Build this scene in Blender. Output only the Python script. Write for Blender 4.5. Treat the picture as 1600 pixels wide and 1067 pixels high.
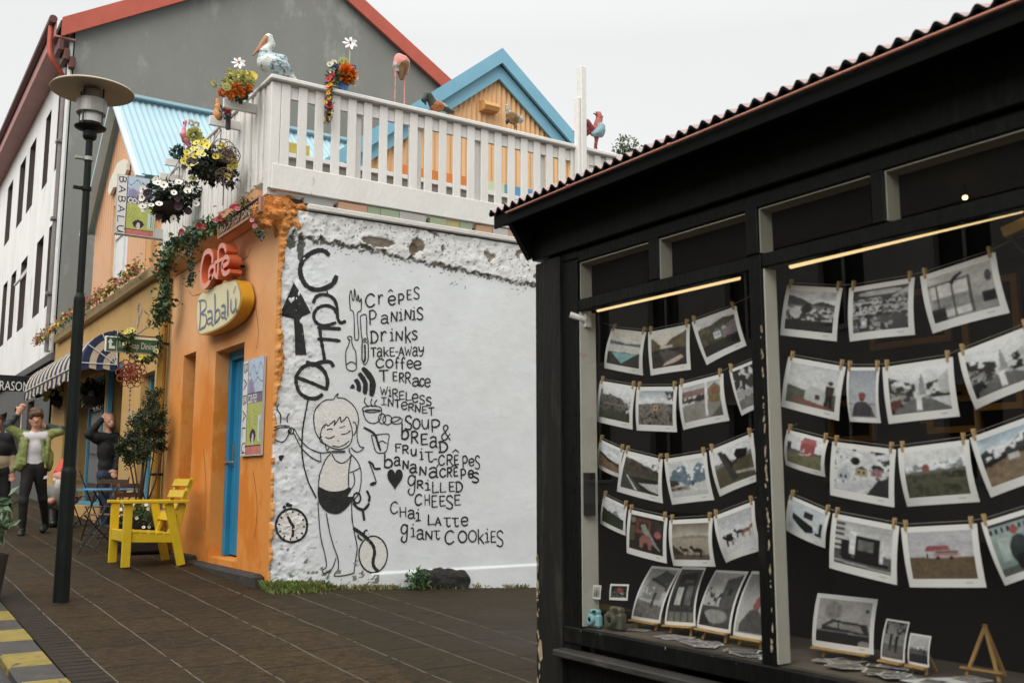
import bpy, math, random
import numpy as np
from mathutils import Vector, Matrix
for o in list(bpy.data.objects): bpy.data.objects.remove(o)
SC = bpy.context.scene; COL = SC.collection
R = math.radians
# ---------------------------------------------------------------- camera
CX, CY, FPX, CZ = 800.0, 533.5, 1555.6, 1.5
PIT = math.atan((755-533.5)/FPX); YAW = math.atan(1040/math.hypot(FPX, 221.5))
cd = bpy.data.cameras.new('camera'); cam = bpy.data.objects.new('camera', cd); COL.objects.link(cam)
cam.location = (0, 0, CZ); cam.rotation_euler = (math.pi/2+PIT, 0, -YAW)
cd.sensor_width = 36; cd.lens = FPX/1600*36; cd.clip_start = .05; cd.clip_end = 500
cd.dof.use_dof = True; cd.dof.focus_distance = 10.2; cd.dof.aperture_fstop = 3.2
SC.camera = cam
# ---------------------------------------------------------------- sky and light (overcast)
SUN_EL, SUN_AZ = 42, 240
w = bpy.data.worlds.new('World'); SC.world = w; w.use_nodes = True
nt = w.node_tree; nt.nodes.clear()
sky = nt.nodes.new('ShaderNodeTexSky'); sky.sky_type = 'NISHITA'; sky.sun_disc = False
sky.sun_elevation = R(SUN_EL); sky.sun_rotation = R(SUN_AZ); sky.dust_density = 4; sky.air_density = 1
hs = nt.nodes.new('ShaderNodeHueSaturation'); hs.inputs['Saturation'].default_value = .12
mx = nt.nodes.new('ShaderNodeMix'); mx.data_type = 'RGBA'; mx.inputs[0].default_value = .72
mx.inputs[7].default_value = (6.6, 6.62, 6.6, 1)
bg = nt.nodes.new('ShaderNodeBackground'); bg.inputs['Strength'].default_value = .112
wo = nt.nodes.new('ShaderNodeOutputWorld')
L = nt.links.new
L(sky.outputs[0], hs.inputs['Color']); L(hs.outputs[0], mx.inputs[6]); 
tcw = nt.nodes.new('ShaderNodeTexCoord'); spw = nt.nodes.new('ShaderNodeSeparateXYZ'); L(tcw.outputs['Generated'], spw.inputs[0])
mw = nt.nodes.new('ShaderNodeMapRange'); mw.inputs[1].default_value = .42; mw.inputs[2].default_value = 1; mw.inputs[3].default_value = 1.06; mw.inputs[4].default_value = 2.5; L(spw.outputs[2], mw.inputs[0])   # overcast sky: brighter overhead
cnw = nt.nodes.new('ShaderNodeTexNoise'); cnw.inputs['Scale'].default_value = 2.2; cnw.inputs['Detail'].default_value = 5; L(tcw.outputs['Generated'], cnw.inputs[0])
mw2 = nt.nodes.new('ShaderNodeMapRange'); mw2.inputs[3].default_value = .95; mw2.inputs[4].default_value = 1.05; L(cnw.outputs[0], mw2.inputs[0])
mm_ = nt.nodes.new('ShaderNodeMath'); mm_.operation = 'MULTIPLY'; L(mw.outputs[0], mm_.inputs[0]); L(mw2.outputs[0], mm_.inputs[1])
vm = nt.nodes.new('ShaderNodeVectorMath'); vm.operation = 'SCALE'; L(mx.outputs[2], vm.inputs[0]); L(mm_.outputs[0], vm.inputs['Scale'])
L(vm.outputs[0], bg.inputs[0]); L(bg.outputs[0], wo.inputs[0])
sl = bpy.data.lights.new('sun', 'SUN'); sl.energy = 1.5; sl.angle = R(70); sl.color = (1, .96, .9)
so = bpy.data.objects.new('sun', sl); COL.objects.link(so); so.location = (0, 0, 30)
_az = R(SUN_AZ); _el = R(SUN_EL)
so.rotation_euler = Vector((math.sin(_az)*math.cos(_el), math.cos(_az)*math.cos(_el), math.sin(_el))).to_track_quat('Z', 'Y').to_euler()
SC.view_settings.view_transform = 'Standard'; SC.view_settings.look = 'None'; SC.view_settings.gamma = 1
SC.view_settings.exposure = 0.38
SC.render.engine = 'CYCLES'
# ---------------------------------------------------------------- measuring helpers (photo pixel + a real plane -> point on it)
_cw, _sw, _cp, _sp = math.cos(YAW), math.sin(YAW), math.cos(PIT), math.sin(PIT)
_fw = Vector((_sw*_cp, _cw*_cp, _sp)); _rt = Vector((_cw, -_sw, 0)); _up = Vector((-_sw*_sp, -_cw*_sp, _cp))
def ray(x, y): return _fw+_rt*((x-CX)/FPX)-_up*((y-CY)/FPX)
def on(ax, v, x, y):
    d = ray(x, y); o = Vector((0, 0, CZ)); return o+d*((v-o[ax])/d[ax])
def onX(X, x, y): return on(0, X, x, y)
def onY(Y, x, y): return on(1, Y, x, y)
def gz(x, y): return .12+.044*y-.05*max(0, x-3.4)
def onG(x, y):
    d = ray(x, y); t = (.12-CZ)/(d[2]-.044*d[1]); return Vector((0, 0, CZ))+d*t
# ---------------------------------------------------------------- materials
MATS = {}
def nd(nt, t, **k):
    n = nt.nodes.new(t)
    for a, b in k.items(): setattr(n, a, b)
    return n
def mat(name, col, rough=.6, var=.12, vs=6., bump=0., bs=60., metal=0., stain=None, ss=3., sth=.58, coord='Object', spec=.4, stretch=(1, 1, 1), emit=None, es=1., coat=0., wave=None):
    if name in MATS: return MATS[name]
    m = bpy.data.materials.new(name); m.use_nodes = True; nt = m.node_tree; p = nt.nodes['Principled BSDF']
    L = nt.links.new
    p.inputs['Roughness'].default_value = rough; p.inputs['Metallic'].default_value = metal
    p.inputs['Specular IOR Level'].default_value = spec; p.inputs['Coat Weight'].default_value = coat
    tc = nd(nt, 'ShaderNodeTexCoord'); mp = nd(nt, 'ShaderNodeMapping'); mp.inputs['Scale'].default_value = stretch
    L(tc.outputs[coord], mp.inputs[0])
    n1 = nd(nt, 'ShaderNodeTexNoise'); n1.inputs['Scale'].default_value = vs; n1.inputs['Detail'].default_value = 6; n1.inputs['Roughness'].default_value = .65
    L(mp.outputs[0], n1.inputs[0])
    cr = nd(nt, 'ShaderNodeValToRGB'); e = cr.color_ramp.elements
    e[0].position = .3; e[1].position = .72
    e[0].color = tuple(max(0, c*(1-var)) for c in col)+(1,); e[1].color = tuple(min(1, c*(1+var)) for c in col)+(1,)
    L(n1.outputs[0], cr.inputs[0]); out = cr.outputs[0]
    if stain:
        n2 = nd(nt, 'ShaderNodeTexNoise'); n2.inputs['Scale'].default_value = ss; n2.inputs['Detail'].default_value = 9; n2.inputs['Roughness'].default_value = .72
        L(mp.outputs[0], n2.inputs[0])
        r2 = nd(nt, 'ShaderNodeValToRGB'); r2.color_ramp.elements[0].position = sth; r2.color_ramp.elements[1].position = sth+.07
        L(n2.outputs[0], r2.inputs[0]); mm = nd(nt, 'ShaderNodeMix', data_type='RGBA')
        L(r2.outputs[0], mm.inputs[0]); L(out, mm.inputs[6]); mm.inputs[7].default_value = stain+(1,); out = mm.outputs[2]
    L(out, p.inputs['Base Color'])
    rr = nd(nt, 'ShaderNodeMapRange'); rr.inputs[3].default_value = max(.02, rough-.12); rr.inputs[4].default_value = min(1, rough+.12)
    L(n1.outputs[0], rr.inputs[0]); L(rr.outputs[0], p.inputs['Roughness'])
    if bump:
        n3 = nd(nt, 'ShaderNodeTexNoise'); n3.inputs['Scale'].default_value = bs; n3.inputs['Detail'].default_value = 5
        L(mp.outputs[0], n3.inputs[0]); b = nd(nt, 'ShaderNodeBump'); b.inputs['Strength'].default_value = bump; b.inputs['Distance'].default_value = .02
        L(n3.outputs[0], b.inputs['Height']); L(b.outputs[0], p.inputs['Normal'])
    if emit:
        p.inputs['Emission Color'].default_value = emit+(1,); p.inputs['Emission Strength'].default_value = es
    MATS[name] = m; return m
def vmat(name, rough=.5, spec=.3, var=.08):
    """surface whose paint differs from face to face (colour attribute 'paint')"""
    if name in MATS: return MATS[name]
    m = bpy.data.materials.new(name); m.use_nodes = True; nt = m.node_tree; p = nt.nodes['Principled BSDF']
    a = nd(nt, 'ShaderNodeVertexColor', layer_name='paint'); n1 = nd(nt, 'ShaderNodeTexNoise'); n1.inputs['Scale'].default_value = 40
    r = nd(nt, 'ShaderNodeMapRange'); r.inputs[3].default_value = 1-var; r.inputs[4].default_value = 1+var
    nt.links.new(n1.outputs[0], r.inputs[0]); mm = nd(nt, 'ShaderNodeVectorMath', operation='SCALE')
    nt.links.new(a.outputs[0], mm.inputs[0]); nt.links.new(r.outputs[0], mm.inputs['Scale']); nt.links.new(mm.outputs[0], p.inputs['Base Color'])
    p.inputs['Roughness'].default_value = rough; p.inputs['Specular IOR Level'].default_value = spec
    MATS[name] = m; return m
def glass(name, tint=(.93, .95, .94), rough=.0, boost=1.0):
    if name in MATS: return MATS[name]
    m = bpy.data.materials.new(name); m.use_nodes = True; nt = m.node_tree; nt.nodes.clear()
    o = nd(nt, 'ShaderNodeOutputMaterial'); t = nd(nt, 'ShaderNodeBsdfTransparent'); t.inputs[0].default_value = tint+(1,)
    g = nd(nt, 'ShaderNodeBsdfGlossy'); g.inputs['Roughness'].default_value = rough
    f = nd(nt, 'ShaderNodeLayerWeight'); f.inputs[0].default_value = .5
    pw = nd(nt, 'ShaderNodeMath', operation='POWER'); pw.inputs[1].default_value = 5; nt.links.new(f.outputs['Facing'], pw.inputs[0])
    ma = nd(nt, 'ShaderNodeMath', operation='MULTIPLY_ADD'); ma.inputs[1].default_value = .95; ma.inputs[2].default_value = .05; nt.links.new(pw.outputs[0], ma.inputs[0])
    ml = nd(nt, 'ShaderNodeMath', operation='MULTIPLY'); ml.inputs[1].default_value = boost; ml.use_clamp = True
    x = nd(nt, 'ShaderNodeMixShader'); L = nt.links.new
    L(ma.outputs[0], ml.inputs[0]); L(ml.outputs[0], x.inputs[0]); L(t.outputs[0], x.inputs[1]); L(g.outputs[0], x.inputs[2]); L(x.outputs[0], o.inputs[0])
    MATS[name] = m; return m
# ---------------------------------------------------------------- mesh builder
class MB:
    def __init__(s): s.v = []; s.f = []; s.m = []; s.c = None
    def add(s, vs, fs, mi=0):
        n = len(s.v); s.v += [Vector(p) for p in vs]; s.f += [tuple(i+n for i in f) for f in fs]; s.m += [mi]*len(fs); return s
    def box(s, a, b, mi=0, bev=0):
        x0, y0, z0 = (min(a[i], b[i]) for i in range(3)); x1, y1, z1 = (max(a[i], b[i]) for i in range(3))
        return s.obox(Vector(((x0+x1)/2, (y0+y1)/2, (z0+z1)/2)), Vector((1, 0, 0)), Vector((0, 1, 0)), Vector((0, 0, 1)), (x1-x0, y1-y0, z1-z0), mi, bev)
    def obox(s, c, ux, uy, uz, size, mi=0, bev=0):
        c = Vector(c); hx, hy, hz = [d/2 for d in size]
        if not bev: bev = min(size)*.06
        bv = min(bev, min(size)*.3)
        vs = []; idx = {}
        for sx in (-1, 1):
            for sy in (-1, 1):
                for sz in (-1, 1):
                    for k in range(3):
                        e = [hx, hy, hz]
                        for q in range(3):
                            if q != k: e[q] -= bv
                        idx[(sx, sy, sz, k)] = len(vs); vs.append(c+ux*(sx*e[0])+uy*(sy*e[1])+uz*(sz*e[2]))
        fs = []
        for k in range(3):
            o = [q for q in range(3) if q != k]
            for sg in (-1, 1):
                q = []
                for a, b in ((-1, -1), (1, -1), (1, 1), (-1, 1)):
                    t = [0, 0, 0]; t[k] = sg; t[o[0]] = a; t[o[1]] = b; q.append(idx[(t[0], t[1], t[2], k)])
                if (sg < 0) != (k == 1): q.reverse()
                fs.append(tuple(q))
        for k in range(3):
            a, b = [q for q in range(3) if q != k]
            for sa in (-1, 1):
                for sb in (-1, 1):
                    t0 = [0]*3; t0[a] = sa; t0[b] = sb; t1 = list(t0); t0[k] = -1; t1[k] = 1
                    fs.append((idx[(*t0, a)], idx[(*t1, a)], idx[(*t1, b)], idx[(*t0, b)]))
        for sx in (-1, 1):
            for sy in (-1, 1):
                for sz in (-1, 1): fs.append(tuple(idx[(sx, sy, sz, k)] for k in range(3)))
        return s.add(vs, fs, mi)
    def beam(s, p, q, w, h, up=(0, 0, 1), mi=0, bev=0):
        p = Vector(p); q = Vector(q); d = q-p; l = d.length; d.normalize(); u = Vector(up); sx = d.cross(u)
        if sx.length < 1e-4: sx = d.cross(Vector((1, 0, 0)))
        sx.normalize(); uz = sx.cross(d)
        return s.obox((p+q)/2, d, sx, uz, (l, w, h), mi, bev)
    def tube(s, pts, r, seg=8, mi=0, cap=True, closed=False):
        pts = [Vector(p) for p in pts]; n = len(pts); rs = r if isinstance(r, (list, tuple)) else [r]*n
        vs = []; fs = []; prev = None
        for i, p in enumerate(pts):
            d = (pts[(i+1) % n] if (closed or i < n-1) else p)-(pts[i-1] if (closed or i > 0) else p)
            if d.length < 1e-9: d = Vector((0, 0, 1))
            d.normalize()
            if prev is None:
                a = d.cross(Vector((0, 0, 1)))
                if a.length < .05: a = d.cross(Vector((1, 0, 0)))
            else: a = prev-d*prev.dot(d)
            a.normalize(); prev = a; b = d.cross(a)
            for k in range(seg):
                t = 2*math.pi*k/seg; vs.append(p+(a*math.cos(t)+b*math.sin(t))*rs[i])
        for i in range(n if closed else n-1):
            for k in range(seg):
                j = (i+1) % n; fs.append((i*seg+k, i*seg+(k+1) % seg, j*seg+(k+1) % seg, j*seg+k))
        if cap and not closed: fs += [tuple(range(seg))[::-1], tuple((n-1)*seg+k for k in range(seg))]
        return s.add(vs, fs, mi)
    def lathe(s, c, prof, seg=20, mi=0, axis=(0, 0, 1)):
        c = Vector(c); q = Vector((0, 0, 1)).rotation_difference(Vector(axis)); vs = []; fs = []; n = len(prof)
        for r, z in prof:
            for k in range(seg):
                t = 2*math.pi*k/seg; vs.append(c+q @ Vector((r*math.cos(t), r*math.sin(t), z)))
        for i in range(n-1):
            for k in range(seg): fs.append((i*seg+k, i*seg+(k+1) % seg, (i+1)*seg+(k+1) % seg, (i+1)*seg+k))
        if prof[0][0] > 1e-5: fs.append(tuple(range(seg))[::-1])
        if prof[-1][0] > 1e-5: fs.append(tuple((n-1)*seg+k for k in range(seg)))
        return s.add(vs, fs, mi)
    def ball(s, c, r, mi=0, seg=10, rings=7):
        c = Vector(c); rx, ry, rz = r if isinstance(r, (tuple, list)) else (r, r, r); vs = []; fs = []
        for i in range(rings+1):
            a = math.pi*i/rings
            for k in range(seg):
                t = 2*math.pi*k/seg; vs.append(c+Vector((rx*math.sin(a)*math.cos(t), ry*math.sin(a)*math.sin(t), -rz*math.cos(a))))
        for i in range(rings):
            for k in range(seg): fs.append((i*seg+k, i*seg+(k+1) % seg, (i+1)*seg+(k+1) % seg, (i+1)*seg+k))
        return s.add(vs, fs, mi)
    def prism(s, poly, d, mi=0, side=None):
        """closed polygon of 3-D points pushed along d"""
        poly = [Vector(p) for p in poly]; d = Vector(d); n = len(poly)
        s.add(poly+[p+d for p in poly], [tuple(range(n))[::-1], tuple(range(n, 2*n))], mi)
        k = len(s.v)-2*n; s.f += [(k+i, k+(i+1) % n, k+n+(i+1) % n, k+n+i) for i in range(n)]; s.m += [mi if side is None else side]*n; return s
    def quad(s, a, b, c, d, mi=0): return s.add([a, b, c, d], [(0, 1, 2, 3)], mi)
    def build(s, name, m, parent=None, smooth=False, origin=None):
        ms = m if isinstance(m, (list, tuple)) else [m]
        if parent is not None: org = parent.matrix_world_t
        elif origin is not None: org = Vector(origin)
        else:
            xs = [p.x for p in s.v]; ys = [p.y for p in s.v]; zs = [p.z for p in s.v]
            org = Vector(((min(xs)+max(xs))/2, (min(ys)+max(ys))/2, min(zs)))
        me = bpy.data.meshes.new(name); me.from_pydata([tuple(p-org) for p in s.v], [], s.f)
        for k in ms: me.materials.append(k)
        if len(ms) > 1: me.polygons.foreach_set('material_index', s.m)
        if smooth: me.polygons.foreach_set('use_smooth', [True]*len(s.f))
        if s.c is not None:
            ca = me.color_attributes.new('paint', 'FLOAT_COLOR', 'CORNER')
            arr = np.ones((len(me.loops), 4), dtype=np.float32); k = 0
            cs = np.asarray(s.c, dtype=np.float32); cnt = np.array([len(f) for f in s.f]); arr[:, :3] = np.repeat(cs, cnt, axis=0)
            ca.data.foreach_set('color', arr.ravel())
        me.update(); o = Obj(bpy.data.objects.new(name, me)); COL.objects.link(o.o)
        if parent is not None: o.o.parent = parent.o; o.matrix_world_t = org
        else: o.o.location = org; o.matrix_world_t = org
        return o
class Obj:
    """thin wrapper remembering where in the world the object's origin is"""
    def __init__(s, o): s.o = o; s.matrix_world_t = Vector((0, 0, 0))
def tag(o, label=None, cat=None, group=None, kind=None):
    b = o.o if isinstance(o, Obj) else o
    if label: b['label'] = label
    if cat: b['category'] = cat
    if group: b['group'] = group
    if kind: b['kind'] = kind
    return o
def thing(name, loc, label, cat, group=None):
    o = Obj(bpy.data.objects.new(name, None)); COL.objects.link(o.o); o.o.empty_display_size = .1
    o.o.location = loc; o.matrix_world_t = Vector(loc); return tag(o, label, cat, group)
def dup(src, loc, rz=0, label=None, sc=1.):
    b = src.o if isinstance(src, Obj) else src; r = b.copy(); COL.objects.link(r); r.location = loc; r.rotation_euler = (0, 0, rz); r.scale = (sc,)*3
    if label: r['label'] = label
    for ch in list(b.children):
        c = ch.copy(); COL.objects.link(c); c.parent = r
        for g in list(ch.children):
            d = g.copy(); COL.objects.link(d); d.parent = c
    o = Obj(r); o.matrix_world_t = Vector(loc); return o
def text_mesh(txt, o, u, v, h, width=None, off=None, depth=.0):
    """lettering in the built-in face, set along u with upright v, cap height h"""
    cu = bpy.data.curves.new('t', 'FONT'); cu.body = txt; cu.resolution_u = 3; ob = bpy.data.objects.new('t', cu); COL.objects.link(ob)
    dg = bpy.context.evaluated_depsgraph_get(); me = bpy.data.meshes.new_from_object(ob.evaluated_get(dg)); xs = [p.co.x for p in me.vertices]; ys = [p.co.y for p in me.vertices]
    x0, x1, y1 = min(xs), max(xs), .7; sx = (width/(x1-x0)) if width else h/y1; sy = h/y1; u = Vector(u).normalized(); v = Vector(v).normalized(); n = u.cross(v)*(off or .003); mb = MB()
    mb.add([Vector(o)+u*((p.co.x-x0)*sx)+v*(p.co.y*sy)+n for p in me.vertices], [tuple(q.vertices) for q in me.polygons])
    bpy.data.objects.remove(ob); bpy.data.curves.remove(cu); bpy.data.meshes.remove(me); return mb
def cat_spline(pts, n=6):
    P = [Vector(p) for p in pts]
    if len(P) < 3: return P
    out = []
    for i in range(len(P)-1):
        a = P[max(0, i-1)]; b = P[i]; c = P[i+1]; d = P[min(len(P)-1, i+2)]
        for k in range(n):
            t = k/n; out.append(.5*((2*b)+(c-a)*t+(2*a-5*b+4*c-d)*t*t+(3*b-a-3*c+d)*t**3))
    out.append(P[-1]); return out
def ribbon2(pts, w, rng=None, jit=.0, n=5):
    """2-D stroke -> left and right edge points"""
    P = cat_spline([(p[0], p[1], 0) for p in pts], n); l = []; r = []
    for i, p in enumerate(P):
        d = P[min(len(P)-1, i+1)]-P[max(0, i-1)]
        if d.length < 1e-9: d = Vector((1, 0, 0))
        d.normalize(); nn = Vector((-d.y, d.x, 0)); h = w/2*(1+(rng.uniform(-jit, jit) if rng else 0))
        if i == 0: p = p-d*h*.5
        if i == len(P)-1: p = p+d*h*.5
        if i in (0, len(P)-1): h *= .75
        l.append(p+nn*h); r.append(p-nn*h)
    return l, r
def fbm(x, y, seed=0, oct=4):
    """cheap smooth value noise on arrays"""
    x = np.asarray(x, float); y = np.asarray(y, float); out = np.zeros(np.broadcast(x, y).shape); amp = .5; fr = 1.
    def h(i, j): 
        q = np.sin(i*127.1+j*311.7+seed*74.7)*43758.5453; return q-np.floor(q)
    for _ in range(oct):
        X = x*fr; Y = y*fr; i = np.floor(X); j = np.floor(Y); u = X-i; v = Y-j; u = u*u*(3-2*u); v = v*v*(3-2*v)
        out = out+amp*((h(i, j)*(1-u)+h(i+1, j)*u)*(1-v)+(h(i, j+1)*(1-u)+h(i+1, j+1)*u)*v); amp *= .5; fr *= 2.03
    return out
def sdf_mesh(prims, res=.015, k=.03, noise=0., nsc=20.):
    """one continuous surface from round cones / ellipsoids (surface nets). prims: ('c',p,q,r1,r2,mat) or ('e',centre,(rx,ry,rz),mat[,axis_z_rotation])"""
    lo = np.full(3, 1e9); hi = -lo
    for p in prims:
        if p[0] == 'c':
            for q, r in ((p[1], p[3]), (p[2], p[4])): lo = np.minimum(lo, np.array(q)-r); hi = np.maximum(hi, np.array(q)+r)
        else: lo = np.minimum(lo, np.array(p[1])-max(p[2])); hi = np.maximum(hi, np.array(p[1])+max(p[2]))
    lo -= 3*res+k; hi += 3*res+k; n = np.ceil((hi-lo)/res).astype(int)+1
    g = np.stack(np.meshgrid(*[lo[i]+res*np.arange(n[i]) for i in range(3)], indexing='ij'), -1)
    def dist(p, G):
        if p[0] == 'c':
            a = np.array(p[1], float); b = np.array(p[2], float); ab = b-a; L2 = max(1e-9, ab.dot(ab))
            t = np.clip(((G-a)@ab)/L2, 0, 1); return np.linalg.norm(G-a-t[..., None]*ab, axis=-1)-(p[3]+(p[4]-p[3])*t)
        r = np.array(p[2], float); q = G-np.array(p[1], float)
        if len(p) > 4: q = q@np.array(p[4])
        kk = np.linalg.norm(q/r, axis=-1); k2 = np.linalg.norm(q/(r*r), axis=-1)+1e-9; return kk*(kk-1)/k2
    D = None
    for p in prims:
        d = dist(p, g)
        if D is None: D = d
        else:
            h = np.clip(.5+.5*(D-d)/k, 0, 1); D = D*(1-h)+d*h-k*h*(1-h)
    if noise: D = D+noise*(fbm(g[..., 0]*nsc+g[..., 2]*nsc*.7, g[..., 1]*nsc+g[..., 2]*nsc, 3)-.5)
    S = D < 0; c = [slice(0, -1), slice(1, None)]
    acc = np.zeros(tuple(n-1)+(3,)); cnt = np.zeros(tuple(n-1))
    for ax in range(3):
        o = [q for q in range(3) if q != ax]
        for i in (0, 1):
            for j in (0, 1):
                s0 = [None]*3; s1 = [None]*3; s0[o[0]] = s1[o[0]] = c[i]; s0[o[1]] = s1[o[1]] = c[j]; s0[ax] = c[0]; s1[ax] = c[1]
                a = D[tuple(s0)]; b = D[tuple(s1)]; m = (a < 0) != (b < 0); t = np.where(m, a/np.where(m, a-b, 1), 0)
                q = np.zeros(acc.shape); q[..., ax] = t; q[..., o[0]] = i; q[..., o[1]] = j; acc += q*m[..., None]; cnt += m
    act = cnt > 0; idx = -np.ones(act.shape, int); idx[act] = np.arange(act.sum())
    ii = np.argwhere(act); V = lo+res*(ii+acc[act]/cnt[act][:, None]); F = []
    for ax in range(3):
        o = [(ax+1) % 3, (ax+2) % 3]; s0 = [slice(1, -1)]*3; s1 = [slice(1, -1)]*3; s0[ax] = slice(0, -1); s1[ax] = slice(1, None)
        a = S[tuple(s0)]; b = S[tuple(s1)]; E = np.argwhere(a != b); off = np.array([1, 1, 1]); off[ax] = 0; E = E+off
        fl = S[tuple(E.T)]
        q = []
        for da, db in ((-1, -1), (0, -1), (0, 0), (-1, 0)):
            e = E.copy(); e[:, o[0]] += da; e[:, o[1]] += db; q.append(idx[tuple(e.T)])
        q = np.stack(q, 1); q = np.where(fl[:, None], q, q[:, ::-1]); F.append(q)
    F = np.concatenate(F); F = F[(F >= 0).all(1)]
    cen = V[F].mean(1); best = None
    for p in prims:
        d = dist(p, cen)
        if best is None: best = d; mi = np.full(len(F), p[5] if p[0] == 'c' else p[3])
        else:
            u = d < best; best = np.where(u, d, best); mi = np.where(u, p[5] if p[0] == 'c' else p[3], mi)
    b = MB(); b.v = [Vector(v) for v in V]; b.f = [tuple(int(t) for t in f) for f in F]; b.m = [int(t) for t in mi]; return b
def leaves(mb, c, rad, n, size, rng, mi=0, shell=.0, droop=.0, elong=1.7):
    """leaf-shaped faces spread through an ellipsoid"""
    c = Vector(c)
    for _ in range(n):
        while 1:
            p = Vector((rng.uniform(-1, 1), rng.uniform(-1, 1), rng.uniform(-1, 1)))
            if shell <= p.length <= 1: break
        q = c+Vector((p.x*rad[0], p.y*rad[1], p.z*rad[2])); leaf(mb, q, size*rng.uniform(.6, 1.3), rng, mi, p, droop, elong)
def leaf(mb, q, s, rng, mi=0, out=None, droop=0., elong=1.7):
    d = Vector((rng.gauss(0, 1), rng.gauss(0, 1), rng.gauss(0, 1)))
    if out is not None: d = d+out*1.2
    d.z -= droop
    if d.length < .01: d = Vector((1, 0, 0))
    d.normalize(); a = d.cross(Vector((rng.gauss(0, 1), rng.gauss(0, 1), rng.gauss(0, 1))))
    if a.length < .01: a = d.cross(Vector((0, .3, 1)))
    a.normalize(); n = d.cross(a); h = s/elong/2
    mb.add([q, q+d*s*.45+a*h+n*s*.1, q+d*s, q+d*s*.45-a*h+n*s*.1], [(0, 1, 2), (0, 2, 3)], mi)
def blossom(mb, c, nrm, r, rng, mi=0, mc=1, petals=5):
    c = Vector(c); nrm = Vector(nrm).normalized(); a = nrm.cross(Vector((rng.gauss(0, 1), rng.gauss(0, 1), 1)))
    if a.length < .01: a = nrm.cross(Vector((1, 0, 0)))
    a.normalize(); b = nrm.cross(a)
    for k in range(petals):
        t = 2*math.pi*k/petals; u = a*math.cos(t)+b*math.sin(t); v = nrm.cross(u); w = r*1.25*math.sin(math.pi/petals)
        mb.add([c, c+u*r*.55+v*w-nrm*r*.02+nrm*r*.12, c+u*r+v*w*.5+nrm*r*.22, c+u*r-v*w*.5+nrm*r*.22, c+u*r*.55-v*w+nrm*r*.1], [(0, 1, 2, 3, 4)], mi)
    mb.ball(c+nrm*r*.1, r*.24, mc, 6, 4)
rng = random.Random(7)
FX = 3.36            # street front plane
WY = 9.184           # painted side wall plane
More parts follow.
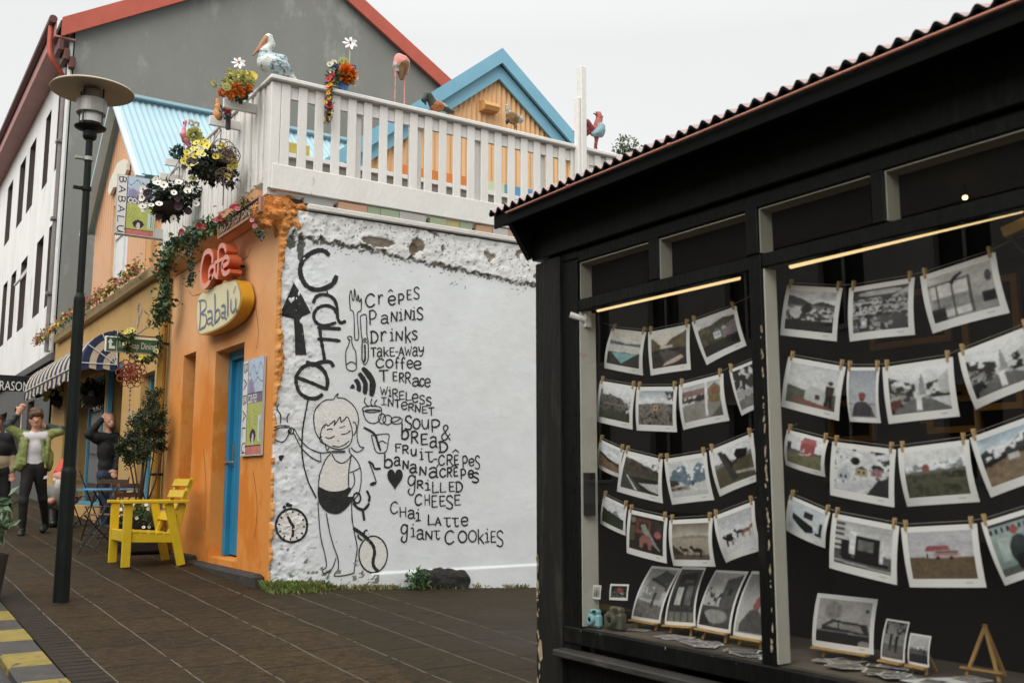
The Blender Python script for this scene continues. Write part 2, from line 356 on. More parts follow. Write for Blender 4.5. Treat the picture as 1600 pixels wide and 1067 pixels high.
# ---------------------------------------------------------------- ground
def pave_mat():
    m = bpy.data.materials.new('wet_paving'); m.use_nodes = True; nt = m.node_tree; p = nt.nodes['Principled BSDF']; L = nt.links.new
    g = nd(nt, 'ShaderNodeNewGeometry'); sp = nd(nt, 'ShaderNodeSeparateXYZ')
    wn = nd(nt, 'ShaderNodeTexNoise'); wn.inputs['Scale'].default_value = 1.3; wn.inputs['Detail'].default_value = 4
    L(g.outputs['Position'], wn.inputs[0])
    # slightly wavering joints
    def M(op, a, b=None, c=None):
        n = nd(nt, 'ShaderNodeMath', operation=op)
        for i, q in enumerate((a, b, c)):
            if q is None: continue
            if isinstance(q, (int, float)): n.inputs[i].default_value = q
            else: L(q, n.inputs[i])
        return n.outputs[0]
    L(g.outputs['Position'], sp.inputs[0]); X, Y = sp.outputs[0], sp.outputs[1]
    xw = M('ADD', X, M('MULTIPLY', M('SUBTRACT', wn.outputs[0], .5), .045))
    big = nd(nt, 'ShaderNodeTexNoise'); big.inputs['Scale'].default_value = .55; big.inputs['Detail'].default_value = 5; L(g.outputs['Position'], big.inputs[0])
    u = M('DIVIDE', M('SUBTRACT', xw, 1.36), .418); fr = M('ABSOLUTE', M('SUBTRACT', M('FRACT', M('ADD', u, .5)), .5))
    n2 = nd(nt, 'ShaderNodeTexNoise'); n2.inputs['Scale'].default_value = 9; n2.inputs['Detail'].default_value = 6; L(g.outputs['Position'], n2.inputs[0])
    lw = M('MULTIPLY', n2.outputs[0], .023)
    joint = M('LESS_THAN', fr, lw)
    inside = M('MULTIPLY', M('GREATER_THAN', X, 1.25), M('LESS_THAN', X, 4.6))
    fade = M('GREATER_THAN', n2.outputs[0], .40)
    joint = M('MULTIPLY', M('MULTIPLY', joint, inside), fade)
    # cross joints, staggered per row
    row = M('FLOOR', u); v = M('ADD', M('DIVIDE', Y, .62), M('MULTIPLY', row, .37)); fv = M('ABSOLUTE', M('SUBTRACT', M('FRACT', v), .5))
    cross = M('LESS_THAN', fv, M('MULTIPLY', n2.outputs[0], .034))
    slab = M('FRACT', M('MULTIPLY', M('SINE', M('ADD', M('MULTIPLY', row, 12.9), M('MULTIPLY', M('FLOOR', M('ADD', v, .5)), 78.2))), 43758.5))
    # brick band next to the kerb
    band = M('LESS_THAN', X, 1.355); bf = M('ABSOLUTE', M('SUBTRACT', M('FRACT', M('DIVIDE', M('ADD', Y, M('MULTIPLY', n2.outputs[0], .02)), .105)), .5)); bl = M('MULTIPLY', M('LESS_THAN', bf, .11), band)
    gr = nd(nt, 'ShaderNodeTexNoise'); gr.inputs['Scale'].default_value = 130; gr.inputs['Detail'].default_value = 3; L(g.outputs['Position'], gr.inputs[0])
    cr = nd(nt, 'ShaderNodeValToRGB'); e = cr.color_ramp.elements; e[0].position = .35; e[0].color = (.019, .0125, .0058, 1); e[1].position = .68; e[1].color = (.046, .031, .0145, 1)
    L(big.outputs[0], cr.inputs[0])
    def mixc(f, a, b):
        n = nd(nt, 'ShaderNodeMix', data_type='RGBA')
        for i, q in ((0, f), (6, a), (7, b)):
            if isinstance(q, tuple): n.inputs[i].default_value = q+(1,)
            elif isinstance(q, float): n.inputs[i].default_value = q
            else: L(q, n.inputs[i])
        return n.outputs[2]
    c = mixc(M('MULTIPLY', slab, .45), cr.outputs[0], (.05, .032, .016))
    md = nd(nt, 'ShaderNodeTexNoise'); md.inputs['Scale'].default_value = 26; md.inputs['Detail'].default_value = 5; md.inputs['Roughness'].default_value = .75; mpp = nd(nt, 'ShaderNodeMapping'); mpp.inputs['Scale'].default_value = (.45, 1.6, 1); L(g.outputs['Position'], mpp.inputs[0]); L(mpp.outputs[0], md.inputs[0])
    sc = nd(nt, 'ShaderNodeVectorMath', operation='SCALE'); L(c, sc.inputs[0]); L(M('MULTIPLY', M('MAXIMUM', .25, M('ADD', -.35, M('MULTIPLY', gr.outputs[0], 2.7))), M('MAXIMUM', .3, M('ADD', -1.1, M('MULTIPLY', md.outputs[0], 4.2)))), sc.inputs['Scale']); c = sc.outputs[0]
    yard = M('GREATER_THAN', M('ADD', X, M('MULTIPLY', M('SUBTRACT', big.outputs[0], .5), 2.2)), 3.25)
    c = mixc(M('MULTIPLY', yard, .55), c, mixc(n2.outputs[0], (.017, .0135, .0075), (.035, .028, .0155)))
    c = mixc(M('MULTIPLY', band, .6), c, (.03, .027, .021))
    c = mixc(M('MULTIPLY', cross, M('MULTIPLY', inside, .75)), c, (.006, .005, .004))
    c = mixc(M('MULTIPLY', bl, .85), c, (.006, .005, .005))
    c = mixc(M('MULTIPLY', joint, M('ADD', .35, M('MULTIPLY', gr.outputs[0], .9))), c, (.15, .135, .105))
    sp2 = nd(nt, 'ShaderNodeTexVoronoi'); sp2.inputs['Scale'].default_value = 7; L(g.outputs['Position'], sp2.inputs[0])
    c = mixc(M('LESS_THAN', sp2.outputs['Distance'], .022), c, (.3, .3, .28))
    L(c, p.inputs['Base Color'])
    rr = nd(nt, 'ShaderNodeMapRange'); rr.inputs[1].default_value = .3; rr.inputs[2].default_value = .7; rr.inputs[3].default_value = .55; rr.inputs[4].default_value = .88; L(big.outputs[0], rr.inputs[0]); L(rr.outputs[0], p.inputs['Roughness'])
    b = nd(nt, 'ShaderNodeBump'); b.inputs['Strength'].default_value = .5; b.inputs['Distance'].default_value = .012
    hgt = M('SUBTRACT', M('ADD', M('ADD', gr.outputs[0], M('MULTIPLY', md.outputs[0], 1.6)), M('MULTIPLY', n2.outputs[0], 1.5)), M('MULTIPLY', M('ADD', M('MULTIPLY', cross, inside), bl), 1.2)); L(hgt, b.inputs['Height']); L(b.outputs[0], p.inputs['Normal'])
    p.inputs['Specular IOR Level'].default_value = .14
    return m
b = MB(); xs = [1.145, 3.4, 6, 10, 40]; ys = [-40, 0, 10, 25, 60, 160]
b.v = [Vector((x, y, gz(x, y))) for x in xs for y in ys]
b.f = [(i*6+j, (i+1)*6+j, (i+1)*6+j+1, i*6+j+1) for i in range(4) for j in range(5)]; b.m = [0]*20
tag(b.build('pavement', pave_mat()), kind='structure')
asph = mat('asphalt', (.045, .043, .04), .5, .35, 90, .6, 220, stain=(.12, .11, .1), ss=160, sth=.62, coord='Generated', stretch=(1, 1, 1))
asph = mat('gravelly_asphalt', (.05, .047, .043), .45, .4, 60, .8, 140, stain=(.16, .15, .13), ss=110, sth=.62)
b = MB(); b.v = [Vector((x, y, gz(1, y)-.045)) for x in (-60, -8.9, 1.3) for y in ys]
b.f = [(i*6+j, (i+1)*6+j, (i+1)*6+j+1, i*6+j+1) for i in range(2) for j in range(5)]; b.m = [0]*10
tag(b.build('road', asph, origin=(0, 0, 0)), kind='structure')
# kerb of blocks, every other one painted yellow
kp = [onG(*q)[1] for q in ((11.5, 955.7), (28.8, 976), (41.7, 993), (56, 1007.5), (70.5, 1025), (86, 1043), (101, 1061))]
bl = (kp[0]-kp[-1])/6
b = MB()
for k in range(-30, 60):
    y1 = kp[0]-bl*k; y0 = y1-bl+.012; yel = (k % 2 == 0)
    j = rng.uniform(-.004, .004)
    c = Vector(((.885+1.14)/2+j, (y0+y1)/2, gz(1, (y0+y1)/2)-.06+.006+j*.6)); d = Vector((0, 1, .044)).normalized()
    b.obox(c, Vector((1, 0, 0)), d, Vector((1, 0, 0)).cross(d), (.252, y1-y0, .13), 0 if yel else 1, .012)
ky = mat('worn_yellow_paint', (.24, .18, .035), .55, .25, 7, .3, 90, stain=(.06, .05, .035), ss=9, sth=.57)
kg = mat('dark_kerb_stone', (.05, .046, .04), .5, .3, 9, .3, 90)
tag(b.build('kerb', [ky, kg], origin=(1, 0, 0)), kind='structure')
# ---------------------------------------------------------------- generic wall with openings
def holed(mb, ax, v, u0, u1, z0, z1, holes, depth, mi=0, mr=None, zb=None):
    """wall sheet on plane axis ax = v with rectangular holes (ua, ub, za, zb) and reveals of the given depth"""
    U = sorted({u0, u1, *[q for h in holes for q in h[:2]]}); Z = sorted({z0, z1, *[q for h in holes for q in h[2:4]]})
    P = (lambda u, z, d=0: Vector((v+d, u, z))) if ax == 0 else (lambda u, z, d=0: Vector((u, v+d, z)))
    for i in range(len(U)-1):
        for j in range(len(Z)-1):
            cu = (U[i]+U[i+1])/2; cz = (Z[j]+Z[j+1])/2
            if any(h[0] < cu < h[1] and h[2] < cz < h[3] for h in holes): continue
            mb.quad(P(U[i], Z[j]), P(U[i+1], Z[j]), P(U[i+1], Z[j+1]), P(U[i], Z[j+1]), mi)
    mr = mi if mr is None else mr
    for a, c, e, f in [h[:4] for h in holes]:
        for q in ((a, e, a, f), (c, e, c, f), (a, e, c, e), (a, f, c, f)):
            mb.quad(P(q[0], q[1]), P(q[2], q[3]), P(q[2], q[3], depth), P(q[0], q[1], depth), mr)
dark_room = mat('dark_interior', (.012, .011, .01), .9, .2)
pane = glass('window_glass', boost=1.1)
# ---------------------------------------------------------------- tall house with the grey gable
GY = 22.1; RX, RZ, EZ = 8.5, 14.33, 11.25
house = thing('rendered_house', (FX, GY, gz(FX, GY)), 'tall three storey house with white street front, blank grey gable and red roof edges', 'house')
wf = mat('white_render', (.76, .76, .73), .75, .08, 1.2, .3, 30, stain=(.55, .55, .52), ss=1.6, sth=.56, stretch=(1, 1, .35))
gg = mat('grey_render', (.205, .207, .185), .8, .09, 1.1, .25, 25, stain=(.27, .275, .255), ss=.9, sth=.54, stretch=(1, 1, .5))
gb = mat('dark_grey_base', (.1, .1, .095), .8, .12, 2, .2, 30)
rred = mat('red_roof_trim', (.44, .09, .055), .5, .12, 3)
rpink = mat('faded_pink_soffit', (.4, .2, .18), .6, .12, 3)
rdk = mat('dark_red_gutter', (.1, .032, .022), .45, .3, 4)
C4 = lambda x, y: (x/2.808, 240+y/2.808); C1 = lambda x, y: (x/4, y/4)
lowz0, lowz1 = 5.35, 7.18; upz0, upz1 = 8.45, 10.25
def yb(p, z):  # where a pixel column meets height z on the street plane
    return onX(FX, *p)[1]
win = []
for (l, r) in (((192, 690), (230, 660)), ((140, 730), (170, 700)), ((72, 790), (100, 760)), ((30, 825), (52, 800))):
    win.append((onX(FX, *C4(*r))[1], onX(FX, *C4(*l))[1], lowz0, lowz1))
for (l, r) in (((237, 85), (265, 55)), ((182, 165), (205, 135)), ((113, 262), (140, 230)), ((70, 328), (95, 300)), ((18, 400), (40, 375))):
    win.append((onX(FX, *C4(*r))[1], onX(FX, *C4(*l))[1], upz0, upz1))
nxt = [33.2, 34.8, 38.3, 39.9, 43.4, 45, 48.5, 50.1]
for y in (30.9, 33.2, 34.8, 38.3, 39.9, 43.4, 45, 48.5, 50.1): win.append((y, y+.95, lowz0, lowz1))
for y in (34.4, 36, 39.5, 41.1, 44.6, 46.2): win.append((y, y+.95, upz0, upz1))
gwin = [(24.4, 25.4, 1.9, 3.35), (26.2, 27.6, 1.9, 3.35), (29, 30.4, 1.9, 3.35), (32.4, 33.8, 2.1, 3.5)]
mb = MB(); holed(mb, 0, FX, GY, 60, 4.05, EZ, win, .3, 0, 2); holed(mb, 0, FX, GY, 60, .5, 4.05, gwin, .3, 1, 2)
mb.box((FX-.07, GY, 4.0), (FX-.004, 60, 4.16), 1)
mb.build('front_wall', [wf, gb, mat('brown_reveal', (.075, .058, .048), .7, .12, 3)], house)
mb = MB(); mb.prism([(FX, GY, .5), (13.7, GY, .5), (13.7, GY, EZ), (RX, GY, RZ), (FX, GY, EZ)], (0, .2, 0)); mb.build('gable_wall', gg, house)
mb = MB()
sl_ = (RZ-EZ)/(RX-FX)
for sg, ex in ((-1, FX-.32), (1, 2*RX-FX+.32)):
    ez = RZ-sl_*abs(RX-ex); up = Vector((0, 0, .16))
    p = [Vector((RX, GY-.12, RZ)), Vector((ex, GY-.12, ez)), Vector((ex, 60, ez)), Vector((RX, 60, RZ))]
    mb.prism([q+Vector((0, 0, .03)) for q in p], up)
roof = mb.build('roof', rdk, house)
mb = MB()
for sg, ex in ((-1, FX-.3), (1, 2*RX-FX+.3)):
    ez = RZ-sl_*abs(RX-ex)
    mb.prism([(RX, GY-.2, RZ+.22), (ex, GY-.2, ez+.22), (ex, GY-.2, ez-.2), (RX, GY-.2, RZ-.2)], (0, .075, 0))
mb.build('verge_board', rred, roof)
mb = MB(); ez = EZ-.08
mb.box((FX-.42, GY-.1, ez-.3), (FX-.004, 60, ez-.26)); mb.box((FX-.42, GY-.1, ez-.26), (FX-.39, 60, ez+.12)); mb.build('soffit', rpink, house)
mb = MB(); mb.tube([(FX-.47, GY-.15, ez+.06), (FX-.47, 60, ez+.06)], .085, 10); mb.build('gutter', rdk, house)
mb = MB(); mb.tube(cat_spline([(FX-.47, GY+.1, ez), (FX-.47, GY+.1, ez-.5), (FX-.4, GY+.12, ez-.75), (FX-.12, GY+.3, ez-1.05), (FX-.1, GY+.32, ez-1.5)]), .055, 8); mb.build('gutter_outlet', rred, house)
mb = MB(); mb.tube([(FX-.1, GY+.32, ez-1.4), (FX-.1, GY+.32, 4.2)], .06, 8)
for z in (5.4, 7.0, 8.7, 10): mb.box((FX-.2, GY+.22, z), (FX-.02, GY+.42, z+.06))
mb.build('downpipe', mat('grey_pipe', (.2, .18, .17), .5, .15, 3), house)
mb = MB(); mb.tube([(FX-.06, GY+.06, ez-.3), (FX-.06, GY+.06, 4.2)], .05, 8); mb.build('downpipe', mat('pale_pipe', (.6, .6, .57), .5, .1, 3), house)
mb = MB()
for k, (x, y, z) in enumerate(((FX-.28, GY-.1, ez-.42), (FX-.16, GY-.1, ez-.6), (FX-.04, GY-.1, ez-.76))): mb.box((x-.06, y-.02, z-.16), (x+.06, y+.5, z+.1), 0, .02)
mb.build('eave_bracket', rdk, house)
wfr = mat('white_window_paint', (.62, .62, .6), .45, .05)
fbrown = mat('brown_window_paint', (.11, .085, .07), .6, .12)
def add_window(root, ax, v, h, inset, mframe, fw=.06, bars_u=(), bars_z=(), parentname='window', pm=pane):
    u0, u1, z0, z1 = h; P = (lambda u, z, d: (v+d, u, z)) if ax == 0 else (lambda u, z, d: (u, v+d, z))
    mb = MB()
    for a in ((u0, z0, u0+fw, z1), (u1-fw, z0, u1, z1), (u0+fw, z0, u1-fw, z0+fw), (u0+fw, z1-fw, u1-fw, z1)):
        mb.box(P(a[0]+.002, a[1]+.002, inset), P(a[2]-.002, a[3]-.002, inset+.05))
    for f in bars_u: u = u0+(u1-u0)*f; mb.box(P(u-fw*.4, z0+fw, inset+.004), P(u+fw*.4, z1-fw, inset+.046))
    for f in bars_z: z = z0+(z1-z0)*f; mb.box(P(u0+fw, z-fw*.35, inset+.007), P(u1-fw, z+fw*.35, inset+.043))
    w_ = mb.build(parentname, mframe, root)
    mb = MB(); mb.quad(P(u0+.01, z0+.01, inset+.03), P(u1-.01, z0+.01, inset+.03), P(u1-.01, z1-.01, inset+.03), P(u0+.01, z1-.01, inset+.03)); mb.build('pane', pm, w_)
    return w_
for h in win+gwin: add_window(house, 0, FX, h, .15, wfr, .08, (.5,) if h in gwin else (), (.68,))
# pivoted-open vent of one window
h = win[2]; mb = MB(); zc = h[2]+.68*(h[3]-h[2]); mb.beam((FX-.12, h[0]+.05, zc-.02), (FX+.16, h[0]+.05, h[3]-.1), .05, .05); mb.beam((FX-.12, h[1]-.05, zc-.02), (FX+.16, h[1]-.05, h[3]-.1), .05, .05); mb.beam((FX-.12, h[0]+.05, zc-.02), (FX-.12, h[1]-.05, zc-.02), .05, .05); mb.build('open_vent', wfr, house)
mb = MB(); mb.box((FX+.32, GY+.25, .6), (FX+.34, 59, 11)); mb.build('room_darkness', dark_room, house)
# ---------------------------------------------------------------- front house with pale blue roof
def corrug(name, col, per=.076, rough=.6, ax=1, stain=None, **k):
    """corrugated or ribbed sheet: wave bump along one axis"""
    m = mat(name, col, rough, .07, 2.2, stain=stain, ss=2.5, sth=.6, **k); nt = m.node_tree; p = nt.nodes['Principled BSDF']; L = nt.links.new
    tc = nd(nt, 'ShaderNodeTexCoord'); wv = nd(nt, 'ShaderNodeTexWave'); wv.wave_profile = 'SIN'; wv.bands_direction = 'XYZ'[ax]
    wv.inputs['Scale'].default_value = 2*math.pi/per/20; wv.inputs['Distortion'].default_value = 0
    b = nd(nt, 'ShaderNodeBump'); b.inputs['Strength'].default_value = .9; b.inputs['Distance'].default_value = .02
    L(tc.outputs['Object'], wv.inputs[0]); L(wv.outputs['Fac'], b.inputs['Height']); L(b.outputs[0], p.inputs['Normal']); return m
oy = corrug('orange_ribbed_cladding', (.66, .37, .2), .19, ax=1)
ox = corrug('orange_corrugated_cladding', (.66, .35, .155), .15, ax=0, stain=(.58, .29, .12))
pbl = mat('pale_blue_sheet', (.31, .45, .5), .45, .06, 2); btr = mat('blue_trim', (.19, .42, .54), .45, .08, 3); dgr = mat('dark_green_trim', (.02, .06, .055), .5, .1)
HX = FX+.03
H0, H1, HE, HR, HA = 14.86, 18.74, 6.1, 7.83, 16.82
fh = thing('clapboard_house', (HX, H0, 4.3), 'small orange clad house with street facing gable and pale blue corrugated roof', 'house')
wn_tl, wn_br = onX(HX, 168, 345), onX(HX, 193, 455)
hw = (onX(HX, 196, 440)[1], onX(HX, 170, 460)[1], 4.62, 6.15)
mb = MB(); zt = lambda y: HR-(HR-HE)*abs(y-HA)/(H1-HA)
holed(mb, 0, HX, H0, H1, 4.3, HE, [(hw[0], hw[1], hw[2], HE)], .12)
mb.add([(HX, H0, HE), (HX, H1, HE), (HX, HA, HR)], [(0, 1, 2)]); mb.build('gable_wall', oy, fh)
mb = MB(); mb.box((HX+.004, H0, 4.3), (10, H0+.1, HE)); mb.build('side_wall', ox, fh)
add_window(fh, 0, HX, (hw[0], hw[1], hw[2], HE), .04, wfr, .055, (.42,), (.62,), pm=mat('white_blind', (.7, .72, .72), .4, .05))
mb = MB(); n = 0
def corr_roof(mb, a, b, c, d, per, amp, mi=0, thick=.012):
    """corrugated sheet: a->b along the eave, d->c along the ridge"""
    a, b, c, d = map(Vector, (a, b, c, d)); ln = (b-a).length; N = max(8, int(ln/per*10)); nn = (b-a).cross(d-a).normalized()
    if nn.z < 0: nn = -nn
    vs = []
    for i in range(N+1):
        t = i/N; o = nn*(amp*math.sin(2*math.pi*t*ln/per)); vs += [a.lerp(b, t)+o, d.lerp(c, t)+o, a.lerp(b, t)+o-nn*thick, d.lerp(c, t)+o-nn*thick]
    fs = []
    for i in range(N):
        k = i*4; fs += [(k, k+4, k+5, k+1), (k+2, k+3, k+7, k+6), (k, k+2, k+6, k+4), (k+1, k+5, k+7, k+3)]
    mb.add(vs, fs, mi)
ov = .18; sl2 = (HR-HE)/(H1-HA)
corr_roof(mb, (HX-.15, H0-ov, HE-ov*sl2+.03), (11, H0-ov, HE-ov*sl2+.03), (11, HA, HR+.03), (HX-.15, HA, HR+.03), .1, .011)
corr_roof(mb, (HX-.15, H1+ov, HE-ov*sl2+.03), (11, H1+ov, HE-ov*sl2+.03), (11, HA, HR+.03), (HX-.15, HA, HR+.03), .1, .011)
rf = mb.build('roof', pbl, fh)
mb = MB(); mb.beam((HX-.16, HA, HR+.07), (11, HA, HR+.07), .24, .05); mb.build('ridge_cap', pbl, rf)
mb = MB()
for y, s in ((H0-ov, 1), (H1+ov, -1)): mb.beam((HX-.17, y, HE-ov*sl2-.02), (HX-.17, HA, HR-.02), .05, .13, (1, 0, 0))
mb.build('verge_board', mat('pale_blue_trim', (.5, .66, .74), .5, .08), rf)
mb = MB(); mb.box((HX-.1, H0-ov-.04, HE-.38), (6.2, H0-ov+.05, HE-.14)); mb.build('eave_board', dgr, rf)
mb = MB()
ply = [onX(HX-.02, *q) for q in ((194, 252), (199, 250), (203, 256), (203, 266), (199, 278), (196, 290), (182, 294), (176, 306), (173, 300), (176, 284), (184, 266), (188, 256))]
mb.prism(ply, (-.05, 0, 0)); mb.build('cream_ornament', mat('cream_paint', (.72, .68, .56), .5, .05), fh)
# ---------------------------------------------------------------- rear wing with blue trimmed gable
QY = 12.4
wing = thing('clapboard_house', onY(QY, 775, 300), 'orange corrugated gable with bright blue roof trim behind the roof terrace', 'house')
ap = onY(QY, 776, 88); lf = onY(QY, 540, 236); rg = onY(QY, 900, 232)
sll = (ap.z-lf.z)/(ap.x-lf.x); slr = (ap.z-rg.z)/(rg.x-ap.x)
XL, XR = ap.x-3.6, ap.x+3.4
zl, zr = ap.z-sll*3.6, ap.z-slr*3.4
mb = MB(); x = XL+.15; st_ = .0127; cs_ = []
while x < XR-.15:
    zt_ = (ap.z-.06-(ap.x-x)*sll) if x < ap.x else (ap.z-.06-(x-ap.x)*slr); cs_.append((x, QY+.011*math.sin(2*math.pi*x/.09), zt_)); x += st_
n_ = len(cs_); mb.add([(a, b_, 4.2) for a, b_, c in cs_]+[(a, b_, c) for a, b_, c in cs_], [(i, i+1, n_+i+1, n_+i) for i in range(n_-1)]); mb.build('gable_wall', mat('orange_corrugated_paint', (.7, .42, .2), .55, .06, 2, stain=(.62, .34, .14), ss=3, sth=.6, stretch=(1, 1, .2)), wing)
mb = MB()
for ex, ez in ((XL, zl), (XR, zr)): mb.prism([(ap.x, QY-.12, ap.z), (ex, QY-.12, ez), (ex, QY+7, ez), (ap.x, QY+7, ap.z)], (0, 0, .05))
wr = mb.build('roof', pbl, wing)
mb = MB()
for ex, ez in ((XL, zl), (XR, zr)):
    mb.prism([(ap.x, QY-.17, ap.z+.07), (ex, QY-.17, ez+.07), (ex, QY-.17, ez-.16), (ap.x, QY-.17, ap.z-.17)], (0, .05, 0))
    mb.prism([(ap.x, QY-.085, ap.z-.17), (ex, QY-.085, ez-.16), (ex, QY-.085, ez-.36), (ap.x, QY-.085, ap.z-.4)], (0, .04, 0))
mb.build('verge_board', btr, wr)
v0 = onY(QY-.2, 759, 150); v1 = onY(QY-.2, 782, 174)
mb = MB(); mb.prism([(v0.x, QY, v0.z), (v0.x, QY-.16, v0.z-.06), (v0.x, QY-.2, v1.z+.06), (v0.x, QY-.16, v1.z), (v0.x, QY, v1.z)], (v1.x-v0.x, 0, 0)); mb.build('vent_box', mat('orange_vent_paint', (.62, .33, .12), .5, .08), wing)
# ---------------------------------------------------------------- building across the street (seen only in the shop's panes)
opp = thing('rendered_house', (-9.5, 8, gz(0, 8)), 'grey rendered house across the street mirrored in the shop panes', 'house')
ow = [(y, y+1.1, z, z+1.6) for y in np.arange(-14, 66, 2.6) for z in (1.6, 4.6)]
mb = MB(); holed(mb, 0, -9.5, -18, 140, -.5, 7.6, ow, -.2); mb.build('wall', mat('taupe_render', (.36, .34, .31), .8, .15, .6), opp)
dpn = mat('dark_pane', (.02, .022, .025), .2, .1); ptr = mat('pale_trim', (.4, .39, .36), .6, .1)
for a, c, e, f in ow[:99]:
    mb = MB(); mb.box((-9.52, a-.08, e-.1), (-9.46, c+.08, e)); mb.box((-9.52, a-.08, f), (-9.46, c+.08, f+.1)); mb.box((-9.62, (a+c)/2-.03, e), (-9.58, (a+c)/2+.03, f)); wo_ = mb.build('window', ptr, opp)
    mb = MB(); mb.quad((-9.68, a, e), (-9.68, c, e), (-9.68, c, f), (-9.68, a, f)); mb.build('pane', dpn, wo_)
mb = MB(); mb.prism([(-9.2, -18, 7.5), (-14, -18, 10), (-14, -18, 9.7), (-9.2, -18, 7.3)], (0, 158, 0)); mb.build('roof', rdk, opp)
# ---------------------------------------------------------------- cafe: orange front, painted white side wall
cafe = thing('cafe_building', (FX, WY, gz(FX, WY)), 'low orange fronted cafe with white side wall covered in a painted black menu', 'building')
orp = mat('orange_plaster', (.68, .26, .05), .72, .1, 1.1, .2, 16, stain=(.62, .19, .018), ss=1.5, sth=.5, stretch=(1, 1, .6))
orr = mat('rough_orange_plaster', (.66, .27, .08), .9, .3, 12, 1., 55, stain=(.26, .1, .03), ss=16, sth=.55, spec=.08)
conc = mat('dark_concrete', (.04, .035, .03), .8, .3, 8, .6, 60, stain=(.09, .08, .06), ss=14, sth=.6)
bdoor = mat('blue_door_paint', (.018, .2, .36), .42, .12, 5, .2, 50, stain=(.03, .1, .16), ss=5, sth=.62)
black = mat('black_metal', (.012, .012, .012), .4, .2, 8); steel = mat('brushed_steel', (.45, .43, .4), .35, .1, 9, metal=.9)
n0, n1 = onX(FX, 302, 650)[1], onX(FX, 283, 650)[1]; nz0, nz1 = onX(FX, 281, 764)[2], onX(FX, 287, 556)[2]
d0, d1 = onX(FX, 376, 700)[1], 11.12; dz0, dz1 = .71, onX(FX, 331, 552)[2]
CE = 13.05
mb = MB(); holed(mb, 0, FX, WY, CE, .3, 4.25, [(n0, n1, nz0, nz1), (d0, d1, dz0, dz1)], .34)
_nt = orp.node_tree; _p = _nt.nodes['Principled BSDF']; _src = _p.inputs['Base Color'].links[0].from_socket   # the upper coat has bleached to a paler orange, with a ragged limit
_tc = nd(_nt, 'ShaderNodeTexCoord'); _sx = nd(_nt, 'ShaderNodeSeparateXYZ'); _nn = nd(_nt, 'ShaderNodeTexNoise'); _nn.inputs['Scale'].default_value = 1.6; _nn.inputs['Detail'].default_value = 7; _nt.links.new(_tc.outputs['Object'], _sx.inputs[0]); _nt.links.new(_tc.outputs['Object'], _nn.inputs[0])
_ad = nd(_nt, 'ShaderNodeMath', operation='MULTIPLY_ADD'); _ad.inputs[1].default_value = 1.6; _nt.links.new(_nn.outputs[0], _ad.inputs[0]); _nt.links.new(_sx.outputs[2], _ad.inputs[2])
_mr = nd(_nt, 'ShaderNodeMapRange'); _mr.inputs[1].default_value = 2.7; _mr.inputs[2].default_value = 3.9; _nt.links.new(_ad.outputs[0], _mr.inputs[0])
_mc = nd(_nt, 'ShaderNodeMix', data_type='RGBA'); _nt.links.new(_mr.outputs[0], _mc.inputs[0]); _nt.links.new(_src, _mc.inputs[6]); _mc.inputs[7].default_value = (.78, .42, .2, 1); _nt.links.new(_mc.outputs[2], _p.inputs['Base Color'])
mb.build('front_wall', orp, cafe)
# cornice with its broken end
mb = MB(); mb.prism([(FX-.02, WY+.25, 4.16), (FX-.16, WY+.25, 4.24), (FX-.18, WY+.25, 4.4), (FX-.02, WY+.25, 4.4)], (0, CE-WY-.25, 0)); mb.build('cornice', orp, cafe)
pr = []
for k in range(26):
    x, z = rng.uniform(411, 468), rng.uniform(318, 366)
    if z > 350 and x < 430: continue
    p = onY(WY+rng.uniform(.02, .14), x, z); r = rng.uniform(.055, .1); pr.append(('e', tuple(p), (r, r*1.1, r*.75), 0))
mb = sdf_mesh(pr, .019, .03, .15, 10); mb.build('broken_corner', orr, cafe, smooth=False)
# narrow window and door
wn = MB(); wn.box((FX+.2, n0+.004, nz0+.004), (FX+.26, n0+.1, nz1-.004)); wn.box((FX+.2, n1-.1, nz0+.004), (FX+.26, n1-.004, nz1-.004)); wn.box((FX+.203, n0+.1, nz0+.004), (FX+.257, n1-.1, nz0+.1)); wn.box((FX+.203, n0+.1, nz1-.1), (FX+.257, n1-.1, nz1-.004)); wn.box((FX+.206, n0+.1, (nz0+nz1)/2), (FX+.254, n1-.1, (nz0+nz1)/2+.07))
wq = wn.build('window', bdoor, cafe)
mb = MB(); mb.quad((FX+.23, n0+.05, nz0+.05), (FX+.23, n1-.05, nz0+.05), (FX+.23, n1-.05, nz1-.05), (FX+.23, n0+.05, nz1-.05)); mb.build('pane', pane, wq)
mb = MB(); mb.box((FX+.36, WY+.2, .5), (FX+.37, CE, 4.1)); mb.build('room_darkness', dark_room, cafe)
dx = FX+.2
mb = MB(); mb.box((dx, d0+.1, dz0+.02), (dx+.05, d1-.1, dz1-.1), 0, .004)
for k in range(1, 5): y = d0+.1+(d1-d0-.2)*k/5; mb.box((dx-.004, y-.004, dz0+.05), (dx+.001, y+.004, dz1-.13))
dr = mb.build('door', bdoor, cafe)
mb = MB()
for a in ((d0+.002, d0+.098, dz0+.004, dz1-.004), (d1-.098, d1-.002, dz0+.004, dz1-.004), (d0+.1, d1-.1, dz1-.098, dz1-.004)): mb.box((dx-.05, a[0], a[2]), (dx+.06, a[1], a[3]), 0, .006)
mb.build('door_frame', bdoor, cafe)
hp = onX(dx, 365, 722); mb = MB(); mb.box((dx-.014, hp.y-.025, hp.z-.04), (dx-.001, hp.y+.025, hp.z+.2)); mb.tube([(dx-.01, hp.y, hp.z), (dx-.06, hp.y, hp.z), (dx-.06, hp.y+.12, hp.z-.01)], .012, 8); mb.build('handle', steel, dr)
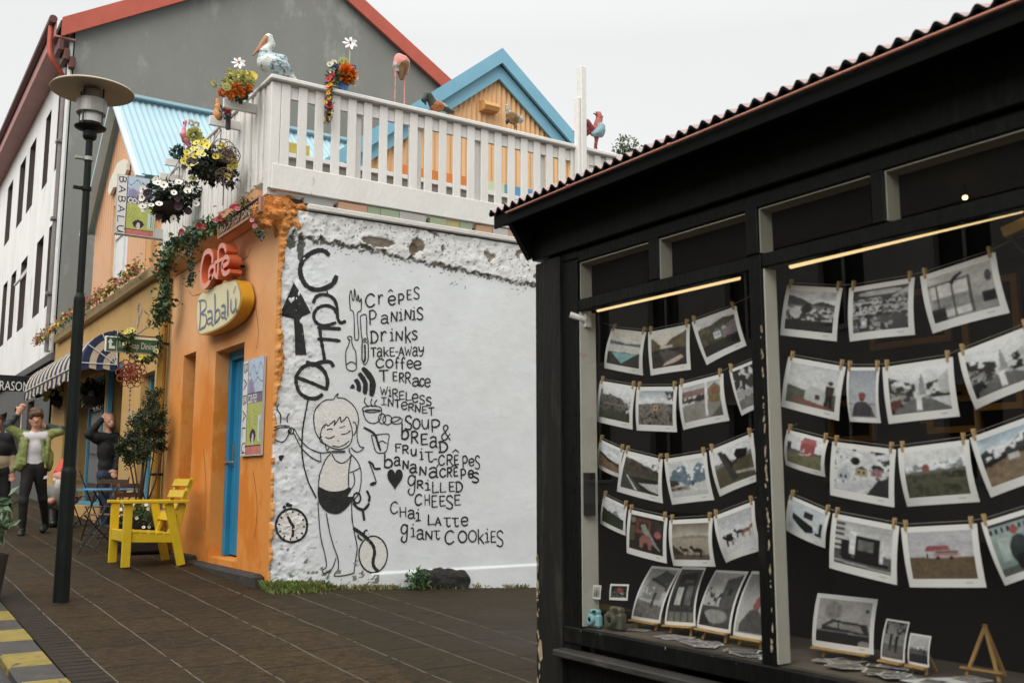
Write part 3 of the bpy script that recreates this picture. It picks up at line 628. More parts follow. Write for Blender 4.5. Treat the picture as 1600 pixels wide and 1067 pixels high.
lp = onX(dx, 361.5, 656); mb = MB(); mb.box((dx-.03, lp.y-.05, lp.z-.05), (dx-.001, lp.y+.05, lp.z+.05), 0, .01); mb.ball((dx-.032, lp.y-.02, lp.z+.01), .014); mb.build('lock_box', black, dr)
mb = MB(); mb.box((FX+.002, d0+.003, dz0-.3), (FX+.33, d1-.003, dz0-.005)); mb.build('threshold', conc, cafe)
mb = MB(); mb.box((FX-.13, WY+.1, .3), (FX-.003, 11.5, .655), 0, .03); mb.box((FX-.055, 11.5, .3), (FX-.003, CE, .7), 0, .02); mb.build('plinth', conc, cafe)
mb = MB()
for pts in ([(365, 402), (374, 414), (371, 424), (380, 430)], [(392, 388), (386, 402), (372, 410)], [(296, 455), (302, 462), (316, 458)], [(272, 480), (281, 474), (284, 462)], [(400, 480), (404, 520), (401, 545)], [(396, 735), (402, 790), (398, 840)], [(318, 700), (322, 760), (320, 830)]):
    l, r_ = ribbon2([(onX(FX, *q)[1], onX(FX, *q)[2]) for q in pts], .008, rng, .5, 6); m_ = len(l); mb.add([Vector((FX-.0025, q.x, q.y)) for q in l+r_], [(i, i+1, m_+i+1, m_+i) for i in range(m_-1)])
tag(mb.build('plaster_cracks', mat('crack_brown', (.16, .06, .02), .9, .3, 30), cafe), kind='stuff')
# side wall: displaced and peeling, stains by patch
def ledge(x):  # height of the flaking ledge along the wall
    return np.interp(x, LX, LZ)
LP = [onY(WY, *q) for q in ((470, 368), (520, 380), (590, 393), (640, 404), (689, 415), (760, 431), (835, 445))]
LX = [p.x for p in LP]+[9.5]; LZ = [p.z for p in LP]; LZ.append(LZ[-1])
EP = [onY(WY, *q) for q in ((421, 897), (424, 850), (426, 760), (427, 700), (428, 650), (431, 620), (436, 590), (439, 560), (439, 520), (436, 470), (437, 440), (437, 420), (445, 400), (444, 380), (452, 355), (462, 335))]
EZ_ = [p.z for p in EP]; EXs = [p.x for p in EP]
def wall_state(X, Z):
    X = np.asarray(X, float); Z = np.asarray(Z, float)
    n = fbm(X*3, Z*3, 1, 5); f = fbm(X*14, Z*14, 2, 4); ff = fbm(X*50, Z*50, 3, 3)
    e = np.interp(Z, EZ_, EXs)+.012+(f-.47)*.05+(n-.47)*.06
    org = X < e
    lz = ledge(X)+(f-.47)*.13; up = Z > lz
    pz = onY(WY, 605, 894).z; pl = (Z < pz+(f-.47)*.02) & (X > 4.42+(f-.5)*.15)
    d = .006+n*.006+(ff-.47)*.002
    rough = np.clip(1-(X-3.42-.25*n)/.45, 0, 1); d = d+rough*((f-.45)*.03+(ff-.45)*.012)
    d = d+np.where(up, .022+(f-.4)*.03+(ff-.45)*.012, 0)+np.where(pl, .022, 0)+np.where(org, .02+(f-.4)*.035+(ff-.4)*.03, 0)
    # paint
    base = np.array([.68, .70, .70]); C = base*(1+(n-.47)*.16)[..., None]
    pol = lambda m, col, a=1.: np.where(m[..., None], C*(1-a)+np.array(col)*a, C)
    wash = fbm(X*1.2, Z*.7, 9, 3); C = pol(wash > .55, (.66, .655, .63), .5)
    C = pol(up, (.67, .67, .63), .75)
    edge = np.abs(Z-lz+.015) < .022*(.35+1.3*f); C = pol(edge & (ff+.35*f > .52), (.09, .08, .06), .9)
    C = pol((up | (np.abs(Z-lz) < .1)) & (ff > .64), (.09, .085, .06), .85)
    peel = fbm(X*4.5+7, Z*6+3, 12, 4); C = pol(up & (peel > .66), (.2, .16, .11), .9); d = np.where(up & (peel > .66), d-.02, d)
    for (px, py, a, bb) in ((590, 379, .2, .06), (650, 386, .09, .1), (690, 389, .025, .05), (735, 350, .14, .08), (762, 357, .08, .07), (645, 391, .07, .08), (470, 385, .045, .2), (455, 380, .06, .08)):
        c = onY(WY, px, py); m = ((X-c.x)/a)**2+((Z-c.z)/bb)**2 < .1+1.2*f; C = pol(m, (.13, .1, .065) if px > 500 else (.05, .05, .035), .92); d = np.where(m, d-.014, d)
    below = (Z < lz) & (Z > lz-.22); C = pol(below & (ff > .66) & (f > .5), (.1, .1, .07), .8)
    # moss and dirt growing up from the ground
    gzz = .12+.044*WY-.05*np.maximum(0, X-3.4); h = Z-gzz
    am = np.interp(X, [3.4, 3.7, 4.4, 4.62, 4.75, 9], [.45, .6, .62, .3, .09, .08])
    sp = fbm(X*17+3, Z*17+8, 21, 4); C = pol((sp > .55+.26*np.clip(h/am, 0, 3)) & (h < am*1.6), (.1, .085, .05), .85)
    sp2 = fbm(X*24+1, Z*20+2, 25, 4); C = pol((sp2 > .55+.5*np.clip(h/(am*.4), 0, 3)), (.07, .1, .025), .85)
    C = pol((X < 3.95) & (rough > .3) & (fbm(X*20, Z*26, 31, 4) > .70), (.2, .2, .18), .7)
    C = pol(org, (.6, .26, .07)); C = pol(org & (ff+f*.5 > .80), (.3, .09, .02), .85); C = pol(org & (f > .58), (.7, .36, .11), .6)
    return d, C
XS = np.concatenate([np.arange(FX-.012, 6.7, .0125), np.arange(6.7, 9.31, .05)]); ZS = np.arange(.2, 4.181, .0125)
GX, GZ = np.meshgrid(XS, ZS, indexing='ij'); D_, C_ = wall_state(GX, GZ)
D_[0, :] = -.02
mb = MB(); nz = len(ZS)
mb.v = [Vector((float(x), float(WY-d), float(z))) for x, d, z in zip(GX.ravel(), D_.ravel(), GZ.ravel())]
mb.f = [(i*nz+j, (i+1)*nz+j, (i+1)*nz+j+1, i*nz+j+1) for i in range(len(XS)-1) for j in range(nz-1)]; mb.m = [0]*len(mb.f)
wm = vmat('painted_rough_wall', .8, .25, .07)
o = mb.build('side_wall', wm, cafe, smooth=True)
ca = o.o.data.color_attributes.new('paint', 'FLOAT_COLOR', 'POINT'); arr = np.ones((len(mb.v), 4), np.float32); arr[:, :3] = C_.reshape(-1, 3); ca.data.foreach_set('color', arr.ravel())
nt = wm.node_tree; p = nt.nodes['Principled BSDF']; nn = nd(nt, 'ShaderNodeTexNoise'); nn.inputs['Scale'].default_value = 45; nn.inputs['Detail'].default_value = 6; bb = nd(nt, 'ShaderNodeBump'); bb.inputs['Strength'].default_value = .25; bb.inputs['Distance'].default_value = .012
nt.links.new(nn.outputs[0], bb.inputs['Height']); nt.links.new(bb.outputs[0], p.inputs['Normal'])
mb = MB(); mb.box((FX+.3, WY+.03, .2), (9.3, WY+.2, 4.17)); mb.box((FX+.02, WY+.02, 4.2), (9.3, 13.5, 4.3)); mb.build('terrace_slab', conc, cafe)
# exposed stones low in the wall
pr = []
for (a, b_) in (((654, 902), (681, 900)), ((656, 914), (681, 914)), ((690, 900), (720, 901)), ((690, 914), (722, 914))): pr.append(('c', tuple(onY(WY-.0, *a)), tuple(onY(WY-.0, *b_)), .075, .078, 0))
sdf_mesh(pr, .012, .06, .045, 14).build('exposed_stone', mat('dark_basalt', (.022, .02, .018), .85, .4, 12, .7, 50, stain=(.1, .05, .03), ss=9, sth=.62), cafe, smooth=True)
# coloured deck edge and ledge board
mb = MB(); x = FX+.22; k = 0
dcols = [tuple(.55*q+.1 for q in c_) for c_ in [(.35, .35, .33), (.62, .3, .13), (.3, .4, .2), (.32, .42, .22), (.5, .48, .44), (.36, .44, .22), (.55, .45, .12), (.3, .42, .22), (.62, .3, .13), (.6, .58, .52), (.62, .3, .13), (.33, .45, .25), (.3, .42, .24), (.6, .58, .52), (.55, .5, .42), (.2, .5, .62), (.6, .58, .5)]]
mb.c = []
while x < 9.2:
    l = rng.uniform(.12, .34); s0 = len(mb.f); mb.box((x, WY-.05+rng.uniform(0, .02), 4.255), (x+l, WY+.2, 4.325+rng.uniform(0, .012))); mb.c += [dcols[k % len(dcols)]]*(len(mb.f)-s0); x += l+rng.choice([.004, .004, .05]); k += 1
mb.build('deck_edge', vmat('deck_paint', .6), cafe)
mb = MB(); mb.box((FX+.25, WY-.075, 4.19), (9.3, WY+.1, 4.25), 0, .01); mb.build('ledge_board', mat('flaking_white_board', (.62, .6, .55), .7, .1, 3, .4, 30, stain=(.1, .08, .06), ss=5, sth=.62, stretch=(1, 1, 3)), cafe)
# ---------------------------------------------------------------- the painted menu
INK = mat('black_wall_paint', (.016, .016, .016), .7, .5, 20, .3, 60, stain=(.3, .3, .29), ss=30, sth=.635)
S2 = lambda p: (410+p[0]/5.3333, 370+p[1]/5.3333); S3 = lambda p: (410+p[0]/5.3333, 560+p[1]/5.3333); S4 = lambda p: (410+p[0]/5.3333, 740+p[1]/5.3333)
S5 = lambda p: (560+p[0]/5.3333, 560+p[1]/5.3333); S6 = lambda p: (560+p[0]/5.3333, 740+p[1]/5.3333)
def wallxz(px): q = onY(WY-.02, *px); return q.x, q.z
def lift(pts, off): # 2-D wall points -> just proud of the displaced wall
    a = np.array(pts); d, _ = wall_state(a[:, 0], a[:, 1]); return [Vector((float(p[0]), float(WY-dd-off), float(p[1]))) for p, dd in zip(a, d)]
mrng = random.Random(3)
def stroke(mb, S, pts, w, closed=False, n=5, off=.006):
    P = [wallxz(S(p)) for p in pts]
    if closed: P = P+[P[0]]
    l, r = ribbon2(P, w, mrng, .16, n); l = lift([(q.x, q.y) for q in l], off); r = lift([(q.x, q.y) for q in r], off); m = len(l)
    mb.add(l+r, [(i, i+1, m+i+1, m+i) for i in range(m-1)])
def fillp(mb, S, pts, off=.006, sub=3):
    P = cat_spline([(*wallxz(S(p)), 0) for p in pts+[pts[0]]], sub)[:-1]; c = sum(P, Vector())/len(P); n = len(P); R = 6; vs = []
    for k in range(1, R+1): vs += [(c.x+(p.x-c.x)*k/R, c.y+(p.y-c.y)*k/R) for p in P]
    vs = [(c.x, c.y)]+vs; V = lift(vs, off); fs = [(0, 1+i, 1+(i+1) % n) for i in range(n)]
    for k in range(R-1):
        a = 1+k*n; fs += [(a+i, a+(i+1) % n, a+n+(i+1) % n, a+n+i) for i in range(n)]
    mb.add(V, fs)
def ell(cx, cy, rx, ry, a0=0, a1=360, n=18, rot=0):
    o = []
    for k in range(n+1):
        t = R(a0+(a1-a0)*k/n); x, y = rx*math.cos(t), ry*math.sin(t); o.append((cx+x*math.cos(R(rot))-y*math.sin(R(rot)), cy+x*math.sin(R(rot))+y*math.cos(R(rot))))
    return o
GL = {  # one-line hand lettering, x right, y down, unit box
 'c': [[(.95, .18), (.7, .02), (.35, .06), (.06, .38), (.08, .72), (.35, .97), (.7, .95), (.97, .78)]],
 'r': [[(.12, .05), (.18, .5), (.2, .98)], [(.2, .45), (.45, .12), (.75, .04), (.98, .16)]],
 'e': [[(.06, .52), (.5, .5), (.95, .42), (.85, .12), (.5, .02), (.15, .2), (.05, .55), (.25, .9), (.6, .99), (.95, .82)]],
 'P': [[(.15, .03), (.17, .5), (.22, .99)], [(.12, .06), (.6, .0), (.95, .2), (.85, .48), (.5, .6), (.2, .58)]],
 'E': [[(.15, .03), (.16, .5), (.2, .97)], [(.13, .04), (.9, .03)], [(.17, .5), (.78, .47)], [(.2, .97), (.98, .93)]],
 'S': [[(.92, .16), (.65, .01), (.28, .08), (.18, .3), (.5, .48), (.85, .62), (.9, .85), (.6, .99), (.12, .9)]],
 'a': [[(.1, .18), (.4, .02), (.75, .1), (.82, .45), (.82, .85), (.99, .97)], [(.8, .5), (.45, .42), (.1, .62), (.15, .9), (.5, .96), (.8, .75)]],
 'N': [[(.1, .99), (.13, .5), (.15, .03)], [(.15, .03), (.5, .5), (.85, .95)], [(.85, .95), (.88, .5), (.92, .02)]],
 'i': [[(.1, .36), (.5, .34), (.55, .65), (.55, .98)], [(.1, .98), (.95, .95)], [(.5, .04), (.56, .1)]],
 'D': [[(.15, .03), (.17, .5), (.2, .97)], [(.02, .05), (.5, .03), (.9, .3), (.92, .65), (.6, .93), (.05, .97)]],
 'k': [[(.15, .0), (.17, .5), (.22, .99)], [(.9, .35), (.22, .68)], [(.4, .62), (.7, .8), (.97, .97)]],
 's': [[(.9, .15), (.5, .02), (.18, .2), (.5, .46), (.88, .68), (.6, .97), (.1, .88)]],
 'T': [[(.02, .06), (.5, .04), (.98, .02)], [(.48, .04), (.5, .5), (.52, .99)]],
 't': [[(.03, .06), (.98, .04)], [(.45, .05), (.46, .5), (.5, .85), (.75, .98), (.98, .85)]],
 'K': [[(.12, .02), (.16, .98)], [(.9, .03), (.16, .55)], [(.38, .45), (.95, .97)]],
 'A': [[(.03, .98), (.25, .5), (.48, .02)], [(.48, .02), (.72, .5), (.96, .98)], [(.2, .66), (.8, .63)]],
 'w': [[(.02, .1), (.25, .95)], [(.25, .95), (.5, .3)], [(.5, .3), (.72, .95)], [(.72, .95), (.98, .03)]],
 'y': [[(.05, .02), (.15, .4), (.45, .5), (.8, .35)], [(.9, .02), (.85, .5), (.6, .95), (.15, .98)]],
 '-': [[(.05, .5), (.95, .48)]],
 'o': [ell(.5, .5, .46, .48)], 'O': [ell(.5, .5, .46, .48)],
 'f': [[(.98, .1), (.65, .01), (.42, .2), (.42, .6), (.45, .99)], [(.1, .45), (.85, .42)]],
 'F': [[(.15, .03), (.17, .5), (.2, .99)], [(.12, .04), (.95, .04)], [(.17, .48), (.75, .46)]],
 'R': [[(.15, .99), (.15, .5), (.14, .03)], [(.1, .05), (.6, .0), (.92, .2), (.75, .45), (.2, .52)], [(.45, .5), (.97, .98)]],
 'L': [[(.15, .02), (.14, .5), (.15, .96), (.15, .97)], [(.15, .97), (.97, .9)]],
 'I': [[(.1, .03), (.9, .03)], [(.5, .03), (.5, .97)], [(.08, .97), (.95, .95)]],
 'U': [[(.08, .02), (.1, .6), (.4, .95), (.75, .8), (.88, .3), (.9, .02)], [(.9, .02), (.95, .95)]],
 'u': [[(.08, .02), (.1, .6), (.35, .95), (.7, .85), (.85, .4), (.85, .02)], [(.85, .02), (.9, .98)]],
 'p': [[(.18, .03), (.2, .5), (.24, .99)], [(.2, .1), (.6, .02), (.95, .25), (.8, .55), (.25, .6)]],
 'b': [[(.15, .0), (.13, .5), (.12, .97)], [(.14, .6), (.5, .42), (.9, .55), (.9, .85), (.55, .99), (.12, .95)]],
 'g': [[(.85, .1), (.5, .02), (.15, .15), (.12, .4), (.45, .52), (.8, .35), (.88, .05)], [(.88, .05), (.85, .5), (.75, .9), (.4, .99), (.1, .85), (.25, .68)]],
 'C': [[(.92, .15), (.6, .02), (.2, .2), (.05, .55), (.2, .88), (.55, .98), (.95, .8)]],
 'H': [[(.1, .02), (.14, .98)], [(.9, .02), (.92, .98)], [(.12, .5), (.9, .47)]],
 '&': [[(.95, .97), (.5, .55), (.25, .2), (.5, .02), (.72, .18), (.45, .45), (.1, .7), (.2, .95), (.55, .92), (.92, .58)]],
 '^': [[(.03, .95), (.5, .05)], [(.5, .05), (.97, .95)]], "'": [[(.7, .05), (.3, .95)]], ',': [[(.7, .05), (.3, .95)]],
 'm': [[(.05, .98), (.08, .05)], [(.08, .3), (.3, .05), (.5, .3), (.5, .95)], [(.5, .3), (.75, .05), (.95, .3), (.95, .98)]],
 'B': [[(.12, .03), (.13, .97)], [(.1, .04), (.6, .02), (.8, .22), (.55, .45), (.15, .48)], [(.15, .48), (.7, .5), (.92, .72), (.65, .95), (.1, .97)]],
 'l': [[(.5, .0), (.5, .97)], [(.2, .97), (.85, .97)]], 'h': [[(.12, .0), (.14, .98)], [(.14, .6), (.5, .42), (.85, .55), (.88, .98)]], 'n': [[(.12, .03), (.14, .98)], [(.14, .3), (.5, .04), (.85, .25), (.88, .98)]],
 '!': [[(.5, .0), (.5, .65)], [(.5, .9), (.5, .98)]], 'G': [[(.92, .15), (.6, .02), (.2, .2), (.05, .55), (.2, .88), (.6, .98), (.9, .8), (.92, .55), (.6, .55)]], 'd': [[(.85, .0), (.87, .97)], [(.86, .6), (.5, .42), (.1, .55), (.1, .85), (.45, .99), (.86, .9)]],
}
def letters(mb, S, spec, w, wr=True):
    for ch, x0, x1, y0, y1 in spec:
        for st in GL[ch]:
            stroke(mb, S, [(x0+(x1-x0)*u, y0+(y1-y0)*v) for u, v in st], w*mrng.uniform(.9, 1.12), n=5)
def line(word, x0, y0, x1, y1, h, gap=.12, h2=None):
    """evenly set lettering along a sloping base line (crop units, baseline y)"""
    wd = [.45 if c in "i-l'" else (1.25 if c in 'wWm' else 1.) for c in word]; tot = sum(wd)+gap*(len(word)-1); x = 0.; out = []
    for c, q in zip(word, wd):
        a = x/tot; b = (x+q)/tot; yb = y0+(y1-y0)*(a+b)/2+mrng.uniform(-3, 3); hh = (h+((h2 or h)-h)*(a+b)/2)*mrng.uniform(.92, 1.08)
        out.append((c, x0+(x1-x0)*a, x0+(x1-x0)*b, yb-hh, yb)); x += q+gap
    return out
mu = MB()
T = .0155   # menu lettering stroke
stroke(mu, S2, [(555, 150), (520, 118), (470, 112), (400, 140), (345, 190), (318, 260), (325, 330), (360, 400), (410, 432), (470, 440), (530, 425), (590, 390), (618, 330)], .046)
stroke(mu, S2, [(425, 548), (450, 500), (500, 480), (560, 490), (605, 530), (625, 600), (630, 680), (655, 715), (692, 703)], .034)
stroke(mu, S2, [(625, 640), (590, 590), (530, 572), (470, 590), (432, 640), (440, 700), (490, 735), (550, 735), (610, 715)], .034)
stroke(mu, S2, [(535, 440), (545, 470)], .02); stroke(mu, S2, [(555, 735), (565, 760)], .02)
stroke(mu, S2, [(465, 755), (560, 762), (650, 765)], .036); stroke(mu, S2, [(478, 765), (490, 850), (505, 930), (522, 1030)], .034); stroke(mu, S2, [(465, 850), (560, 855), (648, 866)], .034)
stroke(mu, S3, [(372, 32), (430, 45), (520, 25), (570, 30), (592, 62)], .038)
stroke(mu, S3, [(305, 162), (420, 205), (535, 255)], .034); stroke(mu, S3, [(535, 255), (545, 190), (520, 110), (460, 60), (390, 52), (330, 80), (290, 140), (285, 210), (310, 280), (360, 320), (430, 333), (470, 322), (500, 300)], .038)
stroke(mu, S3, [(382, 335), (365, 430), (345, 530), (335, 650), (330, 760), (345, 880), (380, 1010), (402, 1066), (450, 1160)], .015)
fillp(mu, S2, [(265, 380), (205, 510), (140, 650), (262, 640), (270, 820), (275, 985), (368, 982), (345, 800), (325, 640), (405, 632), (335, 500)], sub=1)
TL_ = .0105
for pts in ([(735, 610), (728, 500), (742, 445), (752, 520), (765, 520), (770, 430), (785, 520), (795, 530), (800, 480), (812, 545), (825, 510), (828, 560), (822, 615), (795, 630), (795, 700), (805, 830), (790, 860), (770, 840), (768, 720), (760, 625), (735, 610)],
            [(818, 660), (850, 645), (870, 665), (872, 800), (882, 870), (885, 1000), (870, 1050), (848, 1060), (832, 1000), (835, 870), (825, 800), (818, 660)], [(832, 875), (882, 880)], ell(857, 855, 10, 10, n=8),
            [(715, 850), (712, 835), (730, 828), (748, 840), (745, 870), (760, 920), (780, 960), (785, 1066), (785, 1095), (765, 1115), (735, 1115), (710, 1100), (700, 1066), (697, 960), (720, 900), (726, 865), (715, 850)], [(700, 1065), (745, 1040), (783, 1062)], [(725, 850), (732, 858)]):
    stroke(mu, S2, pts, TL_, n=3)
for k in range(7): stroke(mu, S2, [(836, 890+k*20), (826, 898+k*20), (836, 905+k*20)], .008, n=2)
stroke(mu, S2, [(855, 900), (858, 1000), (850, 1040)], .02)
for pts in ([(730, 245), (750, 212), (770, 225), (768, 250)], [(765, 182), (792, 165), (822, 210), (822, 275), (788, 262), (788, 222)], [(797, 132), (825, 115), (880, 200), (872, 295), (838, 282), (846, 215)], [(828, 90), (847, 68), (905, 115), (945, 190), (945, 250), (925, 315), (893, 300), (908, 240), (900, 190), (868, 130)]): fillp(mu, S3, pts, sub=2)
for pts in ([(480, 670), (445, 610), (430, 530), (435, 450), (470, 390), (530, 345), (590, 340), (612, 310), (635, 290), (625, 322), (690, 335), (750, 380), (790, 440), (805, 510), (800, 540), (790, 620), (797, 690), (820, 735), (848, 740), (820, 770), (780, 775), (740, 740)],
            [(757, 530), (775, 535), (786, 570), (775, 620), (755, 640)], [(500, 690), (485, 640), (500, 580), (520, 550)], [(515, 578), (535, 545), (550, 560), (605, 515), (597, 560)], [(597, 560), (625, 522), (650, 485), (655, 530)], [(655, 530), (682, 512), (710, 485), (735, 540), (750, 600), (750, 660), (725, 720), (660, 755), (590, 745), (520, 710), (500, 690)],
            [(500, 650), (480, 655), (485, 690), (512, 705)], [(525, 710), (540, 765), (560, 735)], [(525, 655), (560, 665), (600, 645)], [(660, 630), (700, 625), (735, 600)], [(540, 592), (562, 586), (585, 587)], [(645, 577), (690, 562)], [(585, 725), (640, 735), (690, 715), (725, 685)], [(630, 683), (640, 685)],
            [(540, 780), (600, 770), (680, 770), (680, 780), (585, 782)], [(580, 790), (610, 845), (660, 870), (710, 850), (745, 800)], [(725, 745), (727, 775), (745, 800)],
            [(265, 580), (310, 660), (370, 730), (440, 770), (500, 785), (575, 775)], [(262, 620), (310, 720), (370, 790), (430, 835), (490, 860)], [(485, 785), (490, 860)],
            [(575, 785), (530, 840), (495, 920), (475, 990), (470, 1066)], [(745, 800), (730, 880), (720, 960), (720, 1070)], [(745, 800), (790, 850), (820, 920), (825, 1000), (820, 1060), (800, 1130), (745, 1200)], [(725, 950), (770, 935), (812, 910)], [(760, 950), (770, 1000), (765, 1050), (725, 1110)],
            [(90, 575), (150, 558), (230, 560)], [(90, 600), (150, 575), (228, 572)], [(228, 575), (215, 640), (180, 690), (140, 690), (100, 672)], ell(238, 600, 24, 26, -100, 200, 12), ell(232, 600, 10, 14, n=8), [(140, 375), (125, 420), (152, 470), (155, 540)], [(98, 468), (115, 510), (110, 540)], [(228, 455), (208, 490), (215, 530)],
            ell(915, 420, 80, 28), [(838, 430), (860, 500), (900, 535), (950, 535), (985, 500), (997, 430)], [(860, 325), (853, 360), (885, 402)], [(915, 335), (905, 365), (920, 402)], [(957, 345), (938, 370), (950, 402)], ell(1000, 500, 30, 42), ell(1045, 510, 38, 40), ell(1120, 515, 48, 30), [(1085, 528), (1120, 520), (1152, 498)],
            [(910, 640), (980, 632), (1055, 630), (1050, 690), (1030, 775), (955, 780), (925, 700), (910, 640)], [(965, 705), (1000, 685), (1035, 705)], [(895, 870), (925, 950), (952, 1030)]): stroke(mu, S3, pts, TL_, n=4)
stroke(mu, S3, ell(920, 435, 58, 8, 160, 380, 10), .016); stroke(mu, S3, [(850, 575), (935, 625), (960, 690), (985, 762)], .024, n=3)
fillp(mu, S3, ell(925, 1042, 28, 15, n=10, rot=-20)[:-1]); stroke(mu, S3, [(888, 858), (918, 878), (938, 915), (985, 915)], .022); fillp(mu, S3, [(135, 815), (150, 805), (180, 808), (170, 840), (150, 853), (140, 835)])
# shorts, legs, swirls, coffee bean, clock
fillp(mu, S4, [(466, 100), (540, 140), (600, 148), (680, 135), (725, 110), (742, 135), (712, 188), (765, 190), (745, 230), (700, 290), (640, 330), (590, 332), (530, 310), (480, 250), (462, 180)])
for pts, t in (([(465, 230), (475, 400), (490, 540), (525, 680), (535, 770), (505, 800), (512, 826), (560, 812), (592, 770), (615, 700)], TL_), ([(535, 330), (560, 470), (595, 600), (630, 700), (635, 790), (612, 822), (605, 850), (690, 845), (765, 825)], TL_), ([(745, 240), (750, 380), (775, 520), (792, 620), (775, 740), (765, 825)], TL_),
               ([(760, 245), (800, 285), (850, 295), (890, 250)], .026), ([(875, 145), (895, 190), (890, 225)], .026), ([(838, 300), (850, 380)], .034), (ell(790, 200, 30, 42), .018), ([(890, 230), (885, 270)], .012),
               (ell(925, 670, 118, 152, n=24), .014), ([(765, 455), (830, 500), (880, 545), (925, 600), (937, 660), (925, 720), (930, 770), (965, 812)], .034), ([(832, 552), (805, 532), (798, 508)], .018), ([(845, 505), (855, 475), (876, 470)], .018),
               (ell(245, 430, 130, 138, n=28), .022), ([(250, 428), (232, 395), (214, 358)], .026), ([(258, 425), (256, 470), (252, 522)], .026), ([(195, 296), (240, 284)], .016)): stroke(mu, S4, pts, t, n=4)
for c in ((185, 278, 15), (215, 258, 18), (236, 262, 13)): fillp(mu, S4, ell(c[0], c[1], c[2], c[2], n=8)[:-1])
for k in range(12):
    t = R(30*k+5); stroke(mu, S4, [(245+100*math.cos(t), 430+108*math.sin(t)), (245+110*math.cos(t), 430+120*math.sin(t))], .018, n=2)
hs_ = []
for k in range(24):
    t = 2*math.pi*k/24; x = 16*math.sin(t)**3; y = 13*math.cos(t)-5*math.cos(2*t)-2*math.cos(3*t)-math.cos(4*t); hs_.append((307+x*4.1, 34-y*6.2))
fillp(mu, S6, hs_, sub=1)
I2 = lambda p: S2(p)
letters(mu, S2, [('c', 860, 940, 475, 585), ('r', 965, 1008, 480, 562), ('e', 1050, 1112, 490, 566), ('^', 1052, 1088, 438, 456), ('P', 1130, 1182, 475, 560), ('E', 1203, 1248, 440, 525), ('S', 1258, 1312, 418, 518)], T)
letters(mu, S2, [('P', 886, 952, 612, 732), ('a', 988, 1056, 650, 722), ('N', 1070, 1130, 622, 706), ('i', 1140, 1172, 595, 697), ('N', 1185, 1246, 605, 690), ('i', 1250, 1280, 580, 692), ('S', 1284, 1342, 588, 690)], T)
letters(mu, S2, [('D', 900, 968, 785, 886), ('r', 985, 1035, 785, 872), ('i', 1064, 1098, 760, 867), ('N', 1110, 1175, 785, 866), ('k', 1188, 1240, 748, 882), ('s', 1243, 1297, 780, 856)], T)
letters(mu, S2, line('TakE-Away', 905, 998, 1350, 988, 78), .0135)
letters(mu, S3, [('c', 948, 1015, 0, 76), ('o', 1030, 1092, 6, 76), ('f', 1105, 1140, -12, 88), ('f', 1150, 1190, -10, 88), ('e', 1205, 1255, 12, 78), ('e', 1262, 1325, 18, 88)], T)
letters(mu, S3, [('T', 975, 1052, 95, 190), ('E', 1085, 1128, 110, 186), ('R', 1140, 1182, 120, 196), ('R', 1190, 1238, 115, 206), ('a', 1250, 1312, 160, 230), ('c', 1313, 1350, 165, 230), ('e', 1353, 1402, 165, 236)], T)
letters(mu, S3, line('wiRELeSS', 985, 298, 1412, 398, 74), .0135); letters(mu, S3, line('INTeRNET', 990, 378, 1435, 476, 64), .0135)
letters(mu, S3, [('S', 1185, 1250, 475, 592), ('O', 1255, 1318, 500, 586), ('U', 1328, 1392, 505, 588), ('P', 1402, 1482, 508, 612), ('&', 1490, 1572, 550, 682)], T)
letters(mu, S3, [('b', 1158, 1222, 540, 672), ('R', 1238, 1300, 605, 705), ('E', 1318, 1382, 625, 718), ('a', 1395, 1462, 648, 742), ('D', 1470, 1548, 690, 782)], .018)
letters(mu, S5, [('F', 305, 362, 708, 776), ('R', 365, 420, 722, 792), ('u', 438, 490, 752, 810), ('i', 512, 545, 745, 842), ('t', 558, 625, 772, 862), ('-', 628, 658, 815, 860), ('c', 670, 722, 805, 888), ('R', 735, 788, 800, 886), ('E', 798, 838, 802, 886), ('^', 785, 840, 757, 780), ('p', 865, 912, 808, 910), ('e', 922, 968, 832, 892), ('S', 970, 1016, 808, 920)], T)
letters(mu, S5, [('b', 212, 286, 788, 908), ('a', 298, 352, 818, 892), ('N', 368, 422, 848, 920), ('a', 428, 492, 878, 952), ('N', 508, 572, 898, 972), ('a', 588, 668, 905, 992), (',', 645, 680, 880, 905), ('c', 680, 732, 915, 986), ('R', 740, 782, 908, 986), ('E', 794, 832, 905, 980), ('^', 775, 828, 885, 903), ('p', 850, 898, 918, 1002), ('e', 918, 962, 928, 992), ('S', 944, 1008, 948, 1032)], .0175)
letters(mu, S6, [('g', 410, 484, 8, 176), ('R', 488, 542, 55, 122), ('i', 556, 604, 48, 136), ('L', 614, 672, 65, 160), ('L', 680, 734, 70, 156), ('E', 755, 804, 65, 148), ('D', 810, 872, 65, 152)], T)
letters(mu, S6, [('C', 472, 534, 168, 262), ('H', 552, 598, 172, 262), ('E', 608, 662, 178, 280), ('E', 674, 728, 182, 270), ('S', 728, 792, 180, 292), ('E', 798, 856, 172, 262)], T)
letters(mu, S6, [('C', 268, 334, 230, 332), ('H', 344, 402, 275, 358), ('a', 414, 474, 300, 372), ('i', 478, 522, 290, 392), ('L', 578, 638, 340, 426), ('A', 642, 692, 362, 430), ('t', 713, 770, 362, 440), ('t', 783, 838, 365, 440), ('e', 858, 916, 358, 432)], T)
letters(mu, S6, [('g', 353, 418, 418, 570), ('i', 438, 478, 413, 525), ('a', 488, 550, 462, 546), ('N', 558, 622, 475, 548), ('t', 628, 682, 470, 545), ('C', 722, 802, 470, 586), ('O', 833, 908, 475, 572), ('O', 918, 988, 470, 567), ('k', 993, 1048, 460, 582), ('i', 1056, 1094, 453, 570), ('E', 1102, 1148, 475, 572), ('S', 1148, 1212, 472, 606)], T)
mu.build('painted_menu', INK, cafe)
cr_ = MB()   # cream fill of the painted girl
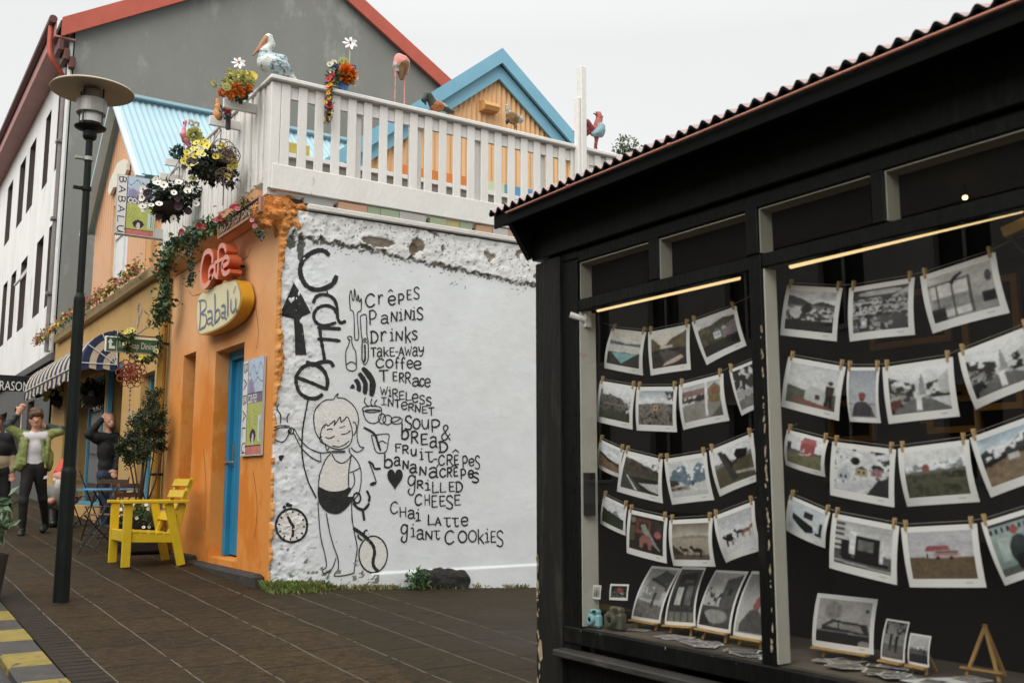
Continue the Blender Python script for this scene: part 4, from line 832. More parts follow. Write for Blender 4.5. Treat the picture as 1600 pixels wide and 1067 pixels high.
fillp(cr_, S3, [(480, 665), (445, 610), (432, 530), (437, 450), (470, 392), (530, 347), (590, 342), (690, 337), (750, 382), (788, 440), (803, 510), (775, 640), (725, 720), (660, 752), (590, 742), (520, 708)], .0035)
fillp(cr_, S3, [(575, 790), (530, 842), (497, 920), (475, 1000), (475, 1070), (600, 1108), (718, 1075), (722, 960), (742, 805), (700, 852), (655, 868), (610, 842)], .0035)
cwp = mat('cream_wall_paint', (.68, .66, .61), .75, .06, 4, .3, 50); cr_.build('cream_wall_paint', cwp, cafe)
for q in (ell(925, 670, 116, 150, n=18), ell(245, 430, 126, 134, n=18)): cr_ = MB(); fillp(cr_, S4, q[:-1], .0035); cr_.build('cream_wall_paint', cwp, cafe)
# ---------------------------------------------------------------- roof terrace railing
wht = mat('weathered_white_paint', (.72, .705, .66), .55, .06, 3, .25, 40, stain=(.5, .47, .4), ss=5, sth=.64, stretch=(1, 1, .4))
fence = thing('terrace_railing', (FX, WY, 4.35), 'white wooden picket railing round the cafe roof terrace', 'railing')
RZT = 5.49; RX0 = 3.2; RY0 = WY-.03; RXE = 7.75
px_ = [(464, 475), (490, 502), (514, 527), (541, 552), (566, 577), (591, 601), (615, 625), (639, 649), (662, 672), (686, 695)]
xs = [(onY(RY0, a, 260).x+onY(RY0, c, 260).x)/2 for a, c in px_]; stp = (xs[-1]-xs[0])/9
xs = [xs[0]+stp*k for k in range(-1, 24) if xs[0]+stp*k < RXE-.05]
first = None
for x in xs:
    if first is None or True:
        mb = MB(); mb.box((x-.047, RY0-.022, 4.36+rng.uniform(0, .02)), (x+.047, RY0, 5.44), 0, .004); mb.build('picket', wht, fence)
mb = MB(); mb.box((RX0-.03, RY0-.075, 5.445), (RXE, RY0+.08, 5.49), 0, .008); mb.box((RX0-.03, RY0+.08, 5.446), (RX0+.12, 13.2, 5.489), 0, .008); mb.build('top_rail', wht, fence)
mb = MB(); mb.box((RX0+.03, RY0+.002, 5.3), (RXE, RY0+.04, 5.42)); mb.build('cross_rail', wht, fence)
mb = MB(); mb.box((RX0+.03, RY0-.03, 4.345), (RXE, RY0+.042, 4.6), 0, .006); mb.build('bottom_board', wht, fence)
for x in (RX0+.06, 4.15, 4.86, 5.62, 6.5, 7.35):
    mb = MB(); mb.box((x-.055, RY0+.045, 4.3), (x+.055, RY0+.155, 5.44), 0, .006); mb.build('post', wht, fence)
mb = MB(); mb.box((RX0-.0, RY0-.02, 4.35), (RX0+.1, RY0+.03, 5.44), 0, .006); mb.build('post', wht, fence)
y = WY+.16
while y < 13.15:
    jx = rng.uniform(-.008, .008); mb = MB(); mb.box((RX0+jx-.012, y, 4.42+rng.uniform(0, .03)), (RX0+.02+jx, y+.075, 5.44), 0, .006); mb.build('picket', wht, fence); y += .118
mb = MB(); mb.box((RX0+.024, WY+.1, 5.25), (RX0+.06, 13.15, 5.36)); mb.box((RX0+.024, WY+.1, 4.5), (RX0+.06, 13.15, 4.6)); mb.build('cross_rail', wht, fence)
# plank stubs that carry the flower arrangements
for (a, c, h) in (((349, 158), (402, 172), .1), ((327, 188), (377, 198), .1), ((258, 252), (290, 258), .09), ((249, 275), (285, 281), .09)):
    q = onX(RX0, *c); p = onY(q.y, *a); mb = MB(); mb.box((p.x, q.y-.02, q.z-h/2), (RX0-.002, q.y+.02, q.z+h/2), 0, .004); mb.build('shelf_plank', wht, fence)
p0, p1 = onY(RY0-.06, 908, 107), onY(RY0-.06, 908, 262)
mb = MB(); mb.box((p1.x-.04, RY0-.13, 4.4), (p1.x+.04, RY0-.04, p0.z), 0, .008); mb.box((p1.x-.085, RY0-.12, 4.4), (p1.x-.045, RY0-.04, onY(RY0-.06, 902, 155).z), 0, .005)
tag(mb.build('flag_pole', wht, origin=(p1.x, RY0-.08, 4.4)), 'tall square white pole rising above the terrace railing beside the red rooster', 'pole')
# low screen with coloured cap boards on the far side of the terrace
IY = 11.7
scr = thing('terrace_screen', (4, IY, 4.3), 'low grey plank screen with coloured cap boards behind the terrace railing', 'screen')
zc = onY(IY, 448, 238).z
for a, c, col in ((3.5, 4.62, (.5, .4, .08)), (5.9, 7.2, (.66, .2, .035)), (7.2, 7.6, (.55, .62, .38)), (7.6, 10.2, (.1, .3, .5))):
    mb = MB(); mb.box((a, IY-.03, zc-.01), (c-.004, IY+.03, zc+.13)); mb.build('cap_board', mat('cap_paint_%d' % int(a*10), col, .5, .1, 5), scr)
mb = MB(); mb.box((3.5, IY-.04, zc-.07), (10.2, IY+.02, zc-.012)); mb.box((3.5, IY-.035, zc-.2), (10.2, IY-.01, zc-.18)); mb.build('white_rail', wht, scr)
mb = MB()
for k in range(3): mb.box((3.5, IY-.005, zc-.34-.34*k), (10.2, IY+.03, zc-.075-.34*k+.0), 0, .01)
mb.build('grey_planks', mat('grey_planks', (.2, .18, .15), .7, .2, 3, .3, 30, stretch=(.3, 1, 1)), scr)
# ---------------------------------------------------------------- weeds along the wall
gm = [mat('grass_blades', (.085, .135, .02), .6, .5, 6), mat('dry_grass', (.2, .16, .06), .7, .4, 8)]; mb = MB()
for k in range(3200):
    u = rng.random()
    x = 3.28+.62*rng.random()**1.35 if u < .62 else (rng.uniform(3.9, 4.7) if u < .8 else rng.uniform(4.8, 6.6)); sp = .28 if u < .62 else .09
    yy = WY-.02-abs(rng.gauss(0, sp*.45)); 
    if fbm(x*5, yy*5, 77, 3) < (.36 if u < .62 else .45): continue
    h = (rng.uniform(.03, .11) if u < .62 else rng.uniform(.015, .06))*(1-.5*min(1, (WY-yy)/.4)); z = gz(x, yy); t = rng.uniform(0, 6.28); dx_, dy_ = math.cos(t), math.sin(t); wv = rng.uniform(.003, .006); bn = h*.6
    mb.add([(x-dy_*wv, yy+dx_*wv, z), (x+dy_*wv, yy-dx_*wv, z), (x+dx_*bn*.4+dy_*wv*.7, yy+dy_*bn*.4-dx_*wv*.7, z+h*.7), (x+dx_*bn, yy+dy_*bn, z+h)], [(0, 1, 2), (0, 2, 3)], 1 if (u > .6 and rng.random() < .55) or rng.random() < .18 else 0)
tag(mb.build('grass', gm), kind='stuff')
wc = onY(WY-.12, 652, 922); mb = MB(); leaves(mb, (wc.x, wc.y, gz(wc.x, wc.y)+.09), (.15, .08, .11), 150, .05, rng)
tag(mb.build('weed', mat('weed_leaf', (.045, .1, .025), .5, .4, 20)), 'leafy green weed at the foot of the white wall beside dark stones', 'weed')
# ---------------------------------------------------------------- photo shop
SX = 3.3
shop = thing('photo_shop', (SX, 2.5, .3), 'low black timber shop with corrugated roof and photo prints hanging in its windows', 'shop')
blk = mat('worn_black_timber', (.005, .0056, .005), .5, .4, 5, .35, 45, stain=(.012, .0115, .0095), ss=6, sth=.58, stretch=(1, 1, .25), spec=.13)
blk2 = mat('chipped_black_timber', (.014, .014, .0125), .6, .4, 6, .5, 40, stain=(.032, .029, .023), ss=9, sth=.56, stretch=(1, 1, .15), spec=.15)
cream = mat('cream_window_lining', (.5, .48, .41), .6, .08, 2.5, .15, 30, stain=(.34, .31, .24), ss=4, sth=.6)
bare = mat('bare_chipped_wood', (.34, .27, .18), .8, .2, 20)
W = [(3.07, 4.33, .75, 2.44), (.9, 2.99, .75, 2.44)]
TR = [(3.745, 4.32, 2.51, 2.715), (3.08, 3.663, 2.51, 2.715), (2.415, 3.003, 2.515, 2.717), (1.2, 2.348, 2.515, 2.717)]
Y0, Y1 = .3, 4.732
def fb(name, *bs, m=blk, root=shop, bev=.006):
    mb = MB()
    for a, b in bs: mb.box(a, b, 0, bev)
    return mb.build(name, m, root)
fb('corner_post', ((SX-.004, 4.6, .1), (SX+.1, Y1, 2.78)), ((SX-.022, 4.47, .1), (SX+.1, 4.597, 2.78)), m=blk2)
fb('window_frame', ((SX-.002, 4.33, .62), (SX+.07, 4.468, 2.74)), ((SX, 2.993, .66), (SX+.07, 3.067, 2.508)), ((SX+.003, Y0, 2.442), (SX+.067, 2.992, 2.508)), ((SX+.003, 3.068, 2.442), (SX+.067, 4.329, 2.508)),
   ((SX, 3.006, 2.51), (SX+.07, 3.078, 2.74)), ((SX+.004, 3.665, 2.51), (SX+.066, 3.743, 2.74)), ((SX+.004, 2.35, 2.51), (SX+.066, 2.413, 2.74)), ((SX, Y0, .5), (SX+.07, .898, 2.74)), ((SX+.001, 4.33, 2.742), (SX+.05, 4.6, 2.81)), ((SX+.002, .9, 2.718), (SX+.068, 4.329, 2.79)), ((SX+.002, .9, 2.51), (SX+.06, 1.198, 2.716)))
fb('bottom_rail', ((SX-.012, Y0, .655), (SX+.07, 4.468, .742)))
fb('sill_board', ((SX-.085, Y0, .59), (SX+.02, 4.47, .625)), m=mat('worn_sill', (.03, .028, .025), .6, .4, 5, .4, 40, stain=(.09, .08, .065), ss=7, sth=.6, stretch=(1, .3, 1)))
fb('base_panel', ((SX+.012, Y0, .0), (SX+.08, 4.468, .588)))
fb('frieze', ((SX-.03, Y0, 2.795), (SX+.05, Y1+.0, 3.075)))
mb = MB(); mb.prism([(3.09, Y1+.02, 3.035), (SX+.02, Y1+.02, 3.08), (SX+.02, Y1+.02, 2.86), (SX-.05, Y1+.02, 2.8)], (0, -.04, 0)); mb.build('eave_bracket', blk, shop)
mb = MB(); mb.prism([(3.085, Y0, 3.025), (SX+.3, Y0, 3.16), (SX+.3, Y0, 3.13), (3.085, Y0, 2.995)], (0, Y1-Y0+.1, 0)); mb.build('soffit', mat('eave_shade_black', (.0035, .004, .0037), .7, .3, 5, spec=.1), shop)  # eave shade put into the colour: blacker than the other shop timber
mb = MB(); mb.box((3.07, Y0, 2.985), (3.086, Y1+.1, 3.06)); mb.build('fascia', mat('eave_shade_black', (.0035, .004, .0037), .7, .3, 5, spec=.1), shop)
# roof and copper eave rod
mb = MB(); pit = math.tan(R(16)); corr_roof(mb, (3.05, Y0, 3.085), (3.05, 4.86, 3.085), (6.2, 4.86, 3.085+3.15*pit), (6.2, Y0, 3.085+3.15*pit), .0765, .0135, thick=.016)
top_n = len(mb.f)
mb.m = [0 if k % 4 == 0 else 1 for k in range(top_n)]
mb.build('roof', [mat('rusty_red_sheet', (.36, .25, .23), .42, .25, 5, stain=(.3, .19, .17), ss=4, sth=.58, spec=.5), blk], shop)
mb = MB(); mb.tube([(3.052, 1.0-.7, 3.047), (3.05, 2.0, 3.052), (3.05, 3.1, 3.046), (3.055, 4.0, 3.049), (3.055, 4.68, 3.045)], .0065, 8); mb.tube([(3.05, 3.28, 3.047), (3.05, 3.3, 3.047)], .01, 8); mb.tube([(3.05, 4.06, 3.049), (3.05, 4.08, 3.049)], .01, 8)
mb.build('copper_eave_pipe', mat('copper', (.5, .22, .15), .4, .2, 6, metal=.55), shop)
# flakes where the black paint is gone
def flakes(n, yf, zf, sz, x, seed, ax=0):
    r = random.Random(seed); mb = MB()
    for _ in range(n):
        y, z = yf(r), zf(r); a = sz*r.uniform(.3, 1.3); h = a*r.uniform(1, 4); m = r.randint(5, 8)
        pts = []
        for k in range(m):
            t = 2*math.pi*k/m; pts.append(Vector((x, y+a*.5*math.cos(t)*r.uniform(.5, 1.2), z+h*.5*math.sin(t)*r.uniform(.6, 1.2))))
        mb.add(pts, [tuple(range(m))])
    return mb
fl = flakes(46, lambda r: 2.996+abs(r.gauss(0, .006)), lambda r: r.uniform(.8, 2.2), .011, SX-.002, 1)
f2 = flakes(20, lambda r: 4.722-abs(r.gauss(0, .01)), lambda r: r.uniform(.4, 1.1), .02, SX-.0062, 2); fl.add(f2.v, f2.f)
f3 = flakes(1, lambda r: 4.70+r.gauss(0, .008), lambda r: .62+r.gauss(0, .03), .045, SX-.0064, 5); fl.add(f3.v, f3.f)
f4 = flakes(22, lambda r: 4.338+abs(r.gauss(0, .02)), lambda r: r.uniform(.8, 1.9), .007, SX-.002, 4); fl.add(f4.v, f4.f)
f5 = flakes(8, lambda r: r.uniform(3.1, 4.4), lambda r: .736-abs(r.gauss(0, .004)), .006, SX-.0142, 6); fl.add(f5.v, f5.f)
tag(fl.build('paint_flakes', bare, shop), kind='stuff')
# linings behind the glass
mb = MB()
for (a, c, e, f) in W: mb.box((SX+.012, c-.009, e), (SX+(.085 if c < 3 else .12), c-.001, f))
mb.build('lining', cream, shop)
mb = MB()
for (a, c, e, f) in TR: mb.box((SX+.012, c-.007, e), (SX+.09, c-.001, f)); mb.box((SX+.012, a, f-.006), (SX+.1, c-.008, f-.001))
mb.build('lining', mat('dull_cream_lining', (.36, .33, .27), .7, .1, 3, .15, 30), shop)
pn = glass('shop_glass', (.96, .97, .96), boost=1.6)
pt_ = glass('transom_glass', (.9, .92, .9), boost=1.0)  # transoms: slightly darker tint and weaker mirror than the large panes
for k, (a, c, e, f) in enumerate(W+TR):
    mb = MB(); mb.quad((SX+.008, a, e), (SX+.008, c, e), (SX+.008, c, f), (SX+.008, a, f)); mb.build('window_pane', pn if k < 2 else pt_, shop)
room = mat('dark_brown_room', (.018, .014, .011), .85, .3, 2)
mb = MB(); mb.box((5.6, Y0, 0), (5.65, Y1, 3.1)); mb.box((SX+.27, 4.55, .1), (5.6, 4.6, 3.0)); mb.box((SX+.1, .25, .1), (5.6, .3, 3.0)); mb.box((SX+.1, .3, 2.8), (5.6, 4.55, 2.83)); mb.box((SX+.85, .3, .0), (5.6, 4.55, .05)); mb.box((SX+.72, .9, .1), (SX+.75, 4.55, .74))
mb.build('room_lining', room, shop)
mb = MB(); mb.box((SX+.014, .9, .69), (SX+.72, 4.329, .742)); mb.build('display_shelf', mat('stained_shelf_wood', (.12, .1, .075), .65, .3, 6, .2, 40, stretch=(1, .2, 1)), shop)
mb = MB(); mb.box((SX+.27, Y1-.06, .05), (6.2, Y1-.002, 3.05)); mb.box((6.15, Y0, .05), (6.2, Y1-.06, 3.93)); mb.prism([(SX+.27, Y1-.058, 3.052), (6.2, Y1-.058, 3.052), (6.2, Y1-.058, 3.93), (SX+.27, Y1-.058, 3.1)], (0, .05, 0)); mb.build('rear_wall', blk, shop)
# small fittings in the windows
q = onX(SX+.05, 905, 500); mb = MB(); mb.box((SX+.036, 4.3, q.z-.05), (SX+.075, 4.326, q.z+.05)); mb.tube([(SX+.045, 4.31, q.z-.01), (SX-.03, 4.36, q.z+.02)], .018, 8); tag(mb.build('hook', mat('white_plastic', (.6, .59, .55), .4, .05)), 'stubby white hook fixed at the upper left of the narrow shop pane', 'hook')
q = onX(SX+.06, 915, 776); mb = MB(); mb.box((SX+.02, 4.28, q.z-.1), (SX+.075, 4.32, q.z+.13)); tag(mb.build('door_buffer', black), 'black upright block on the cream window lining at the left of the shop', 'buffer')
lamp_e = mat('warm_tube_light', (.9, .7, .3), .4, .02, emit=(1., .72, .34), es=.85)
for (a, c, d) in (((934, 484.7), (1155, 434), 'left'), ((1235, 416.5), (1597, 328), 'right')):
    p, q = onX(SX+.11, *a), onX(SX+.11, *c); t = thing('strip_light', p, 'glowing warm strip light along the top of the %s shop pane' % ('narrow left' if d == 'left' else 'wide right'), 'light')
    mb = MB(); mb.tube([p, q], .0105, 10); mb.build('tube', lamp_e, t); mb = MB(); mb.box((p.x-.012, q.y, p.z+.011), (p.x+.03, p.y, p.z+.03)); mb.build('housing', mat('housing_brown', (.1, .075, .04), .5, .1), t)
bulb = mat('bulb_glow', (1, .8, .5), .4, .02, emit=(1., .62, .25), es=5)
def bulb_at(px, X, r, label):
    p = onX(X, *px); t = thing('light_bulb', p, label, 'light'); mb = MB(); mb.ball(p, (r, r*1.3, r), 0, 8, 6); mb.build('glowing_bulb', bulb, t); mb = MB(); mb.tube([p+Vector((0, 0, r)), p+Vector((0, 0, r+.05))], .008, 6); mb.build('socket', black, t)
bulb_at((1508, 309), 4.0, .01, 'single warm bulb glowing high behind the top right pane')
for k, (px, wd) in enumerate((((1484, 628), 'pair of prints of the tower street'), ((1366, 622), 'boat print and the print of a red hat'))):
    bulb_at(px, 4.3, .006, 'tiny fairy light glowing between the '+wd)
p = onX(SX+.16, 1590, 352); t = thing('track_lamp', p, 'brass spot lamp at the upper right of the wide shop pane', 'lamp')
mb = MB(); mb.beam(p+Vector((0, .05, -.02)), p+Vector((.02, -.1, .02)), .05, .04); mb.build('lamp_head', mat('brass', (.55, .36, .1), .35, .1, metal=.8), t); mb = MB(); mb.tube([p+Vector((0, .04, -.03)), p+Vector((.02, -.02, -.12))], .004, 6); mb.build('cable', black, t)
# gilt frames on the back wall
gilt = mat('gilt_wood', (.42, .2, .04), .4, .2, 9, metal=.3)
for k, (px, wd, ht) in enumerate((((1330, 690), .34, .26), ((1475, 660), .3, .2), ((1490, 676), .32, .2), ((1560, 640), .26, .34), ((1420, 540), .5, .3), ((1550, 560), .3, .4))):
    p = onX(5.2-.12*k, *px); t = thing('picture_frame', p, ['wide gilt frame low behind the print of snowy village houses', 'gilt frame, upper of the pair above the lone red house print', 'gilt frame, lower of the pair above the lone red house print', 'tall gilt frame below the street print at the right edge', 'large gilt frame hanging high behind the bookshop print', 'gilt frame behind the wide print of a sunlit window'][k], 'picture frame', 'gilt frames in the dark shop')
    mb = MB(); f = .035
    for a in ((-wd/2, -wd/2+f, 0, ht), (wd/2-f, wd/2, 0, ht), (-wd/2+f, wd/2-f, 0, f), (-wd/2+f, wd/2-f, ht-f, ht)): mb.box((p.x, p.y+a[0], p.z+a[2]), (p.x+.03, p.y+a[1], p.z+a[3]))
    mb.build('moulding', gilt, t); mb = MB(); mb.box((p.x+.018, p.y-wd/2+f, p.z+f), (p.x+.026, p.y+wd/2-f, p.z+ht-f)); mb.build('backing', room, t)
# ---------------------------------------------------------------- pictures on the prints
def lin(c): c = np.asarray(c, float)/255; return np.where(c <= .04045, c/12.92, ((c+.055)/1.055)**2.4)
class Pic:
    def __init__(s, w=66, h=50, seed=1): s.u, s.v = np.meshgrid((np.arange(w)+.5)/w, (np.arange(h)+.5)/h); s.c = np.zeros((h, w, 3)); s.sd = seed
    def n(s, sc, o=4, ay=1.): s.sd += 1; return fbm(s.u*sc, s.v*sc*ay, s.sd, o)
    def put(s, m, col, tex=.22, sc=14): 
        c = lin(col); k = 1+tex*(s.n(sc)-.47)*3 if tex else 1.
        s.c = np.where(m[..., None], c*(k[..., None] if tex else 1.), s.c).clip(0, .85); return s
    def sky(s, a, b, end=1., tex=.12): 
        t = np.clip(s.v/end, 0, 1)[..., None]; s.c = lin(a)*(1-t)+lin(b)*t; s.c = (s.c*(1+tex*(s.n(4, 4, 2)-.47)*2)[..., None]).clip(0, .85); return s
    def ridge(s, pts, col, tex=.25, rough=.06, sc=14):
        x, y = zip(*pts); yy = np.interp(s.u, x, y)+(fbm(s.u*9+s.sd, s.u*0+s.sd, s.sd, 4)-.47)*rough; return s.put(s.v > yy, col, tex, sc)
    def snowridge(s, pts, col, snow=(225, 228, 232), th=.5):
        x, y = zip(*pts); yy = np.interp(s.u, x, y)+(fbm(s.u*9+s.sd, s.u*0, s.sd, 4)-.47)*.08; m = s.v > yy; s.put(m, col, .3); return s.put(m & (s.n(11)-(s.v-yy)*.8 > th-.05), snow, .05)
    def ell(s, cx, cy, rx, ry, col, tex=.2): return s.put(((s.u-cx)/rx)**2+((s.v-cy)/ry)**2 < 1, col, tex)
    def rect(s, a, b, c, d, col, tex=.2): return s.put((s.u > a) & (s.u < c) & (s.v > b) & (s.v < d), col, tex)
    def poly(s, P, col, tex=.25):
        m = np.zeros(s.u.shape, bool); j = len(P)-1
        for i in range(len(P)):
            (xi, yi), (xj, yj) = P[i], P[j]
            if yi != yj: m ^= ((yi > s.v) != (yj > s.v)) & (s.u < (xj-xi)*(s.v-yi)/(yj-yi)+xi)
            j = i
        return s.put(m, col, tex)
    def specks(s, m, col, th=.6, sc=18): return s.put(m & (s.n(sc) > th), col)
    def man(s, x, y, h, col, head=(150, 120, 100)):
        s.ell(x, y-h*.92, h*.075, h*.08, head); s.poly([(x-h*.13, y-h*.8), (x+h*.13, y-h*.8), (x+h*.1, y-h*.4), (x+h*.12, y), (x+h*.02, y), (x, y-h*.35), (x-h*.03, y), (x-h*.12, y), (x-h*.1, y-h*.4)], col); return s
    def horse(s, x, y, h, col, f=1):
        s.ell(x, y-h*.62, h*.42, h*.2, col); s.poly([(x+f*h*.25, y-h*.65), (x+f*h*.5, y-h*1.1), (x+f*h*.75, y-h*.95), (x+f*h*.7, y-h*.85), (x+f*h*.42, y-h*.6)], col)
        for q in (-.35, -.25, .22, .33): s.rect(x+q*h-h*.035, y-h*.6, x+q*h+h*.035, y, col)
        s.poly([(x-f*h*.4, y-h*.7), (x-f*h*.58, y-h*.3), (x-f*h*.48, y-h*.3)], col); return s
    def house(s, x, y, w, h, wall, roof): 
        s.rect(x, y-h, x+w, y, wall, .1); s.poly([(x-w*.05, y-h), (x+w*.5, y-h*1.6), (x+w*1.05, y-h)], roof)
        for q in (.2, .6): s.rect(x+w*q, y-h*.75, x+w*(q+.18), y-h*.35, (60, 60, 65))
        return s
G3 = lambda v: (v, v, v)
def street(bw=True):
    p = Pic(seed=11 if bw else 23).sky((225, 226, 228), (205, 207, 208), .6); g = (lambda a, b: a) if bw else (lambda a, b: b)
    p.poly([(.5, .62), (.53, .28), (.56, .12), (.59, .28), (.63, .62)], (150, 150, 150), .1); p.poly([(0, .3), (.42, .5), (.42, .72), (0, .85)], (165, 165, 160), .2); p.specks((p.u < .42) & (p.v > .4) & (p.v < .75), (50, 50, 50), .55, 16)
    p.specks((p.u < .45) & (p.v < .55) & (p.v > .15+.5*p.u), g((45, 45, 45), (50, 62, 40)), .42, 9); p.specks((p.u > .64) & (p.v > .38-.3*(p.u-.64)) & (p.v < .7), g((35, 35, 35), (40, 50, 34)), .38, 9); p.poly([(.82, .35), (1, .1), (1, .65), (.85, .62)], (190, 190, 186), .15)
    p.poly([(.42, .68), (.66, .68), (1, .95), (1, 1), (0, 1), (0, .9)], (112, 112, 112), .15); p.poly([(0, .7), (.2, .66), (.22, .8), (0, .95)], g((55, 55, 55), (120, 40, 36)), .2); p.ell(.3, .7, .07, .05, (70, 70, 72)); p.ell(.04, .93, .03, .05, (15, 15, 15)); p.ell(.2, .82, .025, .04, (15, 15, 15)); p.ell(.64, .68, .05, .035, (170, 170, 170))
    return p.man(.5, .97, .42, (230, 230, 228), (190, 180, 175))
def P_(k):
    if k == 'lagoon': p = Pic(seed=2).sky((222, 214, 195), (205, 205, 196), .4); p.ridge([(0, .22), (.3, .25), (.6, .3), (1, .26)], (95, 110, 118), .3); p.rect(0, .36, 1, .62, (205, 203, 192), .08); p.ridge([(0, .6), (1, .57)], (66, 62, 58), .15, .02); return p.poly([(.12, .62), (.93, .58), (.5, .93)], (110, 186, 190), .08)
    if k == 'valley': p = Pic(seed=3).sky((228, 220, 205), (215, 205, 185), .4); p.ridge([(0, .1), (.35, .42), (.6, .2), (1, .02)], (112, 96, 50), .35); p.ridge([(0, .5), (.5, .45), (1, .5)], (62, 52, 42), .2); p.poly([(.2, .5), (.55, .5), (.9, .75), (.45, .95)], (92, 86, 78), .1); p.rect(.25, .38, .62, .47, (205, 190, 178), .2); return p.poly([(.3, .97), (.4, .88), (.85, .7), (.93, .78), (.7, .9)], (214, 180, 165), .1)
    if k == 'hamlet': p = Pic(seed=4).sky((222, 222, 222), (200, 200, 205), .3); p.ridge([(0, .2), (.4, .16), (.7, .05), (1, .12)], (72, 74, 46), .35); p.specks(p.v > .2, (110, 95, 45), .6, 7); p.poly([(.6, .4), (1, .2), (1, .75), (.6, .7)], (135, 112, 122), .3); p.house(.38, .62, .2, .2, (200, 204, 210), (120, 120, 128)); p.house(.62, .42, .1, .08, (190, 190, 195), (100, 100, 110)); return p.ridge([(0, .72), (1, .66)], (44, 42, 30), .3)
    if k == 'terrace': p = Pic(seed=5).sky((225, 228, 230), (205, 208, 210), .5); p.poly([(0, .1), (.4, .25), (.75, .35), (.9, .6), (.9, 1), (0, 1)], (104, 102, 92), .3); p.specks(p.v > .3, (48, 46, 42), .56, 20); p.rect(.08, .12, .28, .26, (222, 222, 220)); p.rect(.15, .5, .95, .56, (140, 110, 95), .3); return p.ridge([(0, .8), (.5, .7), (1, .75)], (62, 72, 42), .3)
    if k == 'beach': p = Pic(seed=6).sky((150, 165, 182), (225, 225, 222), .4, .4); p.ridge([(0, .4), (.5, .36), (1, .38)], (128, 118, 106), .4, .03, 22); p.specks(p.v > .42, (58, 52, 46), .56, 16); p.specks((p.v < .36) & (p.u > .75), (44, 42, 40), .5, 18); p.ell(.52, .5, .07, .09, (212, 168, 40)); p.ell(.52, .5, .035, .05, (120, 85, 25)); return p.rect(.5, .56, .535, .75, (90, 75, 50))
    if k == 'coat': p = Pic(seed=7).sky((176, 180, 182), (205, 205, 202), .2); p.rect(0, .14, .62, .32, (148, 104, 96), .4); p.rect(0, .32, .62, .5, (52, 46, 42), .4); p.specks((p.v > .3) & (p.v < .52), (215, 210, 205), .55, 14); p.ridge([(0, .55), (.6, .48), (1, .6)], (150, 146, 132), .12, .02); p.poly([(.72, .98), (1, .7), (1, 1)], (96, 92, 84)); p.rect(.6, 0, .66, .95, (222, 222, 220)); p.poly([(.68, .2), (.86, .05), (1, .2), (.98, .62), (.7, .58)], (140, 112, 44), .4); return p.ell(.84, .26, .07, .08, (176, 66, 58))
    if k == 'trees': p = Pic(seed=8).sky((215, 215, 215), (190, 190, 190), .5); p.specks(p.v < .5, (44, 44, 44), .42, 8); p.rect(.28, .2, .36, .8, (36, 36, 36), .3); p.rect(.5, .3, .68, .8, (60, 60, 60), .3); p.rect(0, .55, 1, .72, (170, 170, 168), .2); return p.ridge([(0, .78), (1, .7)], (128, 128, 128), .2)
    if k == 'moor': p = Pic(seed=9).sky((190, 200, 206), (226, 226, 224), .5, .4); p.ridge([(0, .3), (.5, .5), (1, .6)], (60, 60, 52), .3); return p.ridge([(0, .42), (.5, .62), (1, .75)], (142, 108, 72), .25)
    if k == 'bend': p = Pic(seed=10).sky((228, 228, 226), (210, 210, 210), .3); p.ridge([(0, .05), (.4, .12), (1, .32)], (84, 72, 52), .4); p.specks(p.v > .1, (52, 46, 40), .55, 12); p.ridge([(0, .42), (.4, .5), (1, .45)], (86, 84, 54), .3); p.poly([(.25, .6), (1, .55), (1, 1), (.6, .95)], (34, 34, 32), .2); p.poly([(.5, .75), (1, .66), (1, .95), (.8, .9)], (190, 190, 188), .2); p.poly([(0, .5), (.1, .5), (.65, 1), (0, 1)], (74, 76, 74), .12); return p.poly([(.12, .58), (.16, .58), (.48, .98), (.42, .98)], (205, 205, 200))
    if k == 'alps': p = Pic(seed=13).sky((205, 208, 208), (222, 222, 220), .5); p.snowridge([(0, .45), (.15, .25), (.4, .1), (.55, .3), (.65, .38), (.85, .08), (1, .2)], (98, 128, 150), th=.52); p.ridge([(0, .7), (.3, .6), (.5, .72), (1, .62)], (206, 206, 204), .12); p.poly([(0, .5), (.22, .55), (.3, .66), (0, .72)], (60, 56, 54), .2); p.rect(0, .7, .55, .84, (170, 158, 140), .1); p.specks((p.v > .74) & (p.v < .8) & (p.u < .5), (50, 46, 44), .45, 24); p.poly([(.62, .72), (.65, .54), (.69, .72)], (70, 52, 46)); return p.rect(0, .87, 1, 1, (198, 200, 200), .06)
    if k == 'posts': p = Pic(seed=14).sky((212, 214, 218), (226, 226, 226), .5); p.ridge([(0, .35), (.6, .4), (1, .28)], (130, 132, 130), .3); p.ridge([(0, .5), (.5, .42), (1, .4)], (94, 88, 52), .3); p.poly([(.12, .05), (.24, .05), (.58, .9), (.42, .95)], (62, 58, 52), .3); p.poly([(.2, .1), (.32, .12), (.5, .5), (.42, .52)], (28, 26, 26)); p.poly([(.55, .25), (.62, .12), (.92, .22), (.85, .42), (.62, .42)], (26, 25, 25), .2); p.poly([(.4, .55), (.6, .38), (.64, .42), (.44, .6)], (30, 28, 28)); return p.poly([(.55, .72), (1, .78), (1, .86), (.55, .78)], (176, 172, 164))
    if k == 'field': p = Pic(seed=15).sky((205, 208, 212), (222, 223, 225), .5); p.poly([(.4, .5), (.62, .26), (.8, .48)], (148, 152, 158), .15); p.ridge([(0, .3), (.4, .45), (1, .55)], (50, 66, 38), .3); return p.poly([(0, .28), (.3, .42), (.28, .45), (0, .34)], (226, 226, 226))
